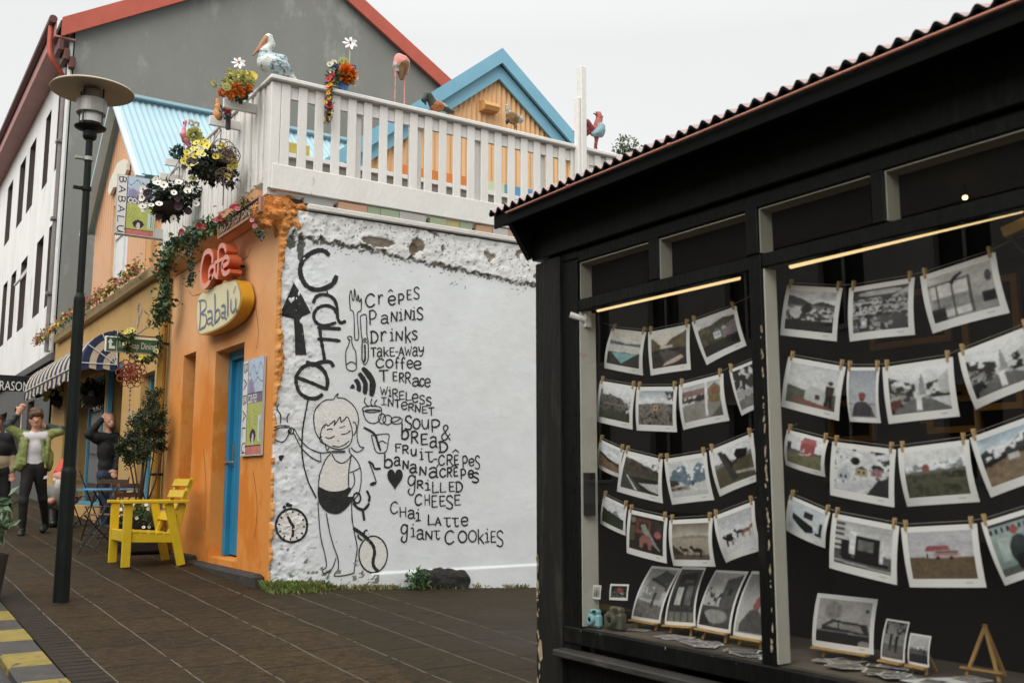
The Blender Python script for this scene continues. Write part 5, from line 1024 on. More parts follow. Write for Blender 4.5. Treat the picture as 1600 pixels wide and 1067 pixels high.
    if k == 'toys': p = Pic(seed=16).sky((64, 44, 36), (44, 32, 28), 1, .5); p.rect(.2, .08, .62, .5, (130, 58, 40), .35); p.rect(.25, .15, .56, .4, (84, 36, 28), .2); p.rect(0, .3, .16, .75, (92, 84, 46), .4); p.ell(.09, .14, .08, .09, (122, 122, 92)); p.rect(.78, .12, .95, .5, (70, 60, 52), .3); p.ell(.84, .44, .1, .1, (188, 78, 72), .2); p.poly([(.34, .25), (.45, .2), (.52, .32), (.62, .42), (.95, .92), (.6, .66), (.48, .5), (.38, .4)], (136, 150, 138), .3)
    if k == 'toys': p.poly([(.34, .9), (.32, .66), (.4, .52), (.6, .5), (.7, .66), (.68, .92), (.6, .92), (.56, .74), (.46, .74), (.42, .9)], (164, 86, 78), .25); return p
    if k == 'sepia': p = Pic(seed=17).sky((128, 112, 92), (196, 184, 160), .4, .25); p.ridge([(0, .4), (.4, .34), (.7, .32), (1, .38)], (146, 134, 112), .1); p.rect(0, .4, 1, .9, (172, 158, 132), .08); p.poly([(0, .58), (.35, .86), (0, .95)], (60, 48, 36), .2); p.rect(0, .86, 1, 1, (104, 86, 62), .2); p.horse(.72, .93, .3, (36, 28, 24), -1); p.horse(.38, .88, .24, (46, 36, 28), -1); return p
    if k == 'snowherd': p = Pic(seed=18).sky((180, 182, 190), (202, 204, 208), .4); p.ridge([(0, .36), (.5, .34), (1, .36)], (214, 214, 216), .05); p.rect(.3, .35, .5, .38, (150, 152, 160)); p.horse(.3, .82, .3, (26, 24, 25), -1); p.rect(.2, .5, .4, .62, (28, 26, 27)); p.horse(.62, .68, .24, (84, 60, 48), -1); p.horse(.82, .72, .28, (150, 98, 66), 1); return p
    if k == 'flock': p = Pic(seed=19).sky((196, 196, 196), (222, 222, 222), .4, .4); p.ridge([(0, .12), (.3, .2), (.55, .34), (.75, .24), (1, .34)], (72, 72, 72), .3); p.rect(0, .36, 1, .5, (116, 116, 116), .2); p.specks(p.v > .4, (198, 198, 196), .5, 15); p.put(p.v > .74, (46, 46, 46), .4, 30); p.specks(p.v > .4, (38, 38, 38), .58, 17); p.ell(.2, .55, .13, .13, (205, 204, 202), .1); return p.ell(.44, .44, .1, .12, (40, 40, 40))
    if k == 'books': p = Pic(seed=20).sky((60, 60, 60), (80, 80, 80), .3); p.ell(.5, .1, .4, .07, (176, 176, 176), .2); p.rect(0, .22, .55, .6, (190, 190, 188), .3); p.poly([(.55, .35), (1, .05), (1, .62), (.6, .6)], (176, 176, 174), .3); p.specks((p.v > .2) & (p.v < .65), (36, 36, 36), .52, 26); p.put((np.abs((p.v*9) % 1-.5) < .08) & (p.v > .22) & (p.v < .62), (30, 30, 30)); p.rect(.1, .62, .7, .96, (46, 46, 46), .4); p.rect(.16, .68, .28, .9, (210, 210, 208)); p.ell(.55, .74, .22, .1, (90, 90, 90), .3); return p.specks(p.v > .58, (170, 170, 168), .6, 14)
    if k == 'catwindow': p = Pic(seed=21).sky((196, 192, 184), (150, 148, 142), 1, .3); p.rect(.05, .2, .36, .95, (208, 206, 198), .08); p.rect(.4, .18, .62, .95, (215, 213, 205), .08); p.rect(.05, .5, .62, .8, (150, 148, 142), .3); p.rect(0, .18, .62, .22, (92, 90, 86)); p.rect(.12, .2, .15, .98, (84, 82, 78)); p.rect(.36, .2, .39, .98, (84, 82, 78)); p.rect(.62, .16, .67, .98, (92, 90, 86)); p.poly([(.34, .22), (.44, .1), (.55, .04), (.56, .1), (.46, .18), (.4, .28)], (42, 40, 38)); p.ell(.93, .3, .05, .12, (86, 84, 80), .3); p.ell(.9, .55, .08, .1, (190, 188, 182)); p.rect(.8, .62, 1, .85, (52, 50, 48), .2); return p.rect(.0, .72, .22, 1, (46, 45, 43), .2)
    if k == 'boat': p = Pic(seed=22).sky((196, 200, 204), (214, 216, 216), .6); p.ridge([(0, .55), (.4, .62), (1, .6)], (98, 104, 84), .25); p.poly([(.4, .65), (.48, .5), (.75, .52), (.8, .62), (.8, .97), (.4, .93)], (192, 194, 190), .06); p.rect(.6, .68, .69, .8, (70, 52, 48)); p.man(.87, .97, .68, (56, 42, 40), (62, 42, 36)); p.poly([(.15, .84), (.95, 1.), (.95, 1.12), (.15, .92)], (150, 84, 74)); return p.poly([(.14, .8), (1, .95), (1, 1), (.14, .9)], (146, 78, 68), .1)
    if k == 'redhat': p = Pic(44, 60, seed=24).sky((148, 156, 172), (186, 188, 196), .7); p.rect(0, .7, 1, .74, (150, 152, 160)); p.poly([(.1, .98), (.2, .75), (.38, .66), (.65, .66), (.85, .78), (.95, .98)], (84, 76, 84), .2); p.ell(.52, .58, .11, .08, (118, 60, 58)); return p.ell(.52, .53, .13, .07, (160, 62, 58))
    if k == 'redhouse': p = Pic(seed=25).sky((216, 220, 226), (222, 222, 222), .4); p.ridge([(0, .5), (1, .45)], (84, 96, 110), .2); p.ridge([(0, .6), (1, .55)], (124, 128, 74), .35); p.rect(0, .25, .12, .52, (60, 64, 72)); p.rect(.4, .15, .8, .62, (178, 50, 58), .15); p.poly([(.36, .2), (.46, .0), (.78, .0), (.84, .2)], (196, 80, 84), .15); p.specks((p.v > .4) & (p.v < .64) & (p.u > .35) & (p.u < .85), (222, 210, 208), .56, 16); return p
    if k == 'village': p = Pic(seed=26).sky((206, 208, 212), (220, 222, 224), .2); p.ridge([(0, .1), (.5, .14), (1, .1)], (212, 214, 216), .1); p.specks((p.v < .5), (46, 48, 52), .62, 9); p.ell(.38, .27, .09, .09, (28, 28, 30)); p.ell(.78, .36, .1, .07, (34, 34, 34)); p.poly([(.0, .9), (.4, .75), (1, .45), (1, .6), (.4, 1), (0, 1)], (196, 198, 202), .1); p.specks((p.v > .5) & (p.v < .85), (116, 92, 74), .6, 10); p.house(.06, .76, .24, .2, (182, 196, 206), (200, 202, 206)); p.house(.4, .6, .22, .15, (184, 166, 112), (96, 62, 54)); p.house(.68, .56, .2, .12, (176, 112, 122), (150, 96, 104)); return p.poly([(.62, 1), (.8, .66), (1, .55), (1, 1)], (42, 46, 48), .2)
    if k == 'lonehouse': p = Pic(seed=27).sky((206, 208, 208), (218, 218, 216), .4); p.snowridge([(0, .38), (.2, .28), (.4, .33), (.6, .28), (.8, .24), (1, .18)], (150, 156, 160), th=.46); p.ridge([(0, .46), (.5, .44), (1, .42)], (110, 110, 90), .2); p.ridge([(0, .52), (1, .48)], (88, 90, 56), .4); p.specks(p.v > .5, (56, 60, 40), .55, 12); p.rect(.3, .34, .43, .47, (168, 58, 44), .1); return p.poly([(.29, .35), (.36, .29), (.44, .35)], (140, 48, 40))
    if k == 'peaks': p = Pic(seed=28).sky((150, 186, 208), (222, 226, 228), .4, .3); p.snowridge([(0, .3), (.2, .2), (.4, .3), (.6, .2), (.8, .1), (1, .22)], (62, 66, 74)); p.ridge([(0, .5), (.5, .44), (1, .4)], (46, 48, 44), .3); p.ridge([(0, .62), (.5, .52), (1, .5)], (148, 118, 78), .3); return p.rect(.42, .48, .6, .6, (196, 190, 182), .1)
    if k == 'machines': p = Pic(seed=29).sky((188, 204, 210), (206, 216, 220), 1); p.rect(.42, .2, .68, .42, (32, 34, 38), .3); p.poly([(.1, .4), (.25, .45), (.72, .62), (.76, .82), (.55, .92), (.35, .8), (.1, .6)], (28, 30, 34), .3); p.rect(.9, .4, .97, .85, (26, 28, 32)); p.rect(.8, .78, .97, .88, (26, 28, 32)); return p
    if k == 'truck': p = Pic(seed=30).sky((176, 176, 174), (206, 206, 204), .5); p.put((p.u < .16) & (np.abs((p.v*8) % 1-.5) < .22) & (p.v < .75), (66, 66, 66)); p.ridge([(0, .7), (1, .62)], (96, 96, 94), .3); p.rect(.12, .42, .32, .82, (32, 32, 32), .3); p.rect(.28, .2, .38, .72, (222, 222, 220)); p.rect(.38, .28, .8, .86, (30, 30, 30), .2); p.rect(.42, .36, .7, .6, (112, 112, 110), .4); p.rect(.8, .3, .86, .85, (210, 210, 208)); p.rect(.15, .8, .95, .88, (24, 24, 24)); return p.put(np.abs(p.v-.92-.05*p.u) < .02, (176, 176, 174))
    if k == 'bus': p = Pic(seed=31).sky((178, 178, 184), (196, 192, 194), .55); p.put(p.v > .53, (118, 94, 58), .25, 22); p.rect(.25, .4, .42, .56, (206, 200, 198)); p.poly([(.25, .42), (.3, .3), (.62, .3), (.66, .4)], (172, 66, 74)); p.rect(.28, .46, .31, .56, (52, 42, 42)); p.rect(.4, .4, .78, .56, (196, 160, 158), .06); p.rect(.42, .42, .78, .46, (96, 84, 88)); p.rect(.4, .47, .8, .51, (176, 62, 70)); p.ell(.45, .565, .03, .04, (30, 26, 26)); return p.ell(.66, .565, .03, .04, (30, 26, 26))
    if k == 'tealbike': p = Pic(seed=32).sky((150, 176, 170), (120, 156, 152), 1, .2); p.rect(0, .0, 1, .06, (40, 44, 46)); p.put((p.v > .1) & (p.v < .2) & ((p.u*9) % 1 < .5), (36, 40, 42)); p.rect(.1, .3, .38, .75, (172, 190, 184), .1); p.ell(.5, .6, .2, .3, (44, 66, 68), .2); p.ell(.46, .2, .08, .08, (170, 58, 52)); p.put(p.v > .85, (96, 104, 92), .2); return p.ell(.5, .82, .14, .17, (30, 34, 36))
    if k == 'carboot': p = Pic(seed=33).sky((168, 164, 156), (176, 172, 164), .6, .2); r_ = np.hypot((p.u-.3)*1.25, p.v-.26); p.put((r_ < .2) & ((r_*22) % 1 < .5), (104, 100, 94)); p.ell(.93, .2, .035, .04, (70, 68, 64)); p.poly([(.1, .62), (.3, .46), (.95, .5), (1, .75), (.1, .75)], (52, 50, 47), .2); p.poly([(.18, .62), (.34, .52), (.82, .55), (.9, .7)], (150, 146, 138), .2); p.poly([(.4, .52), (.42, .64), (.44, .64), (.43, .52)], (40, 40, 38)); p.put(p.v > .7, (38, 36, 34), .2); p.put(np.abs(p.v-.72-.03*p.u) < .012, (150, 146, 140)); return p.ell(.9, .96, .1, .09, (150, 146, 140))
    if k == 'couple': p = Pic(40, 60, seed=34).sky((120, 118, 114), (150, 148, 142), .6, .4); p.specks(p.v < .35, (44, 42, 40), .5, 10); p.put(p.v > .62, (112, 108, 102), .3, 20); p.man(.36, .78, .55, (40, 38, 36), (150, 140, 130)); return p.man(.64, .84, .6, (26, 25, 24), (70, 60, 54))
    if k == 'figure': p = Pic(40, 60, seed=35).sky((196, 194, 190), (176, 174, 170), .5); p.put(p.v > .45, (92, 90, 92), .2); p.put(p.v > .68, (44, 44, 56), .25); p.specks((p.v > .35) & (p.v < .5), (210, 208, 204), .5, 14); return p.man(.82, .78, .4, (36, 34, 34))
    if k == 'woman': p = Pic(44, 62, seed=36).sky((160, 160, 156), (180, 180, 176), .5); p.poly([(.3, .2), (.6, .02), (1, .1), (1, .45)], (72, 72, 70), .3); p.poly([(.2, .22), (.9, .28), (.85, .62), (.1, .6)], (136, 136, 130), .12); p.poly([(.2, .22), (.9, .36), (.9, .3), (.25, .17)], (42, 42, 42)); p.specks((p.v > .35) & (p.v < .55) & (p.u < .5), (196, 196, 190), .52, 16); p.put(p.v > .68+.1*(p.u-.5), (120, 120, 114), .5, 26); return p.man(.62, .78, .4, (44, 44, 42), (120, 110, 104))
    if k == 'hut': p = Pic(44, 62, seed=37).sky((84, 84, 82), (70, 70, 68), .5, .3); p.poly([(.15, .1), (.85, .05), (.95, .7), (.05, .7)], (34, 34, 34), .25); p.rect(.2, .34, .45, .68, (186, 186, 180), .25); p.rect(.58, .3, .85, .68, (108, 108, 104), .35); p.rect(.4, .2, .8, .26, (96, 96, 92), .3); p.put(p.v > .72, (58, 58, 56), .4, 20); return p.put((p.v > .8) & (((p.u*16) % 1) < .5), (140, 140, 134), .2)
    if k == 'hotel': p = Pic(44, 62, seed=38).sky((176, 176, 172), (190, 190, 186), .5); p.poly([(.55, .12), (1, .02), (1, .66), (.55, .6)], (86, 86, 84), .2); p.rect(.72, .28, .84, .4, (36, 36, 36)); p.specks((p.u < .6) & (p.v > .25) & (p.v < .6), (52, 52, 50), .54, 10); p.put(p.v > .62, (78, 78, 76), .4, 16); p.ell(.5, .8, .4, .13, (150, 150, 144), .15); p.man(.42, .66, .16, (30, 30, 30)); return p.poly([(.05, .7), (.4, .95), (.05, 1)], (44, 44, 42), .3)
    if k == 'redcap': p = Pic(44, 62, seed=39).sky((150, 148, 146), (184, 182, 178), .7); p.poly([(.1, .98), (.12, .84), (.4, .6), (.62, .56), (.9, .7), (1, .98)], (92, 88, 84), .25); p.ell(.6, .52, .12, .07, (150, 62, 60)); return p.ell(.62, .45, .1, .09, (166, 56, 52))
    if k == 'tinyman': p = Pic(24, 34, seed=40).sky((190, 186, 178), (150, 146, 138), .6); return p.man(.5, .95, .7, (104, 66, 56), (150, 110, 94))
    if k == 'tinygroup': p = Pic(34, 26, seed=41).sky((36, 34, 34), (26, 25, 25), 1); p.specks(p.v > .5, (176, 172, 164), .6, 12); return p.ell(.5, .35, .1, .22, (172, 62, 58)).ell(.68, .38, .09, .2, (160, 58, 54)).ell(.32, .45, .08, .18, (96, 66, 56))
    return street(k == 'bwstreet')
paper = vmat('photo_paper', .38, .35, .03)
PAPER = (.74, .735, .71)
c5 = lambda x, y: (890+x/4.9875, 480+y/4.9875); c6 = lambda x, y: (890+x/4.9875, 670+y/4.9875); c7 = lambda x, y: (1200+x/3.9975, 380+y/3.9975); c8 = lambda x, y: (1200+x/3.9975, 620+y/3.9975); c9 = lambda x, y: (1200+x/3.9975, 800+y/3.9975); cE = lambda x, y: (830+x/4, 853+y/4)
def finish(p):
    """grain, softness and slightly faded colour of a real print"""
    a = p.c; a = a*(1+.5*(p.n(26, 3)-.44)[..., None]+.35*(p.n(7, 3)-.44)[..., None]); q = np.pad(a, ((1, 1), (1, 1), (0, 0)), 'edge'); b = sum(q[i:i+a.shape[0], j:j+a.shape[1]] for i in range(3) for j in range(3))/9
    a = .5*a+.5*b; g = a.mean(-1, keepdims=True); a = g+(a-g)*.58; p.c = (np.clip(a, 0, 1)**1.12).clip(.004, .8)
def photo(kind, S, tl, tr, br, bl, label, Xb, Xt=None, bow=.012, border=.09, group='photo prints hanging in the shop window', twist=0.):
    """a sheet of paper with a picture, corners measured on its own plane; bends like paper"""
    Xt = Xb if Xt is None else Xt; A, B = onX(Xt, *S(*tl)), onX(Xt+twist, *S(*tr)); D, C = onX(Xb, *S(*bl)), onX(Xb+twist, *S(*br))
    pic = P_(kind); finish(pic); h, w = pic.u.shape; wid = (B-A).length; hei = (D-A).length; mx = max(3, round(w*border)); my = max(3, round(mx*w and (mx/w)*wid/hei*h))
    NW, NH = w+2*mx, h+2*my+max(1, my//2); img = np.ones((NH, NW, 3))*np.array(PAPER); img[my:my+h, mx:mx+w] = pic.c
    if hei/wid > .6 and mx > 4 and NW > 60:   # pencilled signature under the picture
        for k in range(7): img[my+h+max(1, my//2)+(k % 2), NW-mx-12+k] = (.35, .34, .33)
    mb = MB(); mb.c = []
    for j in range(NH+1):
        t = j/NH
        for i in range(NW+1):
            s = i/NW; p = A.lerp(B, s).lerp(D.lerp(C, s), t)
            if Xt != Xb: p.x += (Xt-Xb)*((1-t)**2-(1-t))
            p.x += -bow*math.sin(math.pi*t)*.6+bow*1.6*t*t*(abs(s-.5)*2)**2
            mb.v.append(p)
    for j in range(NH):
        for i in range(NW): k = j*(NW+1)+i; mb.f.append((k, k+1, k+NW+2, k+NW+1)); mb.c.append(img[j, i])
    mb.m = [0]*len(mb.f); tag(mb.build('photo_print', paper, smooth=True), label, 'photo print', group); return A, B, C, D
wood = mat('peg_wood', (.45, .3, .13), .55, .2, 60)
def peg(p, dirv, label):
    mb = MB(); u = Vector(dirv).normalized(); mb.beam(p+Vector((-.006, 0, .0))+u*.022, p+Vector((-.004, 0, 0))-u*.02, .010, .005, (1, 0, 0)); mb.beam(p+Vector((.007, 0, 0))+u*.022, p+Vector((.005, 0, 0))-u*.02, .010, .005, (1, 0, 0)); mb.tube([p+Vector((-.008, 0, 0)), p+Vector((.008, 0, 0))], .003, 6)
    tag(mb.build('clothes_peg', wood), label, 'clothes peg', 'wooden pegs on the photo strings')
ROWS = [
 ('the top string in the narrow left pane', 3.46, [('lagoon', c5, (330, 165), (598, 195), (548, 530), (245, 470), 'pale lagoon print with a turquoise triangle'), ('valley', c5, (612, 195), (938, 130), (935, 485), (622, 532), 'print of a valley road under yellow slopes'), ('hamlet', c5, (950, 115), (1300, -10), (1365, 298), (1055, 450), 'curled print of a white house on a dark hillside')]),
 ('the second string in the narrow left pane', 3.45, [('terrace', c5, (238, 572), (517, 618), (475, 952), (195, 888), 'print of grey terraced houses behind gardens'), ('beach', c5, (525, 620), (840, 618), (822, 972), (508, 958), 'print of a stony shore with a small yellow sign'), ('coat', c5, (853, 605), (1198, 515), (1225, 882), (865, 955), 'print of a pale wall with a white post and yellow tree'), ('trees', c5, (1243, 490), (1500, 385), (1560, 745), (1325, 845), 'black and white tree print half hidden by the mullion')]),
 ('the third string in the narrow left pane', 3.46, [('moor', c6, (237, 80), (423, 165), (385, 385), (205, 300), 'small print of a brown moor under broken cloud'), ('bend', c6, (432, 165), (728, 238), (712, 580), (353, 485), 'print of a road bending past a dark shore'), ('alps', c6, (738, 235), (1068, 182), (1110, 552), (782, 590), 'print of blue snowy mountains above a long pale building'), ('posts', c6, (1087, 170), (1430, 28), (1480, 395), (1150, 528), 'print of black leaning timber posts in a meadow')]),
 ('the lowest string in the narrow left pane', 3.45, [('field', c6, (265, 515), (450, 605), (425, 832), (228, 735), 'small print of a dark green field with a far hill'), ('toys', c6, (462, 625), (765, 692), (745, 1048), (432, 965), 'dark red print of toy animals on a shelf'), ('sepia', c6, (778, 710), (1117, 692), (1110, 1073), (782, 1066), 'sepia print of two horses by the sea'), ('snowherd', c6, (1122, 680), (1440, 558), (1475, 945), (1190, 1045), 'print of brown and black horses standing in snow')]),
 ('the top string in the wide right pane', 3.46, [('flock', c7, (120, 262), (467, 280), (418, 612), (65, 572), 'black and white print of a flock of sheep'), ('books', c7, (508, 280), (917, 213), (903, 570), (495, 613), 'black and white print of a crowded bookshop'), ('catwindow', c7, (950, 208), (1420, 55), (1493, 432), (1012, 562), 'large black and white print of a leaping cat at a window')]),
 ('the second string in the wide right pane', 3.45, [('boat', c7, (128, 708), (487, 772), (430, 1108), (70, 1018), 'print of a woman on a red boat by a white shed'), ('redhat', c7, (498, 775), (698, 775), (685, 1122), (490, 1112), 'narrow print of a red hatted person facing grey sky'), ('street', c7, (715, 775), (1155, 710), (1187, 1080), (742, 1128), 'print of a street with a tower and a red car'), ('bwstreet', c7, (1187, 685), (1640, 510), (1750, 850), (1275, 1038), 'black and white print of a street with a church tower')]),
 ('the third string in the wide right pane', 3.46, [('redhouse', c8, (120, 203), (378, 270), (335, 500), (88, 423), 'small print of a bright red house on grass'), ('village', c8, (402, 278), (800, 328), (780, 690), (378, 612), 'print of snowy coloured village houses by a road'), ('lonehouse', c8, (812, 322), (1255, 265), (1303, 655), (848, 685), 'print of a lone red house on a wide green plain'), ('peaks', c8, (1260, 255), (1700, 95), (1830, 470), (1378, 628), 'print of snowy peaks above a brown field')]),
 ('the lowest string in the wide right pane', 3.45, [('machines', c8, (135, 612), (390, 722), (342, 945), (98, 832), 'small pale blue print of black machine silhouettes'), ('truck', c8, (405, 725), (820, 805), (795, 1175), (372, 1067), 'black and white print of a flatbed truck carrying a frame'), ('bus', c8, (830, 815), (1305, 790), (1355, 1190), (875, 1188), 'print of a red striped bus beside a red roofed house'), ('tealbike', c8, (1330, 785), (1720, 665), (1830, 1060), (1463, 1180), 'teal print of a person in a red cap by a shopfront')]),
]
twine = mat('grey_twine', (.25, .23, .2), .8, .1)
for row, X, items in ROWS:
    pts = []
    for (k, S, tl, tr, br, bl, d) in items:
        A, B, C, D = photo(k, S, tl, tr, br, bl, d, X, bow=rng.uniform(.006, .016), twist=rng.uniform(-.006, .012))
        uy = (B-A).normalized(); dn = (D-A).normalized()
        for f, nm in ((.07, 'left'), (.93, 'right')):
            if k == 'trees' and nm == 'right': continue
            p = A.lerp(B, f)+Vector((0, 0, .006)); peg(p, -dn, 'wooden peg on the %s corner of the %s' % (nm, ' '.join([w_ for w_ in d.split() if w_ not in ('a', 'the', 'small', 'large', 'of', 'print', 'under', 'with', 'by', 'and')][:6])))
            pts.append(p+Vector((0, 0, .006)))
    a = pts[0]; z = pts[-1]; e0 = (4.3 if 'left' in row else 2.96); e1 = (3.07 if 'left' in row else 1.0)
    pts = [Vector((X, e0, a.z+abs(e0-a.y)*.35))]+pts+[Vector((X, min(e1, z.y-.05), z.z+.05+(.0 if 'left' in row else .2)))]
    mb = MB(); mb.tube(pts, .0014, 5); tag(mb.build('string', twine), 'thin sagging cord of pegged prints, '+row, 'string', 'strings across the shop windows')
ewood = mat('easel_wood', (.42, .25, .08), .5, .2, 20, stretch=(1, 4, 1))
def easel(A, B, C, D, X, label, zf=.745):
    t = thing('easel', ((C+D)/2).to_tuple()[:2]+(zf,), label, 'easel', 'small wooden easels in the shop window'); m = (C+D)/2; w_ = (C-D).length; u = (C-D).normalized()
    a, b = D+u*w_*.05, C-u*w_*.05; o = Vector((-.012, 0, -.004))
    mb = MB(); mb.beam(a+o, b+o, .03, .008); mb.build('ledge', ewood, t)
    for f in (.22, .78):
        p = D.lerp(C, f); top = A.lerp(B, .5-.12*(.5-f)) if False else (A+B)/2; q = Vector((p.x+.008, p.y+(p.y-m.y)*.18, zf)); 
        mb = MB(); mb.beam(q, p+(top-p)*.8+Vector((.012, 0, 0)), .012, .009, (1, 0, 0)); mb.build('leg', ewood, t)
    mb = MB(); mb.beam(Vector((m.x+.12, m.y, zf)), (A+B)/2*.7+m*.3+Vector((.014, 0, 0)), .012, .009, (1, 0, 0)); mb.build('leg', ewood, t)
for (k, S, tl, tr, br, bl, Xb, Xt, d, n_) in (
 ('woman', cE, (755, 122), (940, 138), (800, 482), (620, 452), 3.55, 3.64, 'curled black and white print of a woman below a house', 'woman below a house'),
 ('hut', cE, (945, 128), (1095, 132), (1022, 500), (828, 487), 3.55, 3.64, 'curled black and white print of a dark doorway', 'dark doorway'),
 ('hotel', cE, (1155, 148), (1360, 158), (1240, 545), (1028, 505), 3.56, 3.65, 'curled black and white print of a street corner', 'street corner'),
 ('redcap', cE, (1380, 155), (1580, 165), (1460, 590), (1255, 555), 3.57, 3.66, 'curled grey print of a red capped person beside the mullion', 'red capped person'),
 ('carboot', c9, (310, 503), (687, 543), (655, 890), (270, 832), 3.64, 3.67, 'black and white print of an old car before a swirl wall', 'old car'),
 ('couple', c9, (740, 662), (887, 685), (848, 942), (697, 912), 3.64, 3.665, 'small black and white print of a walking couple', 'walking couple'),
 ('figure', c9, (890, 752), (1022, 773), (1003, 970), (870, 943), 3.635, 3.655, 'smallest standing print, a dark figure on a quay', 'dark figure on a quay')):
    A, B, C, D = photo(k, S, tl, tr, br, bl, d, Xb, Xt, .004, .075, 'prints standing on small easels'); easel(A, B, C, D, Xb, 'small wooden easel holding the print of a '+n_ if n_[0] != 'o' else 'small wooden easel holding the print of an '+n_)
# empty easel at the right
X = 3.78; a = onX(X, *c9(1355, 715)); f1 = onX(X-.03, *c9(1240, 1015)); f2 = onX(X-.03, *c9(1447, 1060)); b1 = onX(X-.04, *c9(1205, 965)); b2 = onX(X-.04, *c9(1468, 1005))
t = thing('easel', f1, 'empty wooden easel standing at the lower right of the shop window', 'easel', 'small wooden easels in the shop window')
for p, q in ((a, f1), (a, f2), (a, (f1+f2)/2+Vector((.12, -.02, 0)))): mb = MB(); mb.beam(p+(p-q).normalized()*.01, q, .014, .01, (1, 0, 0)); mb.build('leg', ewood, t)
mb = MB(); mb.beam(b1, b2, .02, .008); mb.build('ledge', ewood, t)
# the two instant cameras
def cam_toy(px, X, col, label, s=1.):
    p = onX(X, *px); p.z = .743; t = thing('instant_camera', p, label, 'camera'); m1 = mat('camera_'+('blue' if col[2] > .3 else 'olive'), col, .35, .05, coat=.2)
    mb = MB(); mb.box((p.x-.022*s, p.y-.055*s, p.z+.004), (p.x+.024*s, p.y+.055*s, p.z+.082*s), 0, .012); mb.box((p.x-.018*s, p.y-.046*s, p.z+.078*s), (p.x+.02*s, p.y+.03*s, p.z+.106*s), 0, .01); mb.box((p.x-.03*s, p.y+.03*s, p.z+.008), (p.x-.014*s, p.y+.052*s, p.z+.07*s), 0, .006)
    mb.build('camera_body', m1, t)
    u = Vector((-1, 0, 0)); c = Vector((p.x-.018*s, p.y-.004, p.z+.05*s)); mb = MB(); mb.lathe(c, [(.03*s, 0), (.032*s, .012*s), (.026*s, .026*s), (.016*s, .026*s), (.014*s, .02*s), (0, .02*s)], 16, 0, u); lr = mb.build('lens_ring', m1, t, smooth=False)
    mb = MB(); mb.lathe(c+u*.021*s, [(.013*s, 0), (.013*s, .003), (0, .004)], 12, 0, u); mb.build('lens', mat('lens_glass', (.01, .01, .012), .1, .1), lr)
    mb = MB(); mb.box((p.x-.031*s, p.y-.035*s, p.z+.088*s), (p.x-.018*s, p.y-.015*s, p.z+.102*s)); mb.build('viewfinder', black, t)
cam_toy((929, 960), 3.365, (.24, .47, .5), 'pale blue instant camera on the shop window shelf', .92); cam_toy((962, 955), 3.4, (.085, .09, .065), 'larger olive grey instant camera next to the pale blue one', 1.15)
photo('tinyman', cE, (388, 242), (440, 245), (430, 332), (380, 328), 'tiny portrait print standing on top of the pale blue camera', 3.375, None, .002, .1, 'tiny prints on the cameras'); photo('tinygroup', cE, (495, 235), (612, 238), (600, 340), (485, 335), 'tiny dark print of red figures above the olive camera', 3.41, None, .002, .09, 'tiny prints on the cameras')
# loose snapshots lying on the shelf
r = random.Random(12)
for k in range(58):
    y = r.uniform(3.1, 4.1) if k < 24 else r.uniform(1.75, 2.95); x = r.uniform(3.39, 3.52) if k < 24 else r.uniform(3.39, 3.66); a = r.uniform(-.7, .7); z = .7435+.0012*k/4; hw, hh = r.uniform(.03, .05), r.uniform(.045, .07); u = Vector((math.cos(a), math.sin(a), 0)); v = Vector((-u.y, u.x, 0)); c = Vector((x, y, z+r.uniform(0, .003))); mb = MB(); mb.c = []
    mb.quad(c-u*hw-v*hh, c+u*hw-v*hh, c+u*hw+v*hh, c-u*hw+v*hh); mb.c.append(PAPER); g = r.uniform(.05, .35); n = 5
    for i in range(n):
        for j in range(n):
            f = lambda q: -.85+1.7*q/n; e = Vector((0, 0, .0008)); mb.quad(c+e+u*hw*f(i)+v*hh*f(j), c+e+u*hw*f(i+1)+v*hh*f(j), c+e+u*hw*f(i+1)+v*hh*f(j+1), c+e+u*hw*f(i)+v*hh*f(j+1)); s = g*r.uniform(.3, 1.6); mb.c.append((s, s*r.uniform(.85, 1), s*r.uniform(.75, 1)))
    tag(mb.build('snapshot', paper), 'loose snapshot lying flat on the shelf of the shop window', 'photo print', 'snapshots scattered on the window shelf')
p = onX(3.5, *c9(1070, 1035)); mb = MB(); mb.prism([(3.44, p.y+.13, .75), (3.44, p.y-.3, .75), (3.62, p.y-.33, .75), (3.64, p.y+.05, .75)], (0, 0, .004)); tag(mb.build('paper_sheet', mat('plain_paper', (.66, .65, .6), .7, .05)), 'blank white sheet lying on the shelf in front of the empty easel', 'paper')
# ---------------------------------------------------------------- beige shopfront next door
bei = thing('shopfront_building', (FX, 17, gz(FX, 17)), 'low beige shopfront with blue window frames under a striped awning', 'building')
bm = mat('beige_plaster', (.5, .31, .11), .75, .1, 1.8, .3, 30, stain=(.4, .25, .1), ss=2.5, sth=.58)
bblue = mat('pale_blue_frame', (.07, .26, .38), .5, .12, 4)
hs2 = [(17.0, 20.6, 1.12, 3.35), (13.85, 14.62, 1.2, 3.02), (15.75, 16.9, .6, 3.35)]
mb = MB(); holed(mb, 0, FX+.01, CE, GY-.01, .3, 4.5, hs2, .3); mb.box((FX-.0, CE+.002, 4.35), (FX+.3, GY-.01, 4.52)); mb.build('front_wall', bm, bei)
mb = MB(); mb.box((FX-.09, CE+.3, 4.3), (FX+.009, GY-.3, 4.48), 0, .02); mb.build('cornice', mat('beige_cornice', (.34, .24, .11), .7, .15, 4), bei)
mb = MB(); mb.box((FX+.02, 15.76, .6), (FX+.3, 16.89, gz(FX, 16.3)+.03)); mb.build('threshold', conc, bei)
mb = MB(); mb.box((FX+.02, 16.8, .85), (FX+.09, 16.88, 3.34)); mb.box((FX+.02, 15.77, 3.26), (FX+.09, 16.798, 3.34)); mb.build('door_frame', bblue, bei)
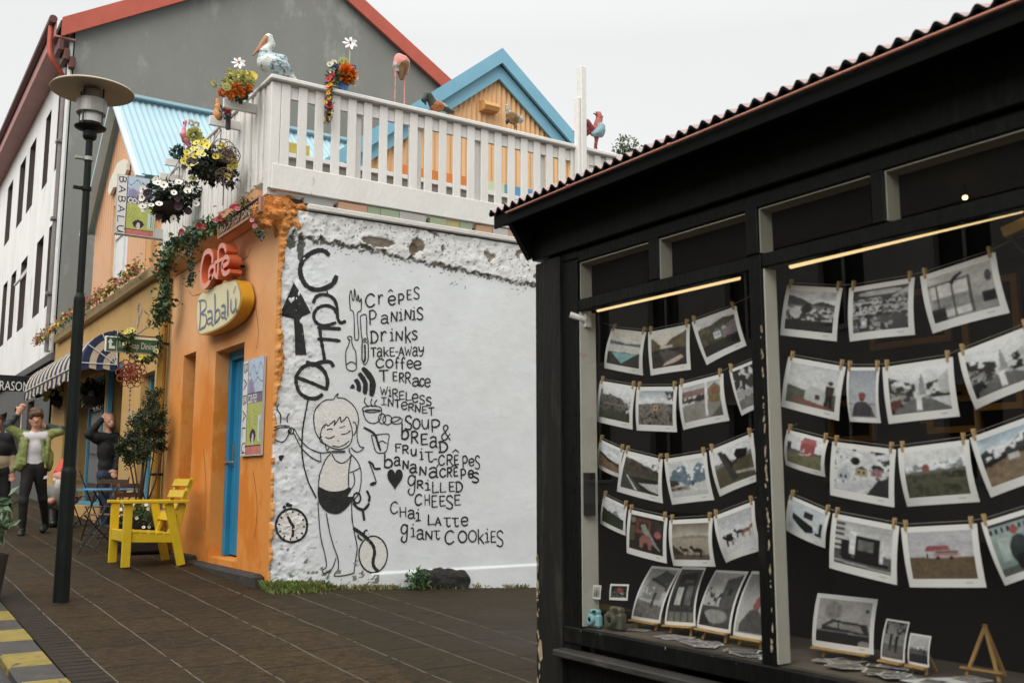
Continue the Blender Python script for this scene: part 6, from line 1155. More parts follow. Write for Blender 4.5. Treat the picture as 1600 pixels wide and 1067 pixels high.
mb = MB(); mb.box((FX+.5, CE+.1, .4), (FX+.53, GY-.1, 4.2)); mb.build('room_darkness', dark_room, bei)
add_window(bei, 0, FX+.01, hs2[0], .2, bblue, .07, (.33, .66), (.12,), 'shop_window', glass('shop_glass'))
add_window(bei, 0, FX+.01, hs2[1], .12, bblue, .06, (), (.62,), 'shop_window', glass('shop_glass'))
mb = MB(); mb.box((FX+.14, 13.98, 2.02), (FX+.2, 14.3, 2.66)); mb.build('white_blind', mat('white_blind', (.7, .72, .72), .4, .05), bei)
# stencilled white flowers on the pillars
mb = MB(); rs = random.Random(5)
for (yc, z0, z1, n) in ((15.25, 1.1, 2.9, 26), (14.95, 3.3, 4.1, 26), (21, 3.5, 4.1, 12)):
    for k in range(n):
        y = yc+rs.gauss(0, .13); z = rs.uniform(z0, z1)
        for q in range(6):
            t = q*math.pi/3+rs.random(); c = Vector((FX+.006, y, z)); a = Vector((0, math.cos(t), math.sin(t))); b = Vector((0, -a.z, a.y)); l = rs.uniform(.04, .09); mb.add([c+a*.01, c+a*l*.6+b*.014, c+a*l, c+a*l*.6-b*.014], [(0, 1, 2, 3)])
tag(mb.build('stencilled_flowers', mat('stencil_white', (.5, .46, .4), .8, .15, 30), bei), kind='stuff')
# ochre rain pipe
op = mat('ochre_pipe', (.36, .2, .03), .5, .2, 3, stain=(.2, .12, .04), ss=8, sth=.62)
pp = thing('rain_pipe', (FX-.08, 13.2, .75), 'ochre yellow rain pipe running down between the orange and beige fronts', 'pipe')
mb = MB(); mb.tube([(FX-.07, 13.2, .72), (FX-.07, 13.2, 4.3)], .058, 12); mb.build('pipe', op, pp)
for z in (1.6, 3.28, 3.62): mb = MB(); mb.lathe((FX-.07, 13.2, z), [(.06, 0), (.068, .004), (.068, .026), (.06, .03)], 14); mb.box((FX-.02, 13.185, z), (FX+.008, 13.215, z+.03)); mb.build('bracket', black, pp)
# striped awning
aw = thing('awning', (FX, 19, 3.3), 'navy and cream striped rounded awning with white ribs over the shop window', 'awning')
navy = mat('navy_canvas', (.018, .03, .08), .8, .2, 10); crm = mat('cream_canvas', (.5, .43, .32), .8, .12, 10)
HXa, HZ, RXa, RZa, AY0, AY1 = FX-.02, 3.31, .5, .53, 16.1, 22.0
mb = MB(); n = 10; ns = 26
def ap_(t, y, k=1.): return Vector((HXa-RXa*k*math.cos(t), y, HZ+RZa*k*math.sin(t)))
for i in range(ns):
    ya, yb_ = AY0+(AY1-AY0)*i/ns, AY0+(AY1-AY0)*(i+1)/ns
    for j in range(n):
        t0, t1 = R(88)*j/n, R(88)*(j+1)/n; mb.quad(ap_(t0, ya), ap_(t0, yb_), ap_(t1, yb_), ap_(t1, ya), i % 2)
    for q in range(4):
        u0, u1 = ya+(yb_-ya)*q/4, ya+(yb_-ya)*(q+1)/4; a, b = ap_(0, u0), ap_(0, u1); d = -.17+.02*math.sin(q*2.4+i); w_ = .012*(-1)**q
        mb.quad(a, b, b+Vector((w_, 0, d)), a+Vector((-w_, 0, d)), (i+q) % 2)
cv = mb.build('canopy', [navy, crm], aw)
for y in (AY0, AY1):
    mb = MB()
    for k in range(5):
        for j in range(n):
            t0, t1 = R(90)*j/n, R(90)*(j+1)/n; a, b = (5-k)/5, (4-k)/5; mb.quad(ap_(t0, y, a), ap_(t1, y, a), ap_(t1, y, b), ap_(t0, y, b), k % 2)
        a, b = (5-k)/5, (4-k)/5; s = .07+.03*math.sin(k); mb.quad(ap_(0, y, a), ap_(0, y, b), ap_(0, y, b)+Vector((0, 0, -.09)), ap_(0, y, a)+Vector((0, 0, -.07 if k % 2 else -.11)), k % 2)
    mb.build('side_panel', [navy, crm], aw)
    for t in (0, 32, 62, 88): mb = MB(); mb.tube([(HXa, y-.008, HZ), ap_(R(t), y-.008, 1.01)], .009, 6); mb.build('rib', wfr, aw)
mb = MB(); mb.tube([ap_(0, AY0, 1.02), ap_(0, AY1, 1.02)], .012, 6); mb.build('front_bar', wfr, aw)
# ---------------------------------------------------------------- signs
PCOL = Vector((0, -1, 0))
# hanging black sign of the neighbour
t = thing('hanging_sign', (2.9, 24, 3.6), 'black hanging board with white capital letters at the left edge', 'sign')
mb = MB(); a, b = onY(24, -40, 587), onY(24, 48, 612.5); mb.box((a.x, 23.96, b.z), (b.x, 24.04, onY(24, 48, 588).z), 0, .01); mb.build('board', black, t)
a = onY(23.95, -12, 608.5); b = onY(23.95, 45, 608.5); hz = onY(23.95, 20, 594.5).z-onY(23.95, 20, 609).z
text_mesh('ARASON', a, (1, 0, 0), (0, 0, 1), hz, b.x-a.x, .006).build('lettering', mat('white_lettering', (.75, .74, .7), .5, .03), t)
mb = MB(); mb.tube([(b.x+.02, 24, b.z+.3), (FX, 24, b.z+.35)], .015, 6); mb.build('bracket', black, t)
# green roof-top dining sign on a bracket
t = thing('hanging_sign', (2.95, 13.2, 3.2), 'green board with white arrow reading Roof-top Dining, hung from the ochre pipe', 'sign')
GY_ = 13.2; a, b = onY(GY_, 163, 549), onY(GY_, 249, 531); grn = mat('sign_green', (.045, .12, .05), .45, .1, 3); wl = mat('white_lettering', (.75, .74, .7), .5, .03)
mb = MB(); mb.box((a.x, GY_-.012, a.z), (b.x, GY_+.012, b.z), 0, .012); bd = mb.build('border', wl, t)
mb = MB(); mb.box((a.x+.018, GY_-.017, a.z+.014), (a.x+.135, GY_-.0125, b.z-.014)); mb.box((a.x+.145, GY_-.017, a.z+.014), (b.x-.018, GY_-.0125, b.z-.014)); mb.build('panel', grn, t)
h_ = b.z-a.z; ar = MB(); ax_, az_ = a.x+.075, a.z; q = GY_-.0195
ar.add([(ax_-.045, q, az_+h_*.58), (ax_+.02, q, az_+h_*.58), (ax_-.012, q, az_+h_*.85)], [(0, 1, 2)]); ar.add([(ax_-.028, q, az_+h_*.2), (ax_+.004, q, az_+h_*.2), (ax_+.004, q, az_+h_*.58), (ax_-.028, q, az_+h_*.58)], [(0, 1, 2, 3)]); ar.add([(ax_+.004, q, az_+h_*.2), (ax_+.045, q, az_+h_*.2), (ax_+.045, q, az_+h_*.38), (ax_+.004, q, az_+h_*.38)], [(0, 1, 2, 3)]); ar.build('arrow', wl, t)
text_mesh('Roof-top Dining!', (a.x+.165, GY_-.0175, a.z+h_*.3), (1, 0, 0), (0, 0, 1), h_*.42, b.x-a.x-.2, .002).build('lettering', wl, t)
mb = MB(); mb.tube([(FX-.1, GY_, b.z+.03), (a.x+.05, GY_, b.z+.03)], .008, 6); mb.tube([(FX-.1, GY_, 3.64), (a.x+.38, GY_, b.z+.04)], .006, 6); mb.build('bracket', black, t)
# painted panels with the cafe name
def panel_art(w, h, seed):
    p = Pic(w, h, seed=seed); p.c[:] = lin((214, 212, 208)); s = p.u > .26; f = (p.u-.26)/.74
    p.put(s & (p.v < .36), (176, 192, 208), .12, 9); p.put(s & (p.v < .36) & (np.abs(p.v-.1-.05*np.sin(f*14)-.03*fbm(f*9, f*0, seed)) < .008), (96, 108, 124)); p.put(s & (p.v < .36) & (np.abs(p.v-.2-.06*np.abs(np.sin(f*5))) < .007), (104, 114, 128))
    p.poly([(.3, .36), (.3, .24), (.42, .2), (.55, .26), (.62, .36)], (140, 130, 160), .25); p.put(s & (p.v > .36) & (p.v < .47), (112, 100, 124), .2, 12)
    p.put(s & (p.v > .47) & (p.v < .9), (172, 178, 96), .12, 8); p.put(s & (p.v > .52) & (p.v < .72) & (f < .6) & (np.abs((p.u+p.v*.6)*14 % 1-.5) < .05) & (p.n(12) > .45), (70, 76, 40)); p.rect(.82, .6, .93, .86, (186, 200, 206), .1); p.rect(.9, .64, .92, .84, (60, 70, 76)); p.ell(.58, .8, .14, .07, (46, 36, 46)); p.ell(.58, .83, .05, .06, (206, 196, 196)); p.put(s & (p.v > .9), (190, 112, 104), .25, 10)
    p.put((np.abs(p.u-.26) < .008) | ((np.abs(p.v-.9) < .006) & s) | ((np.abs(p.v-.36) < .005) & s), (34, 34, 38))
    for k in range(1, 6): p.put((p.u < .26) & (np.abs(p.v-k/6) < .005), (40, 40, 44))
    p.put((p.u < .03) | (p.u > .975) | (p.v < .012) | (p.v > .988), (182, 182, 178)); return p
def art_sign(name, o, u, v, w, h, label, seed, word, flip=True):
    """o top left corner, u right, v down (unit vectors)"""
    o, u, v = Vector(o), Vector(u), Vector(v); n = u.cross(v); t = thing(name, o+v*h, label, 'sign')
    mb = MB(); mb.obox(o+u*w/2+v*h/2+n*.012, u, v, n, (w, h, .02)); mb.build('backing_board', mat('grey_board', (.45, .45, .43), .5, .06), t)
    p = panel_art(48, 84, seed); H_, W_ = p.u.shape; mb = MB(); mb.c = []
    for j in range(H_+1):
        for i in range(W_+1): mb.v.append(o+u*w*i/W_+v*h*j/H_-n*.001)
    for j in range(H_):
        for i in range(W_): k = j*(W_+1)+i; mb.f.append((k, k+1, k+W_+2, k+W_+1)); mb.c.append(p.c[j, i])
    mb.m = [0]*len(mb.f); mb.build('painted_face', vmat('sign_paint', .4, .4, .04), t)
    mb = MB(); r_ = random.Random(seed)
    def st(pts, wd, off=.0025):
        l, r = ribbon2(pts, wd, r_, .12, 5); m = len(l); mb.add([o+u*q.x+v*q.y-n*off for q in l+r], [(i, i+1, m+i+1, m+i) for i in range(m-1)])
    for k, ch in enumerate('BABALU'):   # name runs down the strip, letters lying on their sides
        for s_ in GL[ch]: st([(w*(.05+.17*(1-y)), h*(k+.15+.7*x)/6) for x, y in s_], .012)
    st([(w*.235, h*5.5/6), (w*.25, h*5.35/6)], .01); mb.build('lettering', INK, t)
    mb = MB(); x = .3
    for ch in word:
        for s_ in GL[ch]: st([(w*(x+.095*a), h*(.375+.08*b)) for a, b in s_], .013, .003)
        x += .108
    mb.build('lettering', wl, t); return t
a, b, c = onY(13.1, 181, 272), onY(13.1, 268, 286), onY(13.1, 174, 364)
art_sign('hanging_sign', (a.x+.02, 13.08, a.z), (1, 0, 0), (0, 0, -1), .58*(b.x-a.x)+.08, a.z-c.z, 'painted panel projecting from the terrace with blue, lime and pink bands and coffee lettering', 5, 'coffee')
mb = MB(); mb.box((a.x+.02+.58*(b.x-a.x)+.085, 13.07, c.z-.0), (3.2, 13.1, c.z+.13)); mb.box((a.x+.02, 13.1, c.z-.015), (3.2, 13.12, c.z+.0)); tag(mb.build('sign_arm', mat('grey_board', (.45, .45, .43), .5, .06)), 'grey plank arm between the painted hanging panel and the white terrace slats', 'bracket')
a, b, c = onX(FX-.03, 381, 564.5), onX(FX-.03, 413, 554), onX(FX-.03, 376, 713)
art_sign('wall_poster', a, (0, -1, 0), (0, 0, -1), a.y-b.y, a.z-c.z, 'tall painted poster in a pale frame on the orange wall beside the blue door', 9, 'cafe')
# wooden roof top dining sign
WX = 3.13; a, b, c, d = [onX(WX, *q) for q in ((342.4, 357.4), (407.8, 300.2), (407.8, 322.3), (343.4, 379))]
zt_, zb_ = (a.z+b.z)/2, (c.z+d.z)/2; ya, yb_ = (a.y+d.y)/2, (b.y+c.y)/2
t = thing('wooden_sign', (WX, (ya+yb_)/2, zb_), 'reddish wooden board lettered ROOF TOP DINING under the white terrace slats', 'sign')
mb = MB(); mb.box((WX, yb_, zb_), (WX+.03, ya, zt_)); mb.build('board', mat('red_brown_board', (.33, .14, .075), .6, .15, 6, .2, 30, stretch=(1, .3, 1)), t)
mb = MB()
for q in ((yb_, ya, zt_-.012, zt_+.012), (yb_, ya, zb_-.012, zb_+.012), (yb_-.012, yb_+.012, zb_, zt_), (ya-.012, ya+.012, zb_, zt_)): mb.box((WX-.02, q[0], q[2]), (WX-.002, q[1], q[3]))
mb.build('moulding', mat('pale_wood_edge', (.42, .24, .15), .6, .15, 6), t)
hl = zt_-zb_-.07
text_mesh('ROOF TOP DINING', (WX-.004, ya-.05, zb_+.035), (0, -1, 0), (0, 0, 1), hl, ya-yb_-.1, .002).build('lettering', mat('dark_lettering', (.05, .03, .02), .6, .1), t)
text_mesh('ROOF TOP DINING', (WX-.006, ya-.045, zb_+.045), (0, -1, 0), (0, 0, 1), hl-.01, ya-yb_-.11, .005).build('lettering', mat('cream_lettering', (.6, .52, .4), .6, .1), t)
# coral Cafe letters
def solid_stroke(mb, pts, w, d, P, n=5):
    l, r = ribbon2(pts, w, None, 0, n); m = len(l); f = [P(q.x, q.y) for q in l+r]; k = [q+Vector((d, 0, 0)) for q in f]
    mb.add(f, [(i, i+1, m+i+1, m+i) for i in range(m-1)], 0)
    mb.add(f+k, [(i, i+1, 2*m+i+1, 2*m+i) for i in range(m-1)]+[(m+i, m+i+1, 3*m+i+1, 3*m+i) for i in range(m-1)]+[(0, m, 3*m, 2*m), (m-1, 2*m-1, 4*m-1, 3*m-1)], 1)
CXp = 3.14
t = thing('letter_sign', onX(CXp, 333, 440), 'coral three dimensional script letters reading Cafe above the yellow oval sign', 'sign')
cf = mat('coral_face', (.72, .24, .15), .4, .06, 4, coat=.2); cs = mat('coral_side', (.6, .13, .05), .45, .08, 4)
c2 = lambda x, y: onX(CXp, x/4, 250+y/4)
yz = lambda x, y: (c2(x, y).y, c2(x, y).z)
for nm, sts in (('C', [[(1326, 645), (1326, 595), (1305, 570), (1275, 592), (1256, 680), (1256, 755), (1272, 790), (1300, 772), (1320, 730)]]), ('a', [[(1343, 668), (1325, 662), (1307, 690), (1306, 732), (1325, 732), (1343, 690)], [(1343, 662), (1343, 715), (1358, 730)]]),
                ('f', [[(1411, 572), (1400, 538), (1377, 538), (1364, 572), (1363, 650), (1358, 738)], [(1343, 642), (1394, 618)]]), ('e', [[(1388, 668), (1424, 642), (1428, 618), (1410, 606), (1392, 630), (1387, 680), (1402, 712), (1432, 694)]])):
    mb = MB()
    for k, s_ in enumerate(sts): solid_stroke(mb, [yz(*q) for q in s_], .052 if nm != 'C' else .06, .13, lambda y, z, k=k: Vector((CXp-.002*k, y, z)))
    mb.build('letter', [cf, cs], t)
mb = MB(); p = c2(1340, 700); mb.tube([(CXp+.1, p.y, p.z), (FX, p.y, p.z)], .015, 6); p2 = c2(1400, 650); mb.tube([(CXp+.1, p2.y, p2.z), (FX, p2.y, p2.z)], .015, 6); mb.build('bracket', black, t)
# yellow oval Babalú box
BX = 3.2
t = thing('oval_sign', onX(BX, 340, 523), 'cream faced yellow oval box sign reading Babalú on the orange wall', 'sign')
b2 = lambda x, y: onX(BX, x/4, 250+y/4)
fo = [(1225, 960), (1235, 870), (1262, 828), (1285, 832), (1315, 800), (1370, 778), (1440, 755), (1480, 752), (1500, 790), (1512, 850), (1505, 905), (1480, 962), (1440, 1010), (1380, 1050), (1310, 1080), (1245, 1092), (1228, 1040)]
P2 = cat_spline([b2(*q) for q in fo+[fo[0]]], 4)[:-1]
mb = MB(); mb.prism(P2, (.13, 0, 0)); mb.build('box', mat('ochre_sign_side', (.55, .28, .015), .4, .1, 4), t)
cen = sum(P2, Vector())/len(P2); P3 = [cen+(p-cen)*.95+Vector((-.004, 0, 0)) for p in P2]
mb = MB(); mb.add([cen+Vector((-.004, 0, 0))]+P3, [(0, 1+i, 1+(i+1) % len(P3)) for i in range(len(P3))]); mb.build('face', mat('cream_sign_face', (.68, .62, .36), .4, .06, 3), t)
lm = MB(); bq = lambda x, y: (b2(x, y).y, b2(x, y).z)
def sstroke(pts, w, k=0):
    l, r = ribbon2([bq(*q) for q in pts], w, None, 0, 5); m = len(l); lm.add([Vector((BX-.008-.0006*k, q.x, q.y)) for q in l+r], [(i, i+1, m+i+1, m+i) for i in range(m-1)])
for k, (s_, w_) in enumerate((([(1254, 885), (1256, 970), (1250, 1060)], .034), ([(1246, 882), (1285, 880), (1290, 925), (1258, 962)], .022), ([(1258, 962), (1292, 975), (1288, 1035), (1246, 1062)], .024),
    ([(1302, 950), (1325, 945), (1330, 990), (1328, 1025), (1338, 1030)], .026), ([(1328, 985), (1304, 995), (1303, 1025), (1326, 1015)], .02), ([(1347, 838), (1349, 930), (1347, 1022)], .03), ([(1349, 950), (1372, 935), (1378, 980), (1349, 1018)], .022),
    ([(1390, 915), (1408, 908), (1412, 950), (1410, 985), (1420, 990)], .026), ([(1410, 950), (1391, 960), (1391, 985), (1408, 980)], .02), ([(1428, 815), (1430, 900), (1428, 975)], .03), ([(1450, 870), (1450, 935), (1462, 950), (1478, 925)], .024), ([(1480, 865), (1480, 930), (1486, 945)], .026), ([(1466, 830), (1480, 790)], .022))): sstroke(s_, w_, k)
lm.build('lettering', mat('slate_blue_lettering', (.13, .16, .28), .5, .1), t)
mb = MB(); p = cen; mb.tube([(BX+.1, p.y, p.z), (FX, p.y, p.z)], .03, 6); mb.build('bracket', black, t)
# ---------------------------------------------------------------- leaves and flowers
lf_d = mat('dark_leaf', (.018, .032, .012), .5, .5, 12); lf_g = mat('green_leaf', (.05, .1, .025), .5, .45, 12); lf_l = mat('light_leaf', (.12, .17, .045), .5, .4, 12); lf_b = mat('bluish_leaf', (.04, .085, .07), .5, .4, 12)
pet = {k: mat(k+'_petal', v, .6, .15, 30) for k, v in dict(white=(.7, .68, .6), yellow=(.6, .5, .06), lemon=(.56, .54, .2), orange=(.72, .2, .02), red=(.4, .03, .03), pink=(.6, .16, .2), rust=(.34, .12, .05), purple=(.022, .006, .016), blue=(.12, .18, .4), cream=(.62, .58, .38)).items()}
heart = mat('flower_heart', (.09, .03, .02), .7, .2, 30)
def basket(name, c, rad, n, lfm, flowers, label, fl_r, group=None, cat='hanging basket', hang=None, bowl=True, dirs=(-.6, -1, .3), seed=1):
    r = random.Random(seed); c = Vector(c); t = thing(name, c-Vector((0, 0, rad[2])), label, cat, group)
    mb = MB()
    for k in range(9):
        p = Vector((r.gauss(0, .32), r.gauss(0, .32), r.gauss(0, .28))); leaves(mb, c+Vector((p.x*rad[0], p.y*rad[1], p.z*rad[2])), [q*r.uniform(.42, .6) for q in rad], n//9, fl_r*1.5, r, 0, .2, .5)
    mb.build('foliage', lfm, t)
    if bowl: mb = MB(); mb.lathe(c-Vector((0, 0, rad[2]*.75)), [(.02, 0), (rad[0]*.45, .03), (rad[0]*.66, rad[2]*.5)], 14); mb.build('basket', mat('dark_basket', (.02, .014, .01), .8, .3, 20), t)
    if hang: mb = MB(); mb.tube([c+Vector((rad[0]*.4, 0, 0)), hang], .004, 5); mb.tube([c-Vector((rad[0]*.4, 0, 0)), hang], .004, 5); mb.build('chain', black, t)
    protos = {}; d0 = Vector(dirs).normalized()
    for col, cnt, bias in flowers:
        for k in range(cnt):
            while 1:
                d = Vector((r.gauss(0, 1), r.gauss(0, 1), r.gauss(0, 1)+bias)).normalized()
                if d.dot(d0) > -.15: break
            p = c+Vector((d.x*rad[0], d.y*rad[1], d.z*rad[2]))*r.uniform(.92, 1.1)
            nrm = (d*.6+d0*1.1).normalized(); key = (col, k % 3)
            if key not in protos:
                mb = MB(); blossom(mb, p, nrm, fl_r*r.uniform(.85, 1.15), r, 0, 1); o = mb.build('blossom', [pet[col], heart], t); protos[key] = (o, p)
            else:
                o, p0 = protos[key]; q = o.o.copy(); COL.objects.link(q); q.parent = t.o
                q.location = p-p0; s_ = r.uniform(.8, 1.15); off = p0-t.matrix_world_t; q.scale = (s_,)*3; q.location = (p-p0)+off*(1-s_)
    return t
E2 = None
sh = [onX(3.0, 275, 254), onX(3.0, 268, 278)]
cA = onY(11.5, 263, 313); basket('hanging_basket', cA, (.3, .25, .24), 1100, lf_d, [('white', 17, .15), ('purple', 8, 0)], 'hanging basket of white pansies beside the painted hanging panel', .045, 'flower baskets on the terrace corner', hang=(cA.x+.1, 11.5, cA.z+.5), seed=3)
cB = onY(9.85, 328, 258); basket('hanging_basket', cB, (.25, .22, .22), 1200, lf_d, [('yellow', 24, .2), ('lemon', 7, .2), ('purple', 6, 0)], 'hanging basket of yellow pansies below the wire flower ornament', .04, 'flower baskets on the terrace corner', hang=(cB.x+.1, 9.85, cB.z+.4), seed=4)
# wire flower ornament tucked in the yellow basket
wire = mat('brown_wire', (.13, .085, .07), .5, .2, 9, metal=.4)
def loops(mb, c, r, n, tilt, rr=.004, e=.5):
    for k in range(n):
        t = 2*math.pi*k/n; d = Vector((math.cos(t), 0, math.sin(t))); b = Vector((-d.z, tilt, d.x)).normalized(); pts = []
        for q in range(13):
            a = 2*math.pi*q/12; pts.append(Vector(c)+d*(r*.55+r*.45*math.cos(a))+b*(r*e*math.sin(a))+Vector((0, -.02*math.sin(a/2), 0)))
        mb.tube(pts[:-1], rr, 5, closed=True)
mb = MB(); c = onY(9.62, 350, 236); loops(mb, c, .125, 9, .2); c = onY(9.58, 361, 243); loops(mb, c, .095, 8, -.2); c = onY(9.6, 350, 276); loops(mb, c, .09, 7, .3)
mb.tube([c, c-Vector((0, 0, .3))], .006, 5); tag(mb.build('wire_ornament', wire), 'brown wire flower ornament above the yellow hanging basket', 'ornament')
mb = MB(); c = onY(13.1, 205, 583); rw = mat('rust_red_wire', (.24, .05, .03), .5, .2, 9, metal=.3); loops(mb, c, .13, 10, .3, .007); loops(mb, c, .19, 12, -.3, .006, .3); loops(mb, c+Vector((0, .02, 0)), .08, 6, .1, .006); mb.tube([c+Vector((0, 0, .18)), c+Vector((0, 0, .36))], .003, 5)
for k in range(5): mb.ball(c-Vector((0, 0, .22+.06*k)), .011)
mb.tube([c-Vector((0, 0, .16)), c-Vector((0, 0, .5))], .002, 4); tag(mb.build('wind_spinner', rw), 'rust red wire wind spinner dangling under the green sign', 'wind spinner')
def garland(name, pts, rad, n, lfms, cols, nf, size, label, seed, fr=.03):
    """trailing garland: leaves along a path with little flowers"""
    r = random.Random(seed); P = cat_spline(pts, 8); t = thing(name, P[-1], label, 'garland')
    for q, lm_ in enumerate(lfms):
        mb = MB()
        for k in range(n//len(lfms)):
            i = r.randrange(len(P)-1); c = P[i].lerp(P[i+1], r.random()); rr = rad*(.6+.4*math.sin(i*1.7)); c = c+Vector((r.gauss(0, rr), r.gauss(0, rr), r.gauss(0, rr))); leaf(mb, c, size*r.uniform(.6, 1.3), r, 0, None, .5)
        mb.build('foliage', lm_, t)
    for col in cols:
        mb = MB()
        for k in range(nf//len(cols)):
            i = r.randrange(len(P)-1); c = P[i].lerp(P[i+1], r.random())+Vector((-abs(r.gauss(0, rad)), -abs(r.gauss(0, rad))*.7, r.gauss(0, rad))); blossom(mb, c, (-.7+r.gauss(0, .4), -.9, r.gauss(.2, .4)), fr*r.uniform(.7, 1.2), r, 0, 1)
        o = mb.build('blossoms', [pet[col], heart], t); tag(o, kind='stuff')
    return t
garland('flower_garland', [(3.17, 23.2, 4.5), (3.17, 20.5, 4.52), (3.17, 17, 4.5), (3.17, 14.1, 4.48)], .055, 1600, [lf_g, lf_l], ['rust', 'rust', 'yellow', 'red'], 360, .055, 'long garland of small red and yellow flowers along the foot of the orange clad house', 1, .02)
garland('leaf_garland', [onX(3.12, *q) for q in ((338, 352), (322, 356), (302, 366), (285, 378), (270, 388), (258, 402), (256, 430), (258, 460), (252, 485), (249, 500))], .075, 1500, [lf_g, lf_l, lf_b], ['red'], 5, .07, 'thick trailing leaf garland falling from the wooden sign down the ochre pipe', 2, .03)
garland('leaf_garland', [onX(3.14, *q) for q in ((318, 362), (303, 376), (297, 400), (299, 425), (296, 442))], .04, 300, [lf_b, lf_g], ['white'], 3, .05, 'short leafy strand hanging beside the coral letters', 3, .03)
garland('leaf_garland', [onY(13.1, *q) for q in ((180, 524), (192, 527), (206, 522), (198, 540), (208, 555), (225, 563), (238, 558), (248, 545), (250, 525))], .035, 420, [lf_g, lf_d], ['yellow', 'lemon'], 10, .05, 'yellow flowering vine draped round the green sign', 4, .035)
garland('rose_garland', [onX(3.1, *q) for q in ((340, 352), (352, 345), (365, 332), (378, 322), (388, 313))], .03, 200, [lf_g], ['red', 'pink'], 10, .04, 'red roses along the top of the wooden sign', 5, .028)
garland('leaf_garland', [onX(3.12, *q) for q in ((392, 330), (398, 345), (405, 362), (407, 372))], .025, 120, [lf_g, lf_b], ['pink'], 3, .04, 'short strand with pink flowers below the right end of the wooden sign', 6, .022)
c = onY(21, 92, 622); basket('hanging_basket', c, (.22, .2, .24), 500, lf_d, [('lemon', 8, .2), ('yellow', 5, .2)], 'small basket of lime yellow flowers hanging under the left end of the awning', .05, hang=(c.x+.1, 21, c.z+.6), seed=8)
c = onY(17.5, 150, 615); basket('hanging_basket', c, (.34, .3, .26), 700, lf_d, [('purple', 6, .2)], 'dark leafy basket hanging in shade under the awning', .05, hang=(c.x+.1, 17.5, c.z+.6), seed=9)
# bouquets on the railing
def head(mb, c, r_, rr, n=40, mi=0, l=.5):
    for k in range(n):
        while 1:
            d = Vector((rr.gauss(0, 1), rr.gauss(0, 1), rr.gauss(0, 1))).normalized()
            if d.y < .5: break
        a = d.cross(Vector((rr.gauss(0, 1), rr.gauss(0, 1), rr.gauss(0, 1)))).normalized(); w_ = r_*.22; mb.add([Vector(c)+d*r_*.3, Vector(c)+d*r_*.75+a*w_, Vector(c)+d*r_*rr.uniform(.9, 1.1), Vector(c)+d*r_*.75-a*w_], [(0, 1, 2, 3)], mi)
def pinwheel(c, r_, label, tilt=.3):
    c = Vector(c); t = thing('pinwheel', c-Vector((0, 0, .3)), label, 'pinwheel'); sil = mat('pearly_foil', (.72, .72, .68), .25, .15, 30, metal=.2); n = Vector((-.3, -1, tilt)).normalized(); a = n.cross(Vector((0, 0, 1))).normalized(); b = a.cross(n)
    for k in range(7):
        q = 2*math.pi*k/7; d = a*math.cos(q)+b*math.sin(q); e = n.cross(d); mb = MB(); p = [c, c+d*r_*.5+e*r_*.26+n*r_*.12, c+d*r_*.8+e*r_*.2+n*r_*.05, c+d*r_, c+d*r_*.6-e*r_*.16-n*r_*.02]; mb.prism(p, n*.004); mb.build('petal', sil, t)
    mb = MB(); mb.ball(c+n*.02, r_*.14); mb.build('hub', pet['rust'], t); mb = MB(); mb.tube([c, c-Vector((0, 0, .32))], .006, 6); mb.build('stick', mat('pale_stick', (.5, .45, .3), .6, .1), t)
def smiley(c, r_, parent):
    c = Vector(c); n = Vector((-.35, -1, 0)).normalized(); mb = MB(); mb.lathe(c, [(r_, -.012), (r_, .006), (r_*.9, .012), (0, .014)], 20, 0, n); f = mb.build('smiling_disc', mat('olive_yellow_disc', (.28, .27, .06), .5, .12, 10), parent)
    a = n.cross(Vector((0, 0, 1))).normalized(); mb = MB()
    for s_ in (-1, 1): mb.ball(c+n*.015+a*s_*r_*.3+Vector((0, 0, r_*.25)), (r_*.09, r_*.05, r_*.2))
    mb.tube([c+n*.014+a*r_*.5*math.sin(q)+Vector((0, 0, -r_*.5*math.cos(q))) for q in [R(-60+12*k) for k in range(11)]], r_*.04, 5); mb.build('face_marks', black, f)
r = random.Random(21); YB = 9.4; d10 = 10.2/1556
ball_ = lambda px, Y=YB: onY(Y, *px)
t = thing('flower_bouquet', ball_((370, 155)), 'round bouquet of yellow and orange flowers with a smiley on the upper plank stub', 'bouquet')
mb = MB(); leaves(mb, ball_((370, 140)), (.13, .12, .1), 260, .05, r); mb.build('foliage', lf_g, t)
for k in range(36): mb = MB(); p = ball_((370+r.gauss(0, 13), 124+r.uniform(-10, 12)), YB+r.uniform(-.1, .08)); head(mb, p, r.uniform(.036, .055), r, 40); mb.build('flower_head', pet['lemon'], t)
for px in ((347, 145), (363, 139), (371, 136), (360, 150), (376, 146), (388, 139)): mb = MB(); head(mb, ball_(px, YB-.09), .05, r, 70); mb.build('flower_head', pet['orange'], t)
mb = MB(); blossom(mb, ball_((393, 120)), (-.3, -1, .3), .06, r, 0, 1, 6); mb.build('flower_head', [pet['yellow'], pet['orange']], t)
smiley(ball_((354, 137), YB-.12), .045, t); pinwheel(ball_((373, 99), YB), .075, 'white pinwheel on a stick in the yellow and orange bouquet')
YR = WY-.02
t = thing('flower_bouquet', (ball_((545, 155), YR).x, YR, 5.49), 'bouquet with a big orange dahlia in a blue pot on the railing', 'bouquet')
pc = ball_((536, 148), YR); mb = MB(); mb.lathe((pc.x, YR, 5.492), [(.05, 0), (.062, .12), (.07, .13), (.07, .15)], 16); mb.build('pot', mat('blue_pot', (.08, .2, .42), .4, .1), t)
mb = MB(); leaves(mb, ball_((528, 122), YR), (.12, .1, .13), 300, .05, r); mb.build('foliage', lf_g, t)
mb = MB(); head(mb, ball_((541, 116), YR-.06), .115, r, 240); mb.build('flower_head', pet['orange'], t)
for px, rr in (((523, 107), .06), ((526, 118), .05), ((551, 108), .05)): mb = MB(); head(mb, ball_(px, YR-.04), rr, r, 60); mb.build('flower_head', pet['blue'], t)
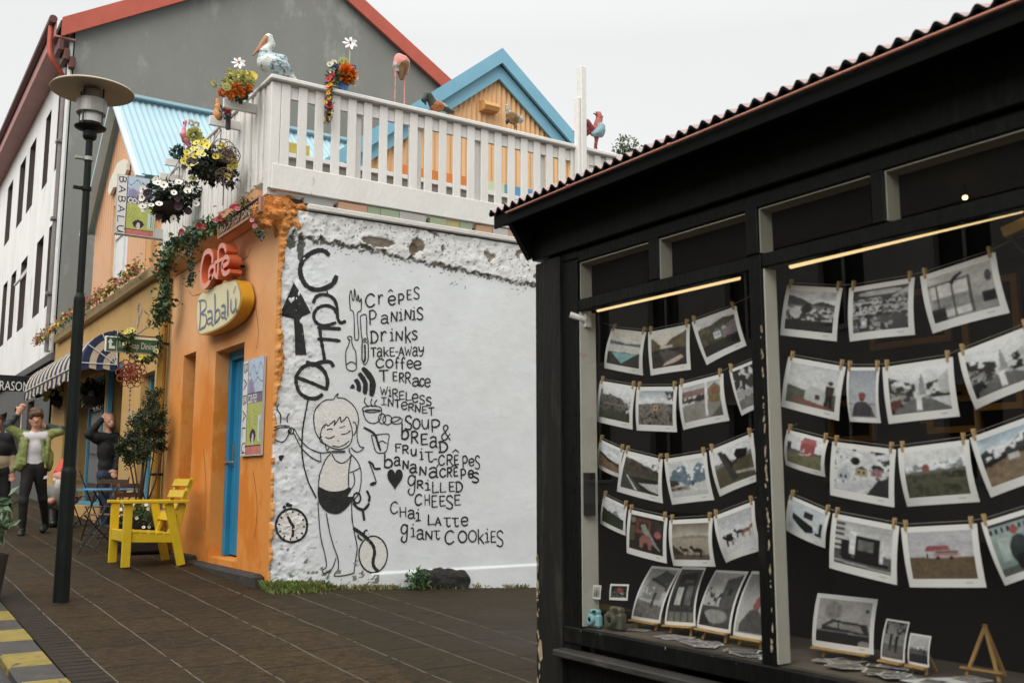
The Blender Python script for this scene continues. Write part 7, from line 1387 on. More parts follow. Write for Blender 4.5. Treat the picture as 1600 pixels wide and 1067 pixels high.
for px in ((515, 101), (522, 98), (556, 122), (553, 132), (518, 112)): mb = MB(); blossom(mb, ball_(px, YR-.05), (-.3, -1, .2), .03, r, 0, 1); mb.build('flower_head', [pet['cream'], heart], t)
smiley(ball_((537, 99), YR-.03), .06, t); pinwheel(ball_((547, 68), YR), .085, 'pearly pinwheel above the orange dahlia bouquet')
garland('flower_garland', [ball_(q, YR-.1) for q in ((520, 120), (517, 138), (515, 152), (516, 165), (514, 178), (513, 192))], .022, 220, [lf_g], ['red', 'yellow', 'orange', 'purple'], 44, .03, 'narrow flower strand trailing over the railing from the dahlia bouquet', 11, .026)
t = thing('flower_bouquet', ball_((304, 225), 11.9), 'large yellow chrysanthemum with white blooms next to the small flamingo', 'bouquet')
mb = MB(); head(mb, ball_((304, 211), 11.8), .1, r, 220); mb.build('flower_head', pet['lemon'], t)
for px in ((298, 192), (306, 195)): mb = MB(); head(mb, ball_(px, 11.9), .05, r, 60); mb.build('flower_head', pet['white'], t)
mb = MB(); leaves(mb, ball_((308, 222), 11.95), (.1, .08, .1), 160, .05, r); mb.build('foliage', lf_b, t); mb = MB(); mb.tube([ball_((304, 222), 11.95), ball_((304, 222), 11.95)-Vector((0, 0, .35))], .03, 8); mb.build('vase', mat('teal_vase', (.03, .1, .14), .4, .1), t)
t = thing('potted_shrub', ball_((283, 246), 12.2), 'small dark green succulent on the lower plank stubs', 'plant'); mb = MB(); leaves(mb, ball_((282, 242), 12.2), (.13, .1, .08), 240, .06, r); mb.build('foliage', lf_b, t)
mb = MB(); p = ball_((282, 252), 12.2); mb.lathe(p-Vector((0, 0, .06)), [(.05, 0), (.06, .08)], 12); mb.build('pot', black, t)
t = thing('rose_bunch', ball_((352, 178), 9.9), 'little bunch of red roses between the two upper plank stubs', 'flowers'); mb = MB(); leaves(mb, ball_((352, 176), 9.9), (.06, .05, .06), 80, .04, r); mb.build('foliage', lf_b, t)
for px in ((358, 172), (355, 178), (351, 174)): mb = MB(); head(mb, ball_(px, 9.85), .03, r, 30); mb.build('flower_head', pet['red'], t)
p = onY(10.0, 354, 188); mb = MB(); mb.tube([(p.x, p.y-.06, p.z-.12), (p.x, p.y-.06, p.z+.1)], .026, 10); tag(mb.build('garden_torch', mat('dark_tube', (.03, .022, .02), .5, .2)), 'short dark tube fixed to the second plank stub', 'torch')
# leafy shrub in a tub beyond the railing
t = thing('potted_shrub', (8.1, 10.2, 4.35), 'pale green leafy shrub rising behind the right end of the terrace railing', 'plant'); c = onY(10.2, 982, 232); mb = MB(); mb.tube(cat_spline([(c.x+.1, 10.2, 4.6), (c.x+.05, 10.2, 5.0), (c.x, 10.2, c.z)]), [.03]*12+[.015], 8); mb.build('trunk', mat('shrub_bark', (.1, .07, .05), .8, .2, 10), t)
mb = MB()
for k in range(26): leaves(mb, c+Vector((r.uniform(-.22, .22), r.uniform(-.18, .18), r.uniform(-.3, .16))), (.075, .075, .06), 20, .06, r, k % 2)
mb.build('crown', [mat('pale_shrub_leaf', (.16, .2, .1), .5, .4, 10), mat('shrub_leaf', (.06, .1, .05), .5, .4, 10)], t)
mb = MB(); mb.lathe((c.x+.1, 10.2, 4.31), [(.14, 0), (.19, .3)], 14); mb.build('tub', mat('terracotta', (.4, .16, .08), .8, .15, 6), t)
# ---------------------------------------------------------------- metal garden birds
def bird(name, Y, S, prims, mats, label, res=.009, k=.02, flat=.75, extra=None, noise=0.006):
    pr = []; D = (Vector(onY(Y, *S(0, 0)))-Vector((0, 0, CZ))).dot(_fw)
    for p in prims:
        if p[0] == 'c': a, b = onY(Y+p[6] if len(p) > 6 else Y, *S(*p[1])), onY(Y+p[7] if len(p) > 7 else Y, *S(*p[2])); pr.append(('c', tuple(a), tuple(b), p[3]*D/FPX, p[4]*D/FPX, p[5]))
        else: a = onY(Y, *S(*p[1])); pr.append(('e', tuple(a), (p[2]*D/FPX, p[2]*flat*D/FPX, p[3]*D/FPX), p[4]))
    mb = sdf_mesh(pr, res, k, noise, 30); o = mb.build(name, mats, smooth=True); return tag(o, label, 'bird figurine', 'painted metal birds on the terrace railing'), D
F5 = lambda x, y: (320+x/4, 20+y/4); F6 = lambda x, y: (640+x/4, 60+y/4)
pw = mat('white_feather_paint', (.62, .66, .62), .45, .12, 8, .4, 40, stain=(.1, .11, .12), ss=30, sth=.56); pb = mat('pale_blue_feather', (.4, .52, .54), .45, .15, 8, .3, 40, stain=(.08, .09, .1), ss=24, sth=.5)
pink = mat('salmon_paint', (.62, .25, .22), .5, .15, 12, .4, 40, stain=(.4, .24, .1), ss=18, sth=.55); brn = mat('brown_feather', (.2, .11, .04), .6, .4, 25, .5, 50); bill = mat('bill_brown', (.34, .15, .075), .5, .15, 10); dkg = mat('dark_green_feather', (.03, .04, .03), .45, .3, 20, .4, 40); rst = mat('rusty_orange_feather', (.36, .13, .04), .55, .4, 30, .5, 60, stain=(.06, .03, .02), ss=40, sth=.55); rdp = mat('rooster_red', (.38, .1, .08), .5, .2, 14, .3, 40); gbl = mat('grey_blue_feather', (.22, .34, .38), .5, .2, 16, .3, 40); wgr = mat('grey_white_feather', (.4, .38, .34), .5, .3, 16, .4, 50, stain=(.1, .08, .06), ss=30, sth=.52)
bird('pelican_figurine', WY+.02, F5, [('c', (398, 160), (392, 175), 6.5, 6, 0), ('c', (385, 168), (300, 270), 6.2, 1.2, 2), ('c', (402, 165), (412, 200), 6, 6.5, 0), ('c', (412, 200), (372, 250), 6.5, 8, 0), ('c', (372, 250), (365, 290), 8, 9, 1), ('e', (400, 320), 19, 16, 0), ('e', (450, 345), 24, 14, 1), ('c', (450, 330), (530, 375), 13, 6, 1), ('c', (525, 375), (575, 425), 5, 1.5, 0), ('c', (385, 280), (480, 300), 9, 10, 1), ('c', (470, 385), (458, 428), 2.4, 1.6, 3), ('c', (445, 385), (440, 425), 2.4, 1.6, 3), ('c', (395, 140), (432, 150), 2, 1, 4), ('c', (490, 390), (515, 405), 5, 3, 2)], [pw, pb, bill, bill, black], 'pale blue and white pelican with a long brown bill on the railing corner')
bird('flamingo_figurine', WY+.02, F5, [('e', (1225, 310), 13, 12, 0), ('c', (1210, 285), (1240, 300), 7, 9, 0), ('c', (1215, 275), (1190, 330), 5, 4, 0), ('c', (1190, 330), (1200, 365), 5, 4, 2), ('c', (1235, 330), (1228, 410), 11, 4, 1), ('c', (1262, 310), (1262, 380), 6, 3, 0), ('c', (1192, 395), (1186, 590), 1.4, 1.1, 0), ('c', (1250, 395), (1246, 590), 1.4, 1.1, 0), ('c', (1235, 592), (1262, 588), 1.6, 1.6, 3), ('c', (1190, 330), (1192, 395), 3, 1.4, 0)], [pink, brn, wgr, brn], 'pink flamingo standing with its neck bent down on the railing')
bird('hen_figurine', WY+.02, F5, [('c', (1385, 515), (1365, 545), 5, 4, 0), ('c', (1400, 520), (1425, 570), 7, 8, 0), ('c', (1375, 545), (1380, 575), 4, 1.5, 0), ('c', (1415, 545), (1425, 530), 3, 1.5, 0), ('e', (1450, 585), 14, 9.5, 1), ('c', (1440, 570), (1495, 590), 7, 6, 3), ('c', (1490, 595), (1545, 620), 6, 3.4, 0), ('c', (1545, 622), (1562, 632), 2.6, 1.3, 2), ('c', (1550, 615), (1558, 605), 2, 1, 2), ('c', (1440, 615), (1432, 640), 3, 1.2, 1)], [dkg, rst, rdp, wgr], 'dark feathered pecking hen on the railing beside the blue gable trim')
bird('hen_figurine', WY+.02, F6, [('c', (612, 425), (612, 440), 3.2, 3.4, 0), ('c', (612, 440), (622, 475), 3.2, 5, 0), ('e', (645, 500), 11.5, 10, 1), ('c', (625, 480), (640, 500), 6, 8, 1), ('c', (660, 500), (690, 515), 8, 5, 0), ('c', (690, 510), (705, 485), 4, 2, 0), ('c', (690, 515), (714, 515), 3, 1.5, 0), ('e', (608, 522), 3, 5, 2), ('c', (610, 418), (618, 412), 1.8, 1, 3), ('c', (600, 430), (606, 430), .8, 1.4, 3), ('c', (655, 545), (657, 588), 1.5, 1, 1), ('c', (668, 545), (670, 588), 1.5, 1, 1)], [wgr, brn, black, rdp], 'small brown hen looking left on the railing below the orange vent')
bird('rooster_figurine', WY+.02, F6, [('c', (1185, 480), (1182, 495), 4.2, 4.5, 0), ('c', (1182, 495), (1178, 540), 4.5, 8, 0), ('e', (1182, 575), 11, 13, 0), ('c', (1198, 555), (1195, 600), 7, 6, 1, -.05, -.05), ('c', (1150, 600), (1195, 578), 4, 8, 1, -.05, -.05), ('c', (1195, 490), (1212, 490), 2, .8, 2), ('c', (1150, 470), (1165, 478), 1.2, 1.8, 2), ('c', (1165, 460), (1172, 476), 1.2, 2, 2), ('c', (1180, 460), (1183, 476), 1.2, 2, 2), ('c', (1193, 462), (1190, 478), 1, 1.8, 2), ('c', (1200, 500), (1200, 518), 2, 1.6, 2), ('c', (1150, 590), (1105, 530), 7, 7, 2), ('c', (1105, 530), (1078, 560), 5, 2, 2), ('c', (1120, 560), (1085, 600), 5, 2, 2), ('c', (1130, 580), (1095, 618), 4, 1.4, 2), ('c', (1100, 530), (1025, 585), 3, 1, 2), ('c', (1168, 625), (1165, 660), 4, 2.4, 0), ('c', (1165, 660), (1170, 695), 1.6, 1.4, 2), ('c', (1160, 660), (1155, 692), 1.4, 1.2, 2)], [rdp, gbl, mat('dark_red_plume', (.2, .035, .03), .5, .3, 20)], 'tall red rooster with a blue wing on the railing right of the white pole')
F1 = lambda x, y: (x/4, y/4)
bird('chicken_figurine', 10.05, F1, [('c', (1360, 655), (1358, 670), 3.2, 4, 0), ('c', (1358, 670), (1360, 725), 4, 8, 0), ('c', (1352, 640), (1350, 625), 2, 1.4, 2), ('c', (1362, 640), (1362, 620), 2, 1.4, 2), ('c', (1356, 660), (1354, 672), 1.8, 1.4, 1), ('c', (1362, 725), (1362, 738), 8, 8, 0)], [mat('speckled_orange', (.55, .24, .07), .55, .3, 30, .5, 60, stain=(.3, .08, .02), ss=40, sth=.55), rdp, pet['orange']], 'plump orange chicken on the second plank stub')
F3 = lambda x, y: (200+x/6.277, 180+y/6.277)
bird('flamingo_figurine', 11.9, F3, [('c', (562, 62), (560, 75), 2.6, 2.4, 0), ('c', (552, 72), (545, 82), 1.6, .8, 2), ('c', (563, 75), (550, 140), 1.8, 2.4, 0), ('c', (550, 140), (545, 190), 2.4, 6, 0), ('e', (565, 225), 6.5, 9, 1), ('c', (575, 250), (600, 315), 6, 2, 0), ('c', (550, 290), (548, 360), 1, .9, 0)], [mat('bright_pink_paint', (.62, .2, .25), .5, .15, 12, .3, 40), rst, black], 'small bright pink flamingo beside the yellow chrysanthemum')
# ---------------------------------------------------------------- street lamp
LXp, LYp = 1.566, 9.175; lz = lambda py, px=140: onY(LYp, px, py).z
gpost = mat('dark_green_post', (.009, .0125, .01), .42, .2, 5, .15, 60, stain=(.022, .025, .022), ss=7, sth=.66, spec=.14)
lampo = thing('street_lamp', (LXp, LYp, gz(LXp, LYp)), 'tall dark green street lamp with a wide flat disc shade at the left', 'street lamp')
g0 = gz(LXp, LYp); z1, z2, z3 = lz(733, 105), lz(464, 130), lz(212, 146)
mb = MB(); mb.lathe((LXp, LYp, 0), [(.064, g0-.05), (.061, z1-.03), (.058, z1-.01), (.052, z1+.01), (.05, z1+.02), (.048, z2-.03), (.046, z2-.01), (.034, z2+.02), (.031, z2+.03), (.03, z3)], 24); mb.build('pole', gpost, lampo, smooth=False)
for py in (249, 296): mb = MB(); z = lz(py, 140); mb.lathe((LXp, LYp, z-.02), [(.034, 0), (.042, .004), (.042, .036), (.034, .04)], 18); mb.box((LXp-.11, LYp-.02, z-.012), (LXp-.04, LYp+.02, z+.012)); mb.build('clamp', mat('galvanised', (.35, .35, .33), .5, .15, 12, metal=.5) if py == 249 else gpost, lampo)
zc_ = lz(145, 151); zt0 = lz(209, 147)
mb = MB(); mb.lathe((LXp, LYp, 0), [(.05, zt0-.06), (.06, zt0-.04), (.06, zt0+.01), (.13, zt0+.04), (.135, zt0+.05), (.1, zt0+.06), (.1, zt0+.085)], 28); lh = mb.build('lantern_base', gpost, lampo)
mb = MB(); mb.lathe((LXp, LYp, 0), [(.088, zt0+.087), (.088, zt0+.3)], 28); mb.build('lamp_glass', mat('frosted_lamp_glass', (.62, .62, .58), .3, .06, 6), lampo)
bdz = lz(171, 148); mb = MB(); mb.lathe((LXp, LYp, 0), [(.122, bdz-.055), (.126, bdz-.05), (.126, bdz+.075), (.122, bdz+.08), (.1, bdz+.08)], 28); mb.build('metal_band', mat('worn_aluminium', (.3, .29, .26), .4, .15, 8, metal=.7), lampo)
for k in range(4): t = R(45+90*k); mb = MB(); mb.tube([(LXp+.112*math.cos(t), LYp+.112*math.sin(t), zt0+.05), (LXp+.112*math.cos(t), LYp+.112*math.sin(t), zc_+.01)], .008, 6); mb.build('rod', black, lampo)
mb = MB(); mb.lathe((LXp, LYp, 0), [(.07, bdz+.08), (.085, bdz+.1), (.085, zc_+.0), (.07, zc_+.02)], 24); mb.build('upper_housing', mat('beige_lamp_paint', (.2, .18, .13), .5, .1, 4), lampo)
mb = MB(); mb.lathe((LXp, LYp, 0), [(.0, zc_+.035), (.12, zc_+.03), (.34, zc_+.002), (.352, zc_-.004), (.355, zc_+.002), (.345, zc_+.014), (.12, zc_+.06), (0, zc_+.075)], 48); mb.build('lamp_shade', mat('olive_lamp_shade', (.5, .44, .33), .5, .08, 3, stain=(.4, .34, .25), ss=5, sth=.6), lampo)
# ---------------------------------------------------------------- yellow armchair
yp = mat('yellow_gloss_paint', (.62, .42, .016), .38, .08, 5, .12, 50, stain=(.4, .29, .02), ss=8, sth=.66, coat=.15)
yc = thing('armchair', (2.5, 11.2, gz(2.6, 11.4)), 'bright yellow slatted wooden armchair against the orange wall', 'chair')
cx, cy, cz = 2.5, 11.2, gz(2.6, 11.4); CV = lambda x, y, z: Vector((cx+x, cy+y, cz+z))
def cb(name, *bs):
    mb = MB()
    for p, q, w_, h, up in bs: mb.beam(CV(*p), CV(*q), w_, h, up, 0, .005)
    return mb.build(name, yp, yc)
for y in (.0, .62): cb('leg', ((.02, y, 0), (.02, y, .665), .1, .04, (1, 0, 0)) if False else ((.02, y, 0), (.02, y, .665), .04, .09, (1, 0, 0)))
for y in (.0, .62): cb('leg', ((.6, y, 0), (.44, y, .665), .04, .09, (1, 0, 0)))
for y in (-.01, .63): cb('armrest', ((-.06, y, .682), (.64, y, .682), .1, .032, (0, 0, 1)))
cb('seat_frame', ((.02, .022, .31), (.54, .022, .29), .035, .1, (0, 0, 1)), ((.02, .6, .31), (.54, .6, .29), .035, .1, (0, 0, 1)), ((.0, .04, .315), (.0, .58, .315), .03, .1, (0, 0, 1)))
for k in range(6): x = .02+.085*k; cb('seat_slat', ((x, .0, .372-.006*k), (x, .62, .372-.006*k), .068, .022, (0, 0, 1)))
for y in (.06, .56): cb('back_upright', ((.44, y, .26), (.7, y, .93), .05, .045, (1, 0, 0)))
for k in range(4): f = .38+.185*k; x = .44+.26*f-.035; z = .26+.67*f; cb('back_slat', ((x, .01, z), (x, .61, z), .022, .09, (-.26, 0, -.67)))
for y in (.02, .6): cb('arm_brace', ((.52, y, .34), (.6, y, .66), .03, .07, (1, 0, 0)))
# ---------------------------------------------------------------- planter, thuja and white flowers
r = random.Random(31)
PY = 12.75; px0 = 3.02; pl = thing('planter', (px0, PY, gz(px0, PY)), 'dark timber planter box behind the yellow armchair', 'planter')
mb = MB(); g = gz(px0, PY); mb.box((px0-.2, PY-.35, g), (px0+.2, PY+.35, g+.42), 0, .01)
for k in range(3): mb.box((px0-.215, PY-.365, g+.02+.135*k), (px0+.215, PY+.365, g+.13+.135*k), 0, .008)
mb.build('box', mat('dark_planter_wood', (.02, .014, .01), .7, .3, 6, .3, 40), pl)
th = thing('thuja_tree', (px0, PY, g+.4), 'sparse dark thuja with several thin bare stems behind the yellow armchair', 'tree')
bark = mat('thuja_bark', (.06, .035, .022), .8, .25, 20)
B0 = Vector((px0, PY, g+.42)); tip = []
for (a, b) in (((226, 715), (240, 612)), ((222, 735), (228, 640)), ((212, 740), (205, 672)), ((205, 735), (192, 700)), ((236, 735), (250, 655)), ((232, 700), (234, 628)), ((245, 745), (256, 690))):
    q1, q2 = onY(PY+r.uniform(-.1, .1), *a), onY(PY+r.uniform(-.12, .12), *b); mb = MB(); P = cat_spline([B0+Vector((r.uniform(-.06, .06), r.uniform(-.06, .06), 0)), q1, q2]); n_ = len(P); mb.tube(P, [.014*(1-.75*i/n_) for i in range(n_)], 6); mb.build('trunk', bark, th)
mb = MB()
for (x, y, s_) in ((240, 618, 9), (238, 632, 12), (232, 645, 15), (246, 650, 12), (222, 655, 13), (252, 662, 10), (212, 664, 12), (228, 668, 16), (240, 678, 13), (216, 682, 15), (205, 690, 11), (193, 698, 11), (189, 706, 8), (226, 695, 15), (244, 694, 10), (214, 702, 12), (232, 708, 11), (206, 712, 8), (221, 716, 9), (254, 680, 8), (240, 664, 10), (200, 720, 5), (252, 700, 6)):
    c = onY(PY+r.uniform(-.16, .16), x+r.uniform(-2, 2), y); s_ *= .0072
    for k in range(60):   # flat upright sprays
        d = Vector((r.gauss(0, .6), r.gauss(0, .6), r.gauss(.5, .5))).normalized(); p = c+Vector((r.gauss(0, .5), r.gauss(0, .5), r.gauss(0, .5)))*s_; a = d.cross(Vector((r.gauss(0, 1), r.gauss(0, 1), .2))).normalized(); l = r.uniform(.05, .1)
        for q in range(4):
            e = d*l*(q/4); w_ = l*.42*(1-q/5); sd = (-1)**q; mb.add([p+e, p+e+d*l*.22+a*w_*sd, p+e+d*l*.42+a*w_*sd*1.1, p+e+d*l*.25], [(0, 1, 2, 3)], r.randrange(2))
mb.build('foliage', [mat('thuja_dark', (.018, .03, .012), .6, .4, 20), mat('thuja_green', (.04, .058, .02), .6, .4, 20)], th)
c = onY(12.45, 222, 806); basket('flower_clump', c, (.26, .2, .17), 900, lf_g, [('white', 24, .6)], 'low clump of small white flowers seen through the yellow armchair', .022, bowl=False, cat='flowers', seed=14)
# leafy bush in a tub at the left edge
t = thing('potted_shrub', (.98, 9.5, gz(1, 9.5)), 'pale leafed bush poking in at the left edge of the picture', 'plant'); c = onY(9.5, -14, 800); mb = MB()
for k in range(15): leaves(mb, c+Vector((r.uniform(-.22, .12), r.uniform(-.2, .2), r.uniform(-.2, .14))), (.1, .1, .09), 17, .1, r, k % 2, 0, .3, 2.1)
mb.build('foliage', [mat('pale_bush_leaf', (.16, .23, .13), .45, .3, 10), mat('bush_leaf', (.08, .15, .07), .45, .3, 10)], t)
mb = MB(); g = gz(1, 9.5); mb.lathe((c.x-.05, 9.5, g), [(.16, 0), (.21, .38), (.19, .38), (.18, .34)], 18); mb.build('tub', mat('dark_tub', (.04, .035, .03), .7, .2), t); mb = MB(); mb.tube([(c.x-.05, 9.5, g+.3), (c.x-.03, 9.5, c.z)], .02, 6); mb.build('stem', bark, t)
# ---------------------------------------------------------------- bistro table and folding chairs
slat = mat('brown_slats', (.13, .08, .05), .6, .25, 6, .2, 40, stretch=(.3, 2, 2)); tb = mat('blue_table_paint', (.12, .33, .58), .45, .08, 4)
def legx(mb, p, q, r_=.009): mb.tube([p, q], r_, 6)
TX, TY = onY(13.35, 178, 763).x, 13.35; tg = gz(TX, TY); th_ = onY(13.35, 178, 763).z
t = thing('bistro_table', (TX, TY, tg), 'small folding table with a blue top behind the yellow armchair', 'table')
mb = MB()
for k in range(5): mb.box((TX-.3+.121*k, TY-.3, th_-.022), (TX-.3+.121*k+.114, TY+.3, th_), 0, .004)
mb.build('tabletop', tb, t)
for sy in (-.25, .25):
    for sx in (-1, 1): mb = MB(); legx(mb, (TX+sx*.24, TY+sy, tg), (TX-sx*.2, TY+sy*.92, th_-.02)); mb.build('leg', black, t)
mb = MB()
for sx in (-.24, .24): legx(mb, (TX+sx, TY-.25, tg+.03), (TX+sx, TY+.25, tg+.03), .007)
mb.build('stretcher', black, t)
def fchair(x, y, rz, label):
    t = thing('folding_chair', (0, 0, 0), label, 'chair', 'brown slatted folding chairs outside the shopfront')
    for s_ in (-.2, .2):
        mb = MB(); legx(mb, (s_, .24, 0), (s_, -.2, .84), .009); mb.build('rear_frame', black, t); mb = MB(); legx(mb, (s_*.92, -.24, 0), (s_*.92, .2, .46), .009); mb.build('front_frame', black, t)
    mb = MB()
    for k in range(5): mb.box((-.2, -.17+.078*k, .445), (.2, -.17+.078*k+.062, .46), 0, .003)
    mb.build('seat', slat, t); mb = MB()
    for z in (.67, .78): yb2 = .24-.44*(z/.84); mb.box((-.21, yb2-.018, z-.03), (.21, yb2-.002, z+.03), 0, .004)
    mb.build('backrest', slat, t); mb = MB(); legx(mb, (-.2, .2, .08), (.2, .2, .08), .007); legx(mb, (-.2, -.2, .06), (.2, -.2, .06), .007); mb.build('stretcher', black, t)
    t.o.location = (x, y, gz(x, y)); t.o.rotation_euler = (0, 0, rz); t.matrix_world_t = Vector((x, y, gz(x, y))); return t
ch = fchair(2.9, 14.15, R(15), 'brown folding chair on the far side of the blue table')
for (px, Y, rz, lb) in ((207, 12.95, R(200), 'brown folding chair between the blue table and the thuja'), (157, 12.75, R(80), 'brown folding chair on the near side of the blue table'), (121, 16.6, R(-60), 'dark folding chair just right of the lamp post by the shop window')):
    q = onY(Y, px, 830); dup(ch, (q.x, Y, gz(q.x, Y)), rz, lb)
# ---------------------------------------------------------------- garden gnome
q = onY(16.6, 90, 826); gx, gy, gg_ = q.x, 16.6, gz(q.x, 16.6)
t = thing('garden_gnome', (gx, gy, gg_), 'garden gnome with a red pointed hat half hidden behind the lamp post', 'gnome')
G = lambda x, z, y=0: (gx+x, gy+y, gg_+z)
sdf_mesh([('e', G(0, .45), (.19, .17, .22), 0), ('c', G(-.16, .55), G(-.22, .4, -.1), .07, .06, 0), ('c', G(.16, .55), G(.2, .4, -.1), .07, .06, 0), ('e', G(-.14, .38, -.16), (.05, .05, .05), 1), ('e', G(.14, .38, -.16), (.05, .05, .05), 1), ('e', G(0, .74, -.02), (.12, .12, .12), 1), ('e', G(0, .73, -.14), (.03, .03, .03), 1), ('c', G(-.08, .26), G(-.09, .12, -.05), .09, .08, 2), ('c', G(.08, .26), G(.09, .12, -.05), .09, .08, 2), ('c', G(-.09, .06, -.02), G(-.09, .05, -.16), .07, .06, 2), ('c', G(.09, .06, -.02), G(.09, .05, -.16), .07, .06, 2)], .016, .03).build('body', [mat('gnome_grey', (.16, .16, .14), .6, .2, 8), mat('gnome_skin', (.5, .24, .17), .5, .1, 6), black], t, smooth=True)
sdf_mesh([('c', G(0, .82), G(.05, 1.06), .105, .02, 0)], .016, .02).build('hat', mat('gnome_red', (.55, .04, .025), .45, .1, 6), t, smooth=True)
sdf_mesh([('e', G(0, .62, -.1), (.1, .07, .12), 0), ('c', G(-.09, .7, -.07), G(.09, .7, -.07), .035, .035, 0)], .014, .02, .02).build('beard', mat('gnome_white', (.5, .47, .43), .7, .15, 20), t, smooth=True)
# ---------------------------------------------------------------- people
skin = mat('skin', (.52, .27, .18), .55, .08, 8); hairb = mat('brown_hair', (.1, .055, .028), .6, .35, 40, .6, 60, stretch=(1, 1, .3)); hairg = mat('short_grey_hair', (.16, .12, .1), .6, .3, 60); tee = mat('pale_grey_tee', (.58, .56, .58), .85, .06, 4, .35, 9); blkc = mat('black_cloth', (.012, .012, .013), .8, .3, 8, .4, 12); lime = mat('lime_jacket', (.2, .23, .075), .6, .12, 5, .4, 10); dkj = mat('dark_green_jacket', (.02, .032, .028), .6, .2, 6, .4, 12); tan = mat('tan_jacket', (.32, .25, .16), .75, .1, 5, .4, 10); jean = mat('blue_jeans', (.03, .042, .07), .8, .2, 10, .3, 40); shoe = mat('black_shoe', (.015, .015, .015), .5, .2); eyem = mat('dark_eye', (.02, .015, .012), .3, .1); lip = mat('lips', (.36, .14, .11), .5, .1)
def pt(Y): return lambda x, y, d=0.: tuple(onY(Y+d, x, y))
def hand(prims, wrist, tip, side, mi, s_=1.):
    """palm, four bent fingers of unequal length and a thumb"""
    w_ = Vector(wrist); d = (Vector(tip)-w_).normalized(); a = d.cross(Vector((0, -1, .1))).normalized()*side; c = w_+d*.05*s_; prims.append(('e', tuple(c), (.036*s_, .03*s_, .04*s_), mi))
    for k, l in enumerate((.06, .07, .066, .05)): b = c+d*.03*s_+a*(.027-.018*k)*s_; m_ = b+d*l*.55*s_; e = m_+(d*.5+Vector((0, -.5, -.4))).normalized()*l*.5*s_; prims += [('c', tuple(b), tuple(m_), .0095*s_, .009*s_, mi), ('c', tuple(m_), tuple(e), .009*s_, .0075*s_, mi)]
    b = w_+d*.03*s_+a*.03*s_; prims.append(('c', tuple(b), tuple(b+(a*.7+d*.6)*.055*s_), .011*s_, .009*s_, mi))
# young man with raised arms
YB_ = 15.4; P = pt(YB_); bd = thing('person', P(50, 835), 'young person in an open lime jacket and pale tee, hands raised behind the head', 'person')
sk = [('e', P(56, 655), (.077, .092, .108), 0), ('e', P(56.5, 664, -.02), (.05, .06, .05), 0), ('c', P(55, 672), P(54, 682), .05, .06, 0), ('e', P(56.8, 657.5, -.1), (.011, .018, .018), 0), ('e', P(46.5, 657), (.012, .02, .028), 0), ('e', P(66, 657), (.012, .02, .028), 0),
      ('c', P(40, 684), P(68, 683), .085, .085, 1), ('e', P(53, 700), (.155, .105, .17), 1), ('e', P(52, 720), (.135, .095, .16), 1), ('c', P(45, 730), P(61, 730), .1, .1, 2),
      ('c', P(44, 738), P(36.5, 783, -.05), .092, .06, 2), ('c', P(36.5, 783, -.05), P(35, 822), .062, .046, 2), ('c', P(62, 738), P(67, 778, .1), .092, .06, 2), ('c', P(67, 778, .1), P(71, 819, .35), .06, .046, 2),
      ('c', P(35, 829.5, .04), P(32, 835, -.16), .045, .04, 3), ('c', P(71, 823.5, .38), P(66, 828, .16), .045, .04, 3)]
hand(sk, P(29, 645), P(36, 634), -1, 0); hand(sk, P(71, 667, .06), P(62, 664, .08), 1, 0, .9)
sk += [('c', P(13, 664), P(29, 645), .04, .03, 0), ('c', P(34, 680), P(13, 666), .055, .04, 0), ('c', P(74, 679), P(97, 672), .055, .04, 0), ('c', P(97, 670), P(71, 667, .06), .04, .03, 0)]
sdf_mesh(sk, .0125, .03, .012, 10).build('body', [skin, tee, blkc, shoe], bd, smooth=True)
sdf_mesh([('e', P(56, 648, .03), (.092, .1, .085), 0), ('e', P(53, 646, -.07), (.05, .04, .035), 0), ('e', P(60, 645, -.07), (.05, .04, .035), 0), ('e', P(56, 648, -.085), (.066, .024, .026), 0), ('e', P(50, 650.5, -.06), (.026, .03, .034), 0), ('e', P(56, 643, 0), (.085, .09, .06), 0), ('e', P(48, 650, -.02), (.03, .05, .05), 0), ('e', P(64.5, 650, -.02), (.03, .05, .05), 0)], .012, .02, .035, 26).build('hair', hairb, bd, smooth=True)
mb = MB()
for x in (53, 60.2): mb.ball(P(x, 656, -.081), (.009, .006, .0045))
mb.build('eyes', eyem, bd); mb = MB(); mb.ball(P(56.8, 664, -.088), (.02, .008, .006)); mb.build('mouth', lip, bd)
sdf_mesh([('c', P(35, 681), P(14, 668), .066, .058, 0), ('c', P(12, 665), P(24, 651), .056, .045, 1), ('c', P(75, 680), P(96, 673), .066, .058, 0), ('c', P(97, 671), P(76, 667, .06), .056, .045, 1), ('c', P(36, 682, .03), P(72, 682, .03), .085, .085, 0),
          ('e', P(35.5, 706, -.02), (.05, .1, .25), 0), ('e', P(31, 720, .02), (.06, .1, .15), 0), ('c', P(31, 724, -.03), P(23, 731, .0), .045, .03, 0), ('c', P(42, 686, -.09), P(38, 726, -.1), .022, .02, 0), ('e', P(73, 706, -.02), (.045, .1, .25), 0), ('e', P(77, 720, .02), (.055, .1, .16), 0), ('c', P(66, 686, -.09), P(71, 730, -.1), .022, .02, 0), ('e', P(54, 705, .11), (.2, .045, .27), 0)], .011, .022, .035, 13).build('jacket', [lime, dkj], bd, smooth=True)
mb = MB()
for k in range(3): a = Vector(P(69+1.8*k, 747-2.6*k, -.12)); b = Vector(P(74.5, 746-1.2*k, -.1)); mb.beam(Vector(P(68.5+1.7*k, 748-.3*k, -.105)), Vector(P(70.2+1.7*k, 743.8-2.2*k+1.6*k, -.105)), .016, .006, (0, 1, 0))
mb.build('trouser_emblem', wl, bd)
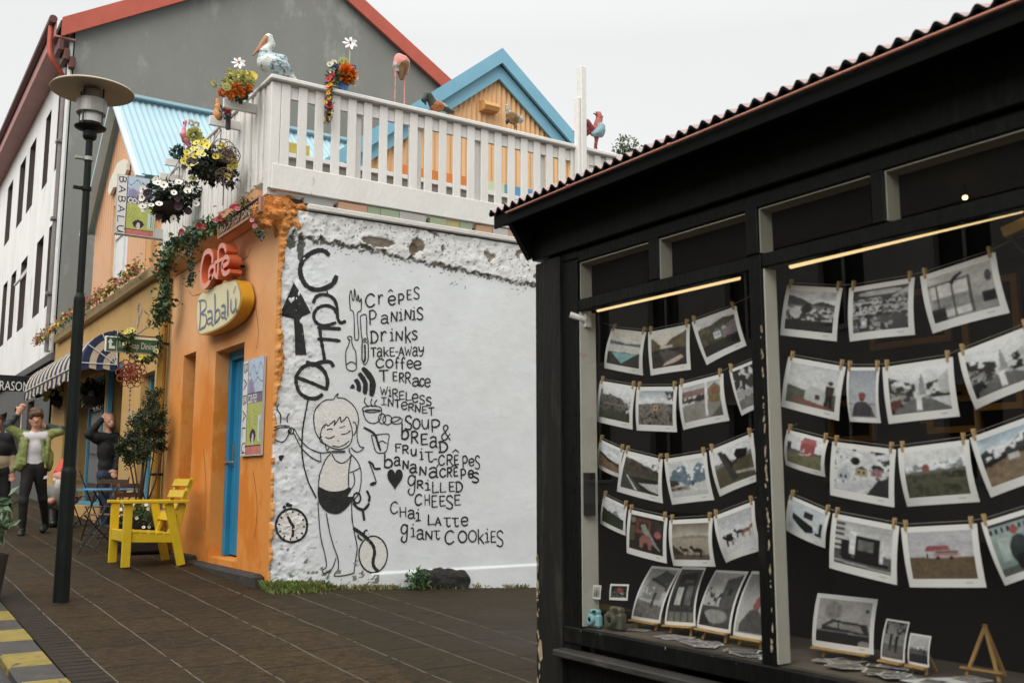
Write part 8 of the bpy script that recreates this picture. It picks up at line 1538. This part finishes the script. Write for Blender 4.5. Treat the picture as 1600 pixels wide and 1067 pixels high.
# figure half out of the picture
P = pt(17.0); p2 = thing('person', P(0, 830), 'person in a tan and black jacket cut off by the left edge', 'person')
sk = [('e', P(-6, 660), (.08, .095, .11), 0), ('c', P(-6, 672), P(-6, 682), .055, .065, 0), ('c', P(-22, 686), P(10, 686), .1, .1, 1), ('e', P(-6, 702), (.23, .15, .17), 1), ('e', P(-6, 722), (.22, .15, .17), 2), ('c', P(-14, 735), P(4, 735), .125, .125, 3), ('c', P(-15, 742), P(-14, 786), .1, .07, 3), ('c', P(-14, 786), P(-13, 822), .07, .05, 3), ('c', P(5, 742), P(9, 786), .1, .07, 3), ('c', P(9, 786), P(10, 822), .07, .05, 3), ('c', P(10, 826), P(9, 831, -.18), .045, .04, 4), ('c', P(-13, 826), P(-14, 831, -.18), .045, .04, 4), ('c', P(14, 690), P(20, 712), .075, .07, 1), ('c', P(20, 712), P(19, 734, -.06), .07, .055, 2), ('c', P(-26, 690), P(-31, 712), .075, .07, 1), ('c', P(-31, 712), P(-30, 734, -.06), .07, .055, 2)]
hand(sk, P(19, 737, -.06), P(19, 748, -.08), 1, 0); hand(sk, P(-30, 737, -.06), P(-30, 748, -.08), -1, 0)
sdf_mesh(sk, .014, .024, .01, 12).build('body', [skin, blkc, tan, blkc, shoe], p2, smooth=True)
sdf_mesh([('e', P(-6, 654, .02), (.09, .1, .09), 0)], .014, .02, .03, 24).build('hair', hairb, p2, smooth=True)
# man bending his head by the shop window
P = pt(16.6); p3 = thing('person', P(172, 828), 'balding person in a black jacket, arm raised to a bowed head in the shop doorway', 'person')
sk = [('e', P(172, 657, -.05), (.078, .095, .1), 0), ('e', P(175, 664, -.11), (.05, .055, .05), 0), ('e', P(175.5, 661, -.16), (.013, .02, .018), 0), ('e', P(164, 657, -.03), (.013, .02, .028), 0), ('c', P(170, 668), P(168, 680, .02), .055, .07, 0), ('c', P(152, 684), P(180, 684), .09, .085, 1), ('e', P(167, 704), (.15, .11, .2), 1), ('e', P(167, 726), (.135, .105, .17), 1), ('c', P(161, 741), P(173, 741), .1, .1, 2), ('c', P(161, 746), P(163, 786), .09, .065, 2), ('c', P(163, 786), P(164, 820), .065, .05, 2), ('c', P(175, 746), P(177, 786), .09, .065, 2), ('c', P(177, 786), P(178, 820), .065, .05, 2), ('c', P(164, 825), P(163, 829, -.17), .045, .04, 3), ('c', P(178, 825), P(178, 829, -.17), .045, .04, 3),
      ('c', P(152, 684), P(139, 679, -.03), .075, .068, 1), ('c', P(139, 678, -.03), P(159, 656, 0), .066, .048, 1), ('c', P(182, 688), P(187, 712), .07, .062, 1), ('c', P(187, 712), P(181, 732, -.1), .06, .045, 1)]
hand(sk, P(158, 657), P(166, 649, -.02), 1, 0); hand(sk, P(181, 733, -.1), P(178, 744, -.14), 1, 0)
sdf_mesh(sk, .0125, .035, .03, 11).build('body', [skin, blkc, jean, shoe], p3, smooth=True)
sdf_mesh([('e', P(172, 653, .0), (.081, .085, .085), 0)], .012, .02, .008, 30).build('hair', hairg, p3, smooth=True)
mb = MB()
for x in (171.5, 177.5): mb.ball(P(x, 659, -.145), (.01, .006, .006))
mb.build('eyes', eyem, p3)
